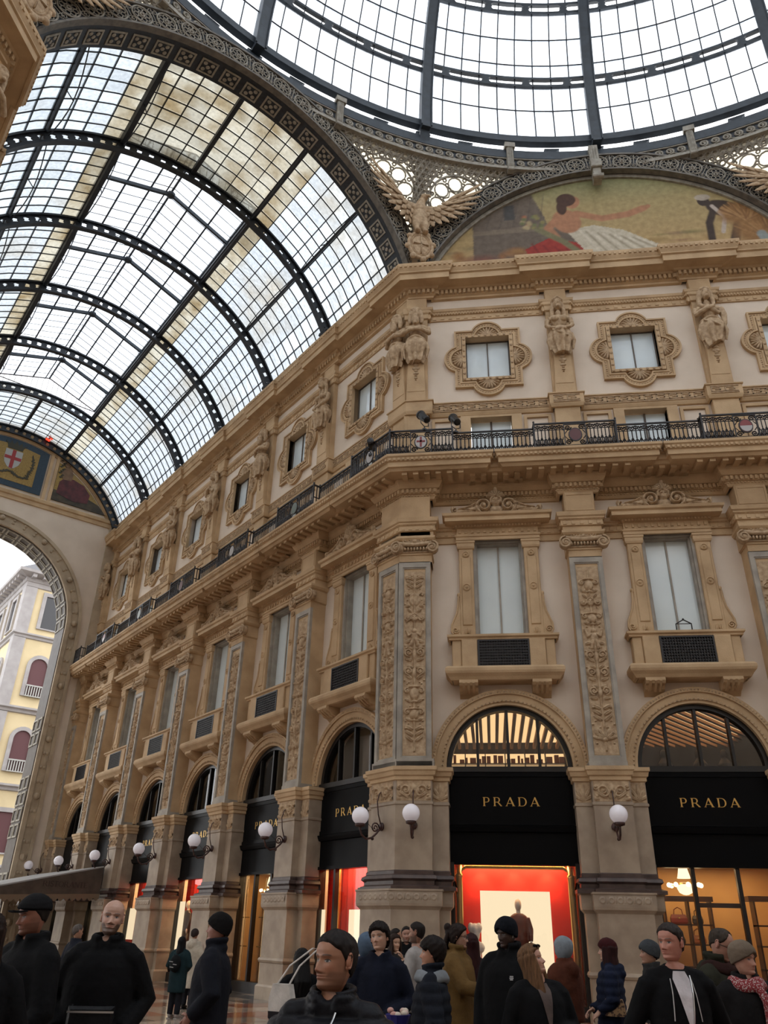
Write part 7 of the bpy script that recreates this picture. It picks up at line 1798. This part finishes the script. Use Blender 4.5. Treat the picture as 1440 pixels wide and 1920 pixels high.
    if hat=='beanie': shell('beanie',lambda t,ph: sm((t-np.interp(angd(ph),[0,1.2,2.,PI],[.68,.46,.32,.26]))/.03),.022,hmt,rough_=.001)
    elif hat=='cap':
        shell('cap_crown',lambda t,ph: sm((t-np.interp(angd(ph),[0,1.3,PI],[.70,.62,.50]))/.03),.018,hmt)
        mb=MB(); pts=[(-.075,-.065),(-.07,-.115),(-.045,-.150),(0,-.162),(.045,-.150),(.07,-.115),(.075,-.065)]
        mb.add([hx(Vector((x,y,.168-(.012 if abs(x)>.06 else 0)))) for x,y in pts]+[hx(Vector((x,y,.158-(.012 if abs(x)>.06 else 0)))) for x,y in pts],[tuple(range(7)),tuple(range(13,6,-1))]+[(i,i+7,(i+1)%7+7,(i+1)%7) for i in range(7)]); mb.build('cap_brim',hmt,root)
        mb=MB(); mb.M=None
        for c_ in (((-.018,.196),(.018,.220)),): 
            z0,z1=.190,.214; v=[hx(Vector((x,-.112+(z-.19)*.45,z))) for x,z in ((-.016,z0),(-.010,z0),(.0,z1-.003),(.010,z0),(.016,z0),(.004,z1),(-.004,z1))]; mb.add(v,[(0,1,2,6),(2,3,4,5),(2,5,6)])
        mb.build('cap_emblem',M['shwhite'],root)
    if hoodup:
        shell('hood_up',lambda t,ph: sm((t-np.interp(angd(ph),[0,.6,.9,1.1,PI],[.93,.86,.4,.0,.0]))/.04),.035,cloth(hoodc or top))
    # --- jacket
    mb=MB(); b=bulk*fat
    prof=[(hem,.215*b,.15*b,.0),(.95,.212*b,.148*b,.0),(1.1,.208*b,.145*b,.005),(1.24,.215*b,.145*b,.01),(1.345,.212*b,.132*b,.012),(1.41,.185*b,.108*b,.015),(1.45,.12*(1+b)/2,.092,.018),(1.47+collar*.3,.083,.083,.018)]
    mb.loft([[bend(Vector((w*math.cos(a),dd*math.sin(a)+yo,z))) for a in [2*PI*q/24 for q in range(24)]] for z,w,dd,yo in prof])
    for sh,e,w in W:
        mb.tube([bend(v) for v in (sh+Vector((0,0,.0)),sh.lerp(e,.35),e,e.lerp(w,.5),w.lerp(e,.04))],[.078*b,.078*b,.070*b,.062*b,.054*b],10); mb.ball(bend(sh+Vector((-.012*(1 if sh.x>0 else -1),0,-.012))),.080*b,10,8); mb.tube([bend(Vector((sh.x*.25,.02,1.455))),bend(sh+Vector((0,.005,.02)))],[.06,.062*b],9)
    if collar>.05:
        for zc in (1.475,1.475+collar*.55): mb.tube([bend(Vector((.090*math.sin(a),.018-.086*math.cos(a),zc+.012*math.cos(a)*-1))) for a in [.35+(2*PI-.7)*q/16 for q in range(17)]],.022+.006*(bulk-1)*4,7)
    if hood:
        for q in range(9):
            a=PI+(-1.35+2.7*q/8); mb.ball(bend(Vector((.115*math.sin(a),.02-.12*math.cos(a)*1.0,1.47-.015*abs(q-4)))),(.05,.055,.05),9,7)
        mb.ball(bend(Vector((0,.15,1.41))),(.10,.06,.09),10,8)
    vx={0:.024,1:.017,2:.012}[res]
    me=remesh(mb,'jacket',cloth(top,rough),vx,2)
    if puff:
        nv=len(me.vertices); co=np.empty(nv*3); no=np.empty(nv*3); me.vertices.foreach_get('co',co); me.vertices.foreach_get('normal',no); co=co.reshape(-1,3); no=no.reshape(-1,3)
        ph=co[:,2]/.085; s=np.abs(np.sin(ph*PI)); co+=no*((s**.6-.75)*.018)[:,None]; me.vertices.foreach_set('co',co.ravel()); me.update()
    jk=obj('jacket',me,root)
    # --- trousers and shoes
    mb=MB(); mb.ball((0,0,.90),(.17*fat,.12,.13),12,8)
    for sg in (-1,1): mb.tube([(sg*.085,0,.90),(sg*.095,-.01,.5),(sg*.095,.015,.09)],[.105*fat,.082,.075],10)
    obj('trousers',remesh(mb,'trousers',cloth(bottom),.024,2),root)
    for sg in (-1,1):
        mb=MB(); mb.ball((sg*.095,-.05,.05),(.048,.13,.045),12,8); mb.ball((sg*.095,.02,.08),(.045,.06,.06),10,8); mb.box(sg*.095-.046,sg*.095+.046,-.17,.075,.0,.022); mb.build('shoe',cloth(shoe,.5),root,smooth=False)
    def X(*v): return bend(Vector(v))
    pz=[q[0] for q in prof]
    def TY(x,z,o=.004):
        w=np.interp(z,pz,[q[1] for q in prof]); dd=np.interp(z,pz,[q[2] for q in prof]); yo=np.interp(z,pz,[q[3] for q in prof])
        return X(x,yo-dd*math.sqrt(max(.02,1-(x/w)**2))-o,z)
    for ex in extras:
        kd=ex[0]
        if kd=='zip':
            a=ex[1] if len(ex)>1 else 0; mb=MB(); mb.tube([TY(.012+a*.3+ (max(0,z-1.3)*a*9),z,.009 if puff else .006) for z in [.9+.6*q/20 for q in range(20)]],.0042 if res==2 else .006,6); mb.build('zipper',M['steel'],root)
        elif kd=='zipv': mb=MB(); mb.tube([TY(.012*(1-v)+(.006+.060*v**.8)+.004,1.15+.30*v,.009) for v in [q/12 for q in range(13)]]+[] ,.0045,6); mb.tube([TY(.014,z,.006) for z in (1.15,1.05,.95,.85)],.004,6); mb.build('zipper',M['steel'],root)
        elif kd=='strings':
            for sg in (-1,1): mb=MB(); mb.tube([TY(sg*(.072+.02*q/8),1.43-.24*q/8,.006) for q in range(9)],.0035,6); mb.build('drawstring',M['shwhite'],root)
        elif kd=='shirt':
            mb=MB(); mb.sheet(lambda u,v:TY((u-.5)*2*(.006+.060*min(v,.85)**.8-max(0,v-.85)*.12)+.012*(1-v),1.15+.325*v,.007 if v<.85 else .005),10,14)
            mb.tube([X(.062*math.sin(a),.018-.068*math.cos(a)-.010,1.462-.010*math.cos(a)) for a in [2*PI*q/20 for q in range(21)]],.013,7,False); mb.build('undershirt',cloth(ex[1]),root,smooth=True)
        elif kd=='patch':
            s_=ex[1]; mb=MB()
            for z_,w_ in ((1.305,.030),(1.293,.034),(1.281,.026)): mb.sheet(lambda u,v:TY(s_+(u-.5)*w_,z_+.008*v,.014),4,1)
            mb.build('chest_emblem',M['shwhite'],root)
        elif kd=='glasses':
            mb=MB()
            for sg in (-1,1): mb.tube([hx(Vector((sg*.032+.021*math.cos(2*PI*q/12),-.098,.117+.016*math.sin(2*PI*q/12)))) for q in range(13)],.0025,5,False); mb.tube([hx(Vector((sg*.053,-.096,.121))),hx(Vector((sg*.076,-.04,.123))),hx(Vector((sg*.078,.015,.12)))],.0025,5)
            mb.tube([hx(Vector((-.011,-.1,.12))),hx(Vector((0,-.103,.123))),hx(Vector((.011,-.1,.12)))],.0025,5); mb.build('glasses',M['blackmat'],root)
        elif kd=='sunglasses_up':
            mb=MB()
            for sg in (-1,1): mb.ball(hx(Vector((sg*.035,-.075,.212))),(.026,.010,.016),10,6)
            mb.tube([hx(Vector((-.08,.0,.19))),hx(Vector((-.05,-.07,.212))),hx(Vector((.05,-.07,.212))),hx(Vector((.08,.0,.19)))],.004,5); mb.build('sunglasses',M['black'],root)
        elif kd=='scarf':
            mb=MB(); 
            for zc,r_ in ((1.48,.11),(1.45,.125)): mb.tube([X(r_*math.sin(a),.015-r_*math.cos(a),zc+.012*math.sin(3*a)) for a in [2*PI*q/20 for q in range(20)]]+[X(0,.015-r_,zc)],.035,8)
            (mb.tube([X(.03,-.12,1.46),X(.05,-.17,1.35),X(.045,-.18,1.2)],[.035,.035,.035],8) if len(ex)<3 else None); obj('scarf',remesh(mb,'scarf',ex[1],.014,1),root)
        elif kd=='earbud': mb=MB(); mb.ball(hx(Vector((ex[1]*.080,-.002,.105))),.009,8,6); mb.tube([hx(Vector((ex[1]*.080,-.004,.10))),hx(Vector((ex[1]*.078,-.010,.078)))],.004,5); mb.build('earbud',M['shwhite'],root)
        elif kd=='backpack':
            mb=MB(); mb.ball(X(0,.20*b,1.18),(.15,.09,.2),14,10); mb.ball(X(0,.26*b,1.10),(.11,.06,.10),12,8)
            for sg in (-1,1): mb.tube([X(sg*.10,.14,1.36),X(sg*.12,.02,1.47),X(sg*.12,-.15,1.36),X(sg*.16,-.14,1.15)],.018,6)
            obj('backpack',remesh(mb,'backpack',cloth(ex[1]),.018,2),root)
            mb=MB()
            for z_,x_ in ((1.22,.06),(1.16,-.05),(1.10,.03)): mb.tube([X(x_-.05,.315*b,z_),X(x_+.05,.315*b,z_+.01)],.008,5)
            mb.build('backpack_straps',M['shwhite'],root)
    return root
def held(name,px,py,dep,label,cat,yaw=0):
    dep*=1.15; P=CAM+fw*dep+rt*((px-720)/FPX*dep)+up*((960-py)/FPX*dep); return empty(name,P,math.radians(yaw),label=label,cat=cat)
M['steel']=pbr('steel_zip',(.55,.55,.55),.3,metal=.9)
M['plaid']=pbr('red_white_scarf',(.20,.016,.02),.9,c2=(.45,.38,.36),scale=95,lo=.42,hi=.45)
BLK=(.0055,.0055,.0062); NAVY=(.010,.013,.026)
person(627,1745,2.95,-8,'man in a black quilted jacket with zip, head turned left, closest to the viewer',skin=(.36,.175,.105),hair='short',top=(.010,.010,.013),head=(-30,2,0),arms=('pocket','pocket'),bulk=1.22,puff=True,hood=True,beard=.35,res=2,extras=(('zip',.02),),rough=.45)
person(213,1686,5.25,12,'bald bearded man in a black hooded jacket facing the viewer',skin=(.48,.29,.215),hair='none',hairc=(.03,.018,.012),beard=.8,head=(10,4,4),arms=('pocket','pocket'),bulk=1.15,hood=True,hem=.74,res=2,top=BLK)
person(74,1678,4.9,-24,'man in a black cap looking down to the left',skin=(.30,.13,.085),hair='buzz',hat='cap',head=(-16,-10,0),arms=('low','low'),bulk=1.15,beard=.4,top=BLK,res=1,bottom=(.012,.016,.03))
person(-14,1714,4.3,-140,'dark haired woman in black at the left edge',hair='long',hairc=(.022,.012,.009),top=BLK,arms=('down','down'),res=1,skin=(.38,.2,.13))
person(150,1733,12.,150,'distant grey haired man in a dark coat by the restaurant',hair='receding',hairc=(.12,.10,.09),top=(.014,.016,.024),res=0,arms=('down','down'))
person(343,1757,14.8,172,'woman in a dark teal coat with a backpack, seen from behind',hair='bob',hairc=(.008,.008,.009),top=(.012,.028,.033),hem=.55,bulk=1.1,res=0,arms=('belly','belly'),extras=(('backpack',(.008,.009,.010)),),shoe=(.30,.27,.25))
person(367,1742,16.5,170,'person in a cream hooded coat, seen from behind',hair='short',hat='beanie',hatc=(.04,.03,.028),top=(.50,.44,.35),hem=.45,bulk=1.15,hood=True,res=0,arms=('belly','belly'))
person(408,1713,6.5,-82,'man in a black beanie in profile, dark navy jacket',hair='buzz',hat='beanie',hatc=(.010,.009,.009),top=(.010,.011,.016),skin=(.30,.14,.1),head=(0,4,0),arms=('pocket','pocket'),bulk=1.2,hem=.66,res=1,collar=.13)
wm=person(562,1776,7.6,-150,'dark haired person in black stooping with a white bag',hair='long',hairc=(.008,.007,.007),top=BLK,arms=('down','down'),res=1,lean=-.22,head=(0,-25,0))
person(713,1731,6.5,-6,'young man with thick dark hair in a navy jumper',skin=(.46,.27,.185),hair='thick',hairc=(.016,.010,.008),top=(.008,.010,.020),head=(-8,5,-6),arms=('belly','belly'),hem=.72,res=1,collar=.08)
person(690,1752,7.6,165,'person in a blue hooded top behind the young man',top=(.022,.035,.075),hood=True,hoodup=True,hoodc=(.09,.13,.19),hair='none',res=0,arms=('down','down'))
person(741,1752,10.0,25,'small woman with a hand to her mouth behind the young man',skin=(.5,.3,.2),hair='bob',hairc=(.03,.015,.01),top=(.03,.028,.028),head=(15,0,0),arms=('down','mouth'),res=0)
person(744,1741,12.6,70,'dark haired man at the back near the corner pier',top=(.02,.02,.022),hair='short',res=0,head=(20,0,0))
person(762,1737,11.3,10,'bearded man in a black jacket by the corner pier',top=BLK,hair='short',beard=.6,res=0,skin=(.38,.2,.14),arms=('front','front'))
person(779,1729,8.9,-105,'man in a pale grey shirt in profile by the corner pier',top=(.36,.33,.31),hair='short',beard=.7,res=0,skin=(.36,.19,.13),arms=('down','front'),collar=.02)
person(806,1758,5.7,-92,'boy with a dark fringe in a black quilted jacket',skin=(.42,.21,.13),hair='fringe',hairc=(.014,.009,.007),top=(.011,.013,.019),head=(0,2,0),arms=('pocket','pocket'),bulk=1.18,puff=True,res=1,collar=.13,extras=(('scarf',cloth((.22,.24,.26)),0),('patch',-.08)))
person(860,1734,7.8,72,'person with tied back hair and glasses in a tan parka',skin=(.42,.24,.17),hair='bun',hairc=(.02,.011,.008),top=(.14,.080,.026),head=(10,-4,0),arms=('reach','down'),bulk=1.2,hem=.62,res=1,collar=.14,hood=True,extras=(('glasses',),))
person(884,1752,8.6,170,'person with long dark red hair seen from behind',hair='long',hairc=(.028,.006,.006),top=(.022,.008,.009),res=0,arms=('down','down'))
person(950,1721,6.5,-28,'tall man in a black beanie and black jacket with earbuds',skin=(.05,.025,.018),hair='none',hat='beanie',hatc=(.007,.008,.012),top=BLK,head=(-14,-10,0),arms=('down','low'),bulk=1.22,hood=True,collar=.14,res=1,extras=(('earbud',1),('patch',.10)))
person(1006,1771,5.6,22,'woman with long fair hair and raised sunglasses looking up right',skin=(.50,.27,.19),hair='long',hairc=(.165,.085,.04),top=BLK,head=(48,16,0),arms=('belly','front'),bulk=1.15,res=1,collar=.03,extras=(('sunglasses_up',),('shirt',(.12,.09,.08))))
person(1053,1759,8.3,-135,'person in a grey hood and rust brown jacket',skin=(.25,.13,.09),hair='none',hoodup=True,hoodc=(.22,.25,.28),top=(.085,.026,.014),bulk=1.2,hood=True,res=0,arms=('front','front'),hem=.85)
person(1134,1761,7.9,-95,'woman in a burgundy hat and long navy quilted coat',skin=(.48,.28,.2),hair='bob',hairc=(.03,.008,.008),hat='beanie',hatc=(.045,.009,.010),top=(.010,.014,.032),puff=True,bulk=1.15,hem=.45,hood=True,res=1,arms=('belly','bag'))
person(1212,1764,7.3,-88,'person in a grey beanie half hidden behind the man in a white shirt',skin=(.40,.22,.15),hair='short',hat='beanie',hatc=(.05,.055,.06),top=(.03,.03,.03),res=0,collar=.12)
person(1254,1731,4.9,10,'man in a black zip jacket over a white shirt, head turned left',skin=(.44,.20,.145),hair='short',hairc=(.035,.026,.022),top=BLK,head=(-52,0,0),arms=('pocket','pocket'),bulk=.98,res=2,collar=.05,hood=True,extras=(('shirt',(.62,.58,.60)),('strings',),('zipv',)))
person(1338,1738,5.9,48,'man with glasses in an olive jacket looking down at his phone',skin=(.40,.21,.15),hair='receding',hairc=(.05,.036,.026),top=(.026,.025,.016),head=(10,-24,0),arms=('front','front'),bulk=1.2,hood=True,res=1,collar=.14,extras=(('glasses',),('scarf',cloth((.03,.012,.01)))))
person(1388,1766,5.4,12,'woman in a beige knitted hat and red patterned scarf',skin=(.47,.25,.18),hair='none',hat='beanie',hatc=(.17,.13,.095),top=(.010,.009,.009),head=(28,-4,0),arms=('pocket','belly'),bulk=1.15,res=1,extras=(('scarf',M['plaid']),))
person(1498,1800,4.5,-60,'person in a bright pink jacket cut off by the right edge',top=(.45,.03,.16),hair='short',res=0,bulk=1.2,H=1.5,arms=('front','front'))
# ---- things in hands
r=held('shoulder_bag',172,1898,4.85,'black leather bag carried by the bald man','bag',15)
mb=MB(); mb.cbox(-.16,.16,-.06,.06,-.20,.04,.02); mb.build('bag_body',cloth((.012,.012,.013),.35),r); mb=MB(); mb.box(-.16,.16,-.068,-.06,.0,.012); mb.build('zipper',M['steel'],r); mb=MB(); mb.tube([(-.14,0,.03),(-.05,.08,.3),(.1,.1,.5)],.012,6); mb.build('strap',cloth((.012,.012,.013),.35),r)
r=held('tote_bag',529,1872,6.95,'white tote bag with dark base hanging from the stooping person','bag',-20); r.scale=(.8,.8,.8)
mb=MB(); mb.loft([[(x*w,y*.06,z) for x,y in ((-1,-1),(1,-1),(1,1),(-1,1))] for w,z in ((.16,-.14),(.17,-.02),(.12,.16))]); mb.build('bag_body',cloth((.62,.57,.52)),r); mb=MB(); mb.loft([[(x*w,y*.062,z) for x,y in ((-1,-1),(1,-1),(1,1),(-1,1))] for w,z in ((.155,-.22),(.162,-.14))]); mb.build('bag_base',cloth((.02,.018,.02)),r); mb=MB(); mb.tube([(-.09,0,.15),(.02,.1,.36),(.2,.35,.56),(.26,.4,.56),(.14,.15,.36),(.09,0,.15)],.012,6); mb.build('handle',cloth((.62,.57,.52)),r)
r=held('patterned_handbag',1152,1886,7.45,'patterned tan and cream handbag held by the woman in navy','handbag',-10); r.scale=(.64,.64,.64)
M['patch']=pbr('patchwork',(.33,.20,.10),.5,c2=(.06,.03,.02),scale=34,lo=.47,hi=.5)
mb=MB(); mb.loft([[(x*w,y*.07,z) for x,y in ((-1,-1),(0,-1.3),(1,-1),(1,1),(0,1.3),(-1,1))] for w,z in ((.15,-.15),(.18,-.12),(.17,.02),(.14,.10))]); mb.build('bag_body',M['patch'],r); mb=MB(); mb.tube([(-.1,-.02,.08),(-.08,0,.2),(0,0,.24),(.08,0,.2),(.1,-.02,.08)],.011,6); mb.build('handle',M['tan'],r)
r=held('bouquet',746,1912,5.9,'small bunch of pale flowers wrapped in blue paper','bouquet')
mb=MB(); mb.lathe([(.02,-.22),(.06,-.1),(.11,.04),(.09,.04),(.001,-.02)],12); mb.build('paper_wrap',pbr('blue_paper',(.012,.012,.16),.6),r)
for q in range(9): mb=MB(); a=q*2.4; mb.ball((.065*math.cos(a),.065*math.sin(a),.05+.02*math.sin(q*5)),(.03,.03,.024),8,6); mb.build('flower',pbr('pale_flower_%d'%q,[(.6,.42,.36),(.55,.3,.25),(.62,.52,.42)][q%3],.7),r,smooth=True)
r=held('phone',1398,1872,5.45,'dark phone held in front of the man in the olive jacket','phone',40); mb=MB(); mb.cbox(-.036,.036,-.005,.005,-.07,.07,.003); mb.build('phone_body',M['black'],r); mb=MB(); mb.box(-.03,.03,-.0058,-.005,-.06,.06); mb.build('phone_screen',M['darkwin'],r)
# ================================================================== SMALL DETAILS
r=empty('iron_cradle',(0,0,0),label='small black iron cradle on the sill of the second octagon window',cat='bracket'); r.matrix_world=place('R',1,-.02,-.42,9.01)
mb=MB(); mb.tube([(-.2,0,0),(-.2,0,.16),(0,-.02,.27),(.2,0,.16),(.2,0,0)],.018,6); mb.tube([(-.2,0,.16),(.2,0,.16)],.012,5); mb.build('frame',M['blackmat'],r)
mb=MB(); mb.ball((0,-.02,.28),.03,8,6); mb.build('knob',M['blackmat'],r)
r=empty('warning_lamp',VF(5.55,27.75,SEND-.45),label='small cluster of red warning lamps on the last vault rib',cat='lamp'); M['redglow']=emis('red_lamp',(1,.06,.03),1.6)
mb=MB(); mb.tube([(0,0,.25),(0,0,-.1)],.03,6); mb.tube([(-.15,0,-.05),(.15,0,-.05)],.025,6); mb.build('bracket',M['iron'],r)
for x,z in ((-.15,-.08),(.15,-.08),(0,-.18),(.02,.08)):
    mb=MB(); mb.ball((x,0,z),(.085,.085,.08),8,6); mb.build('bulb',M['redglow'],r)
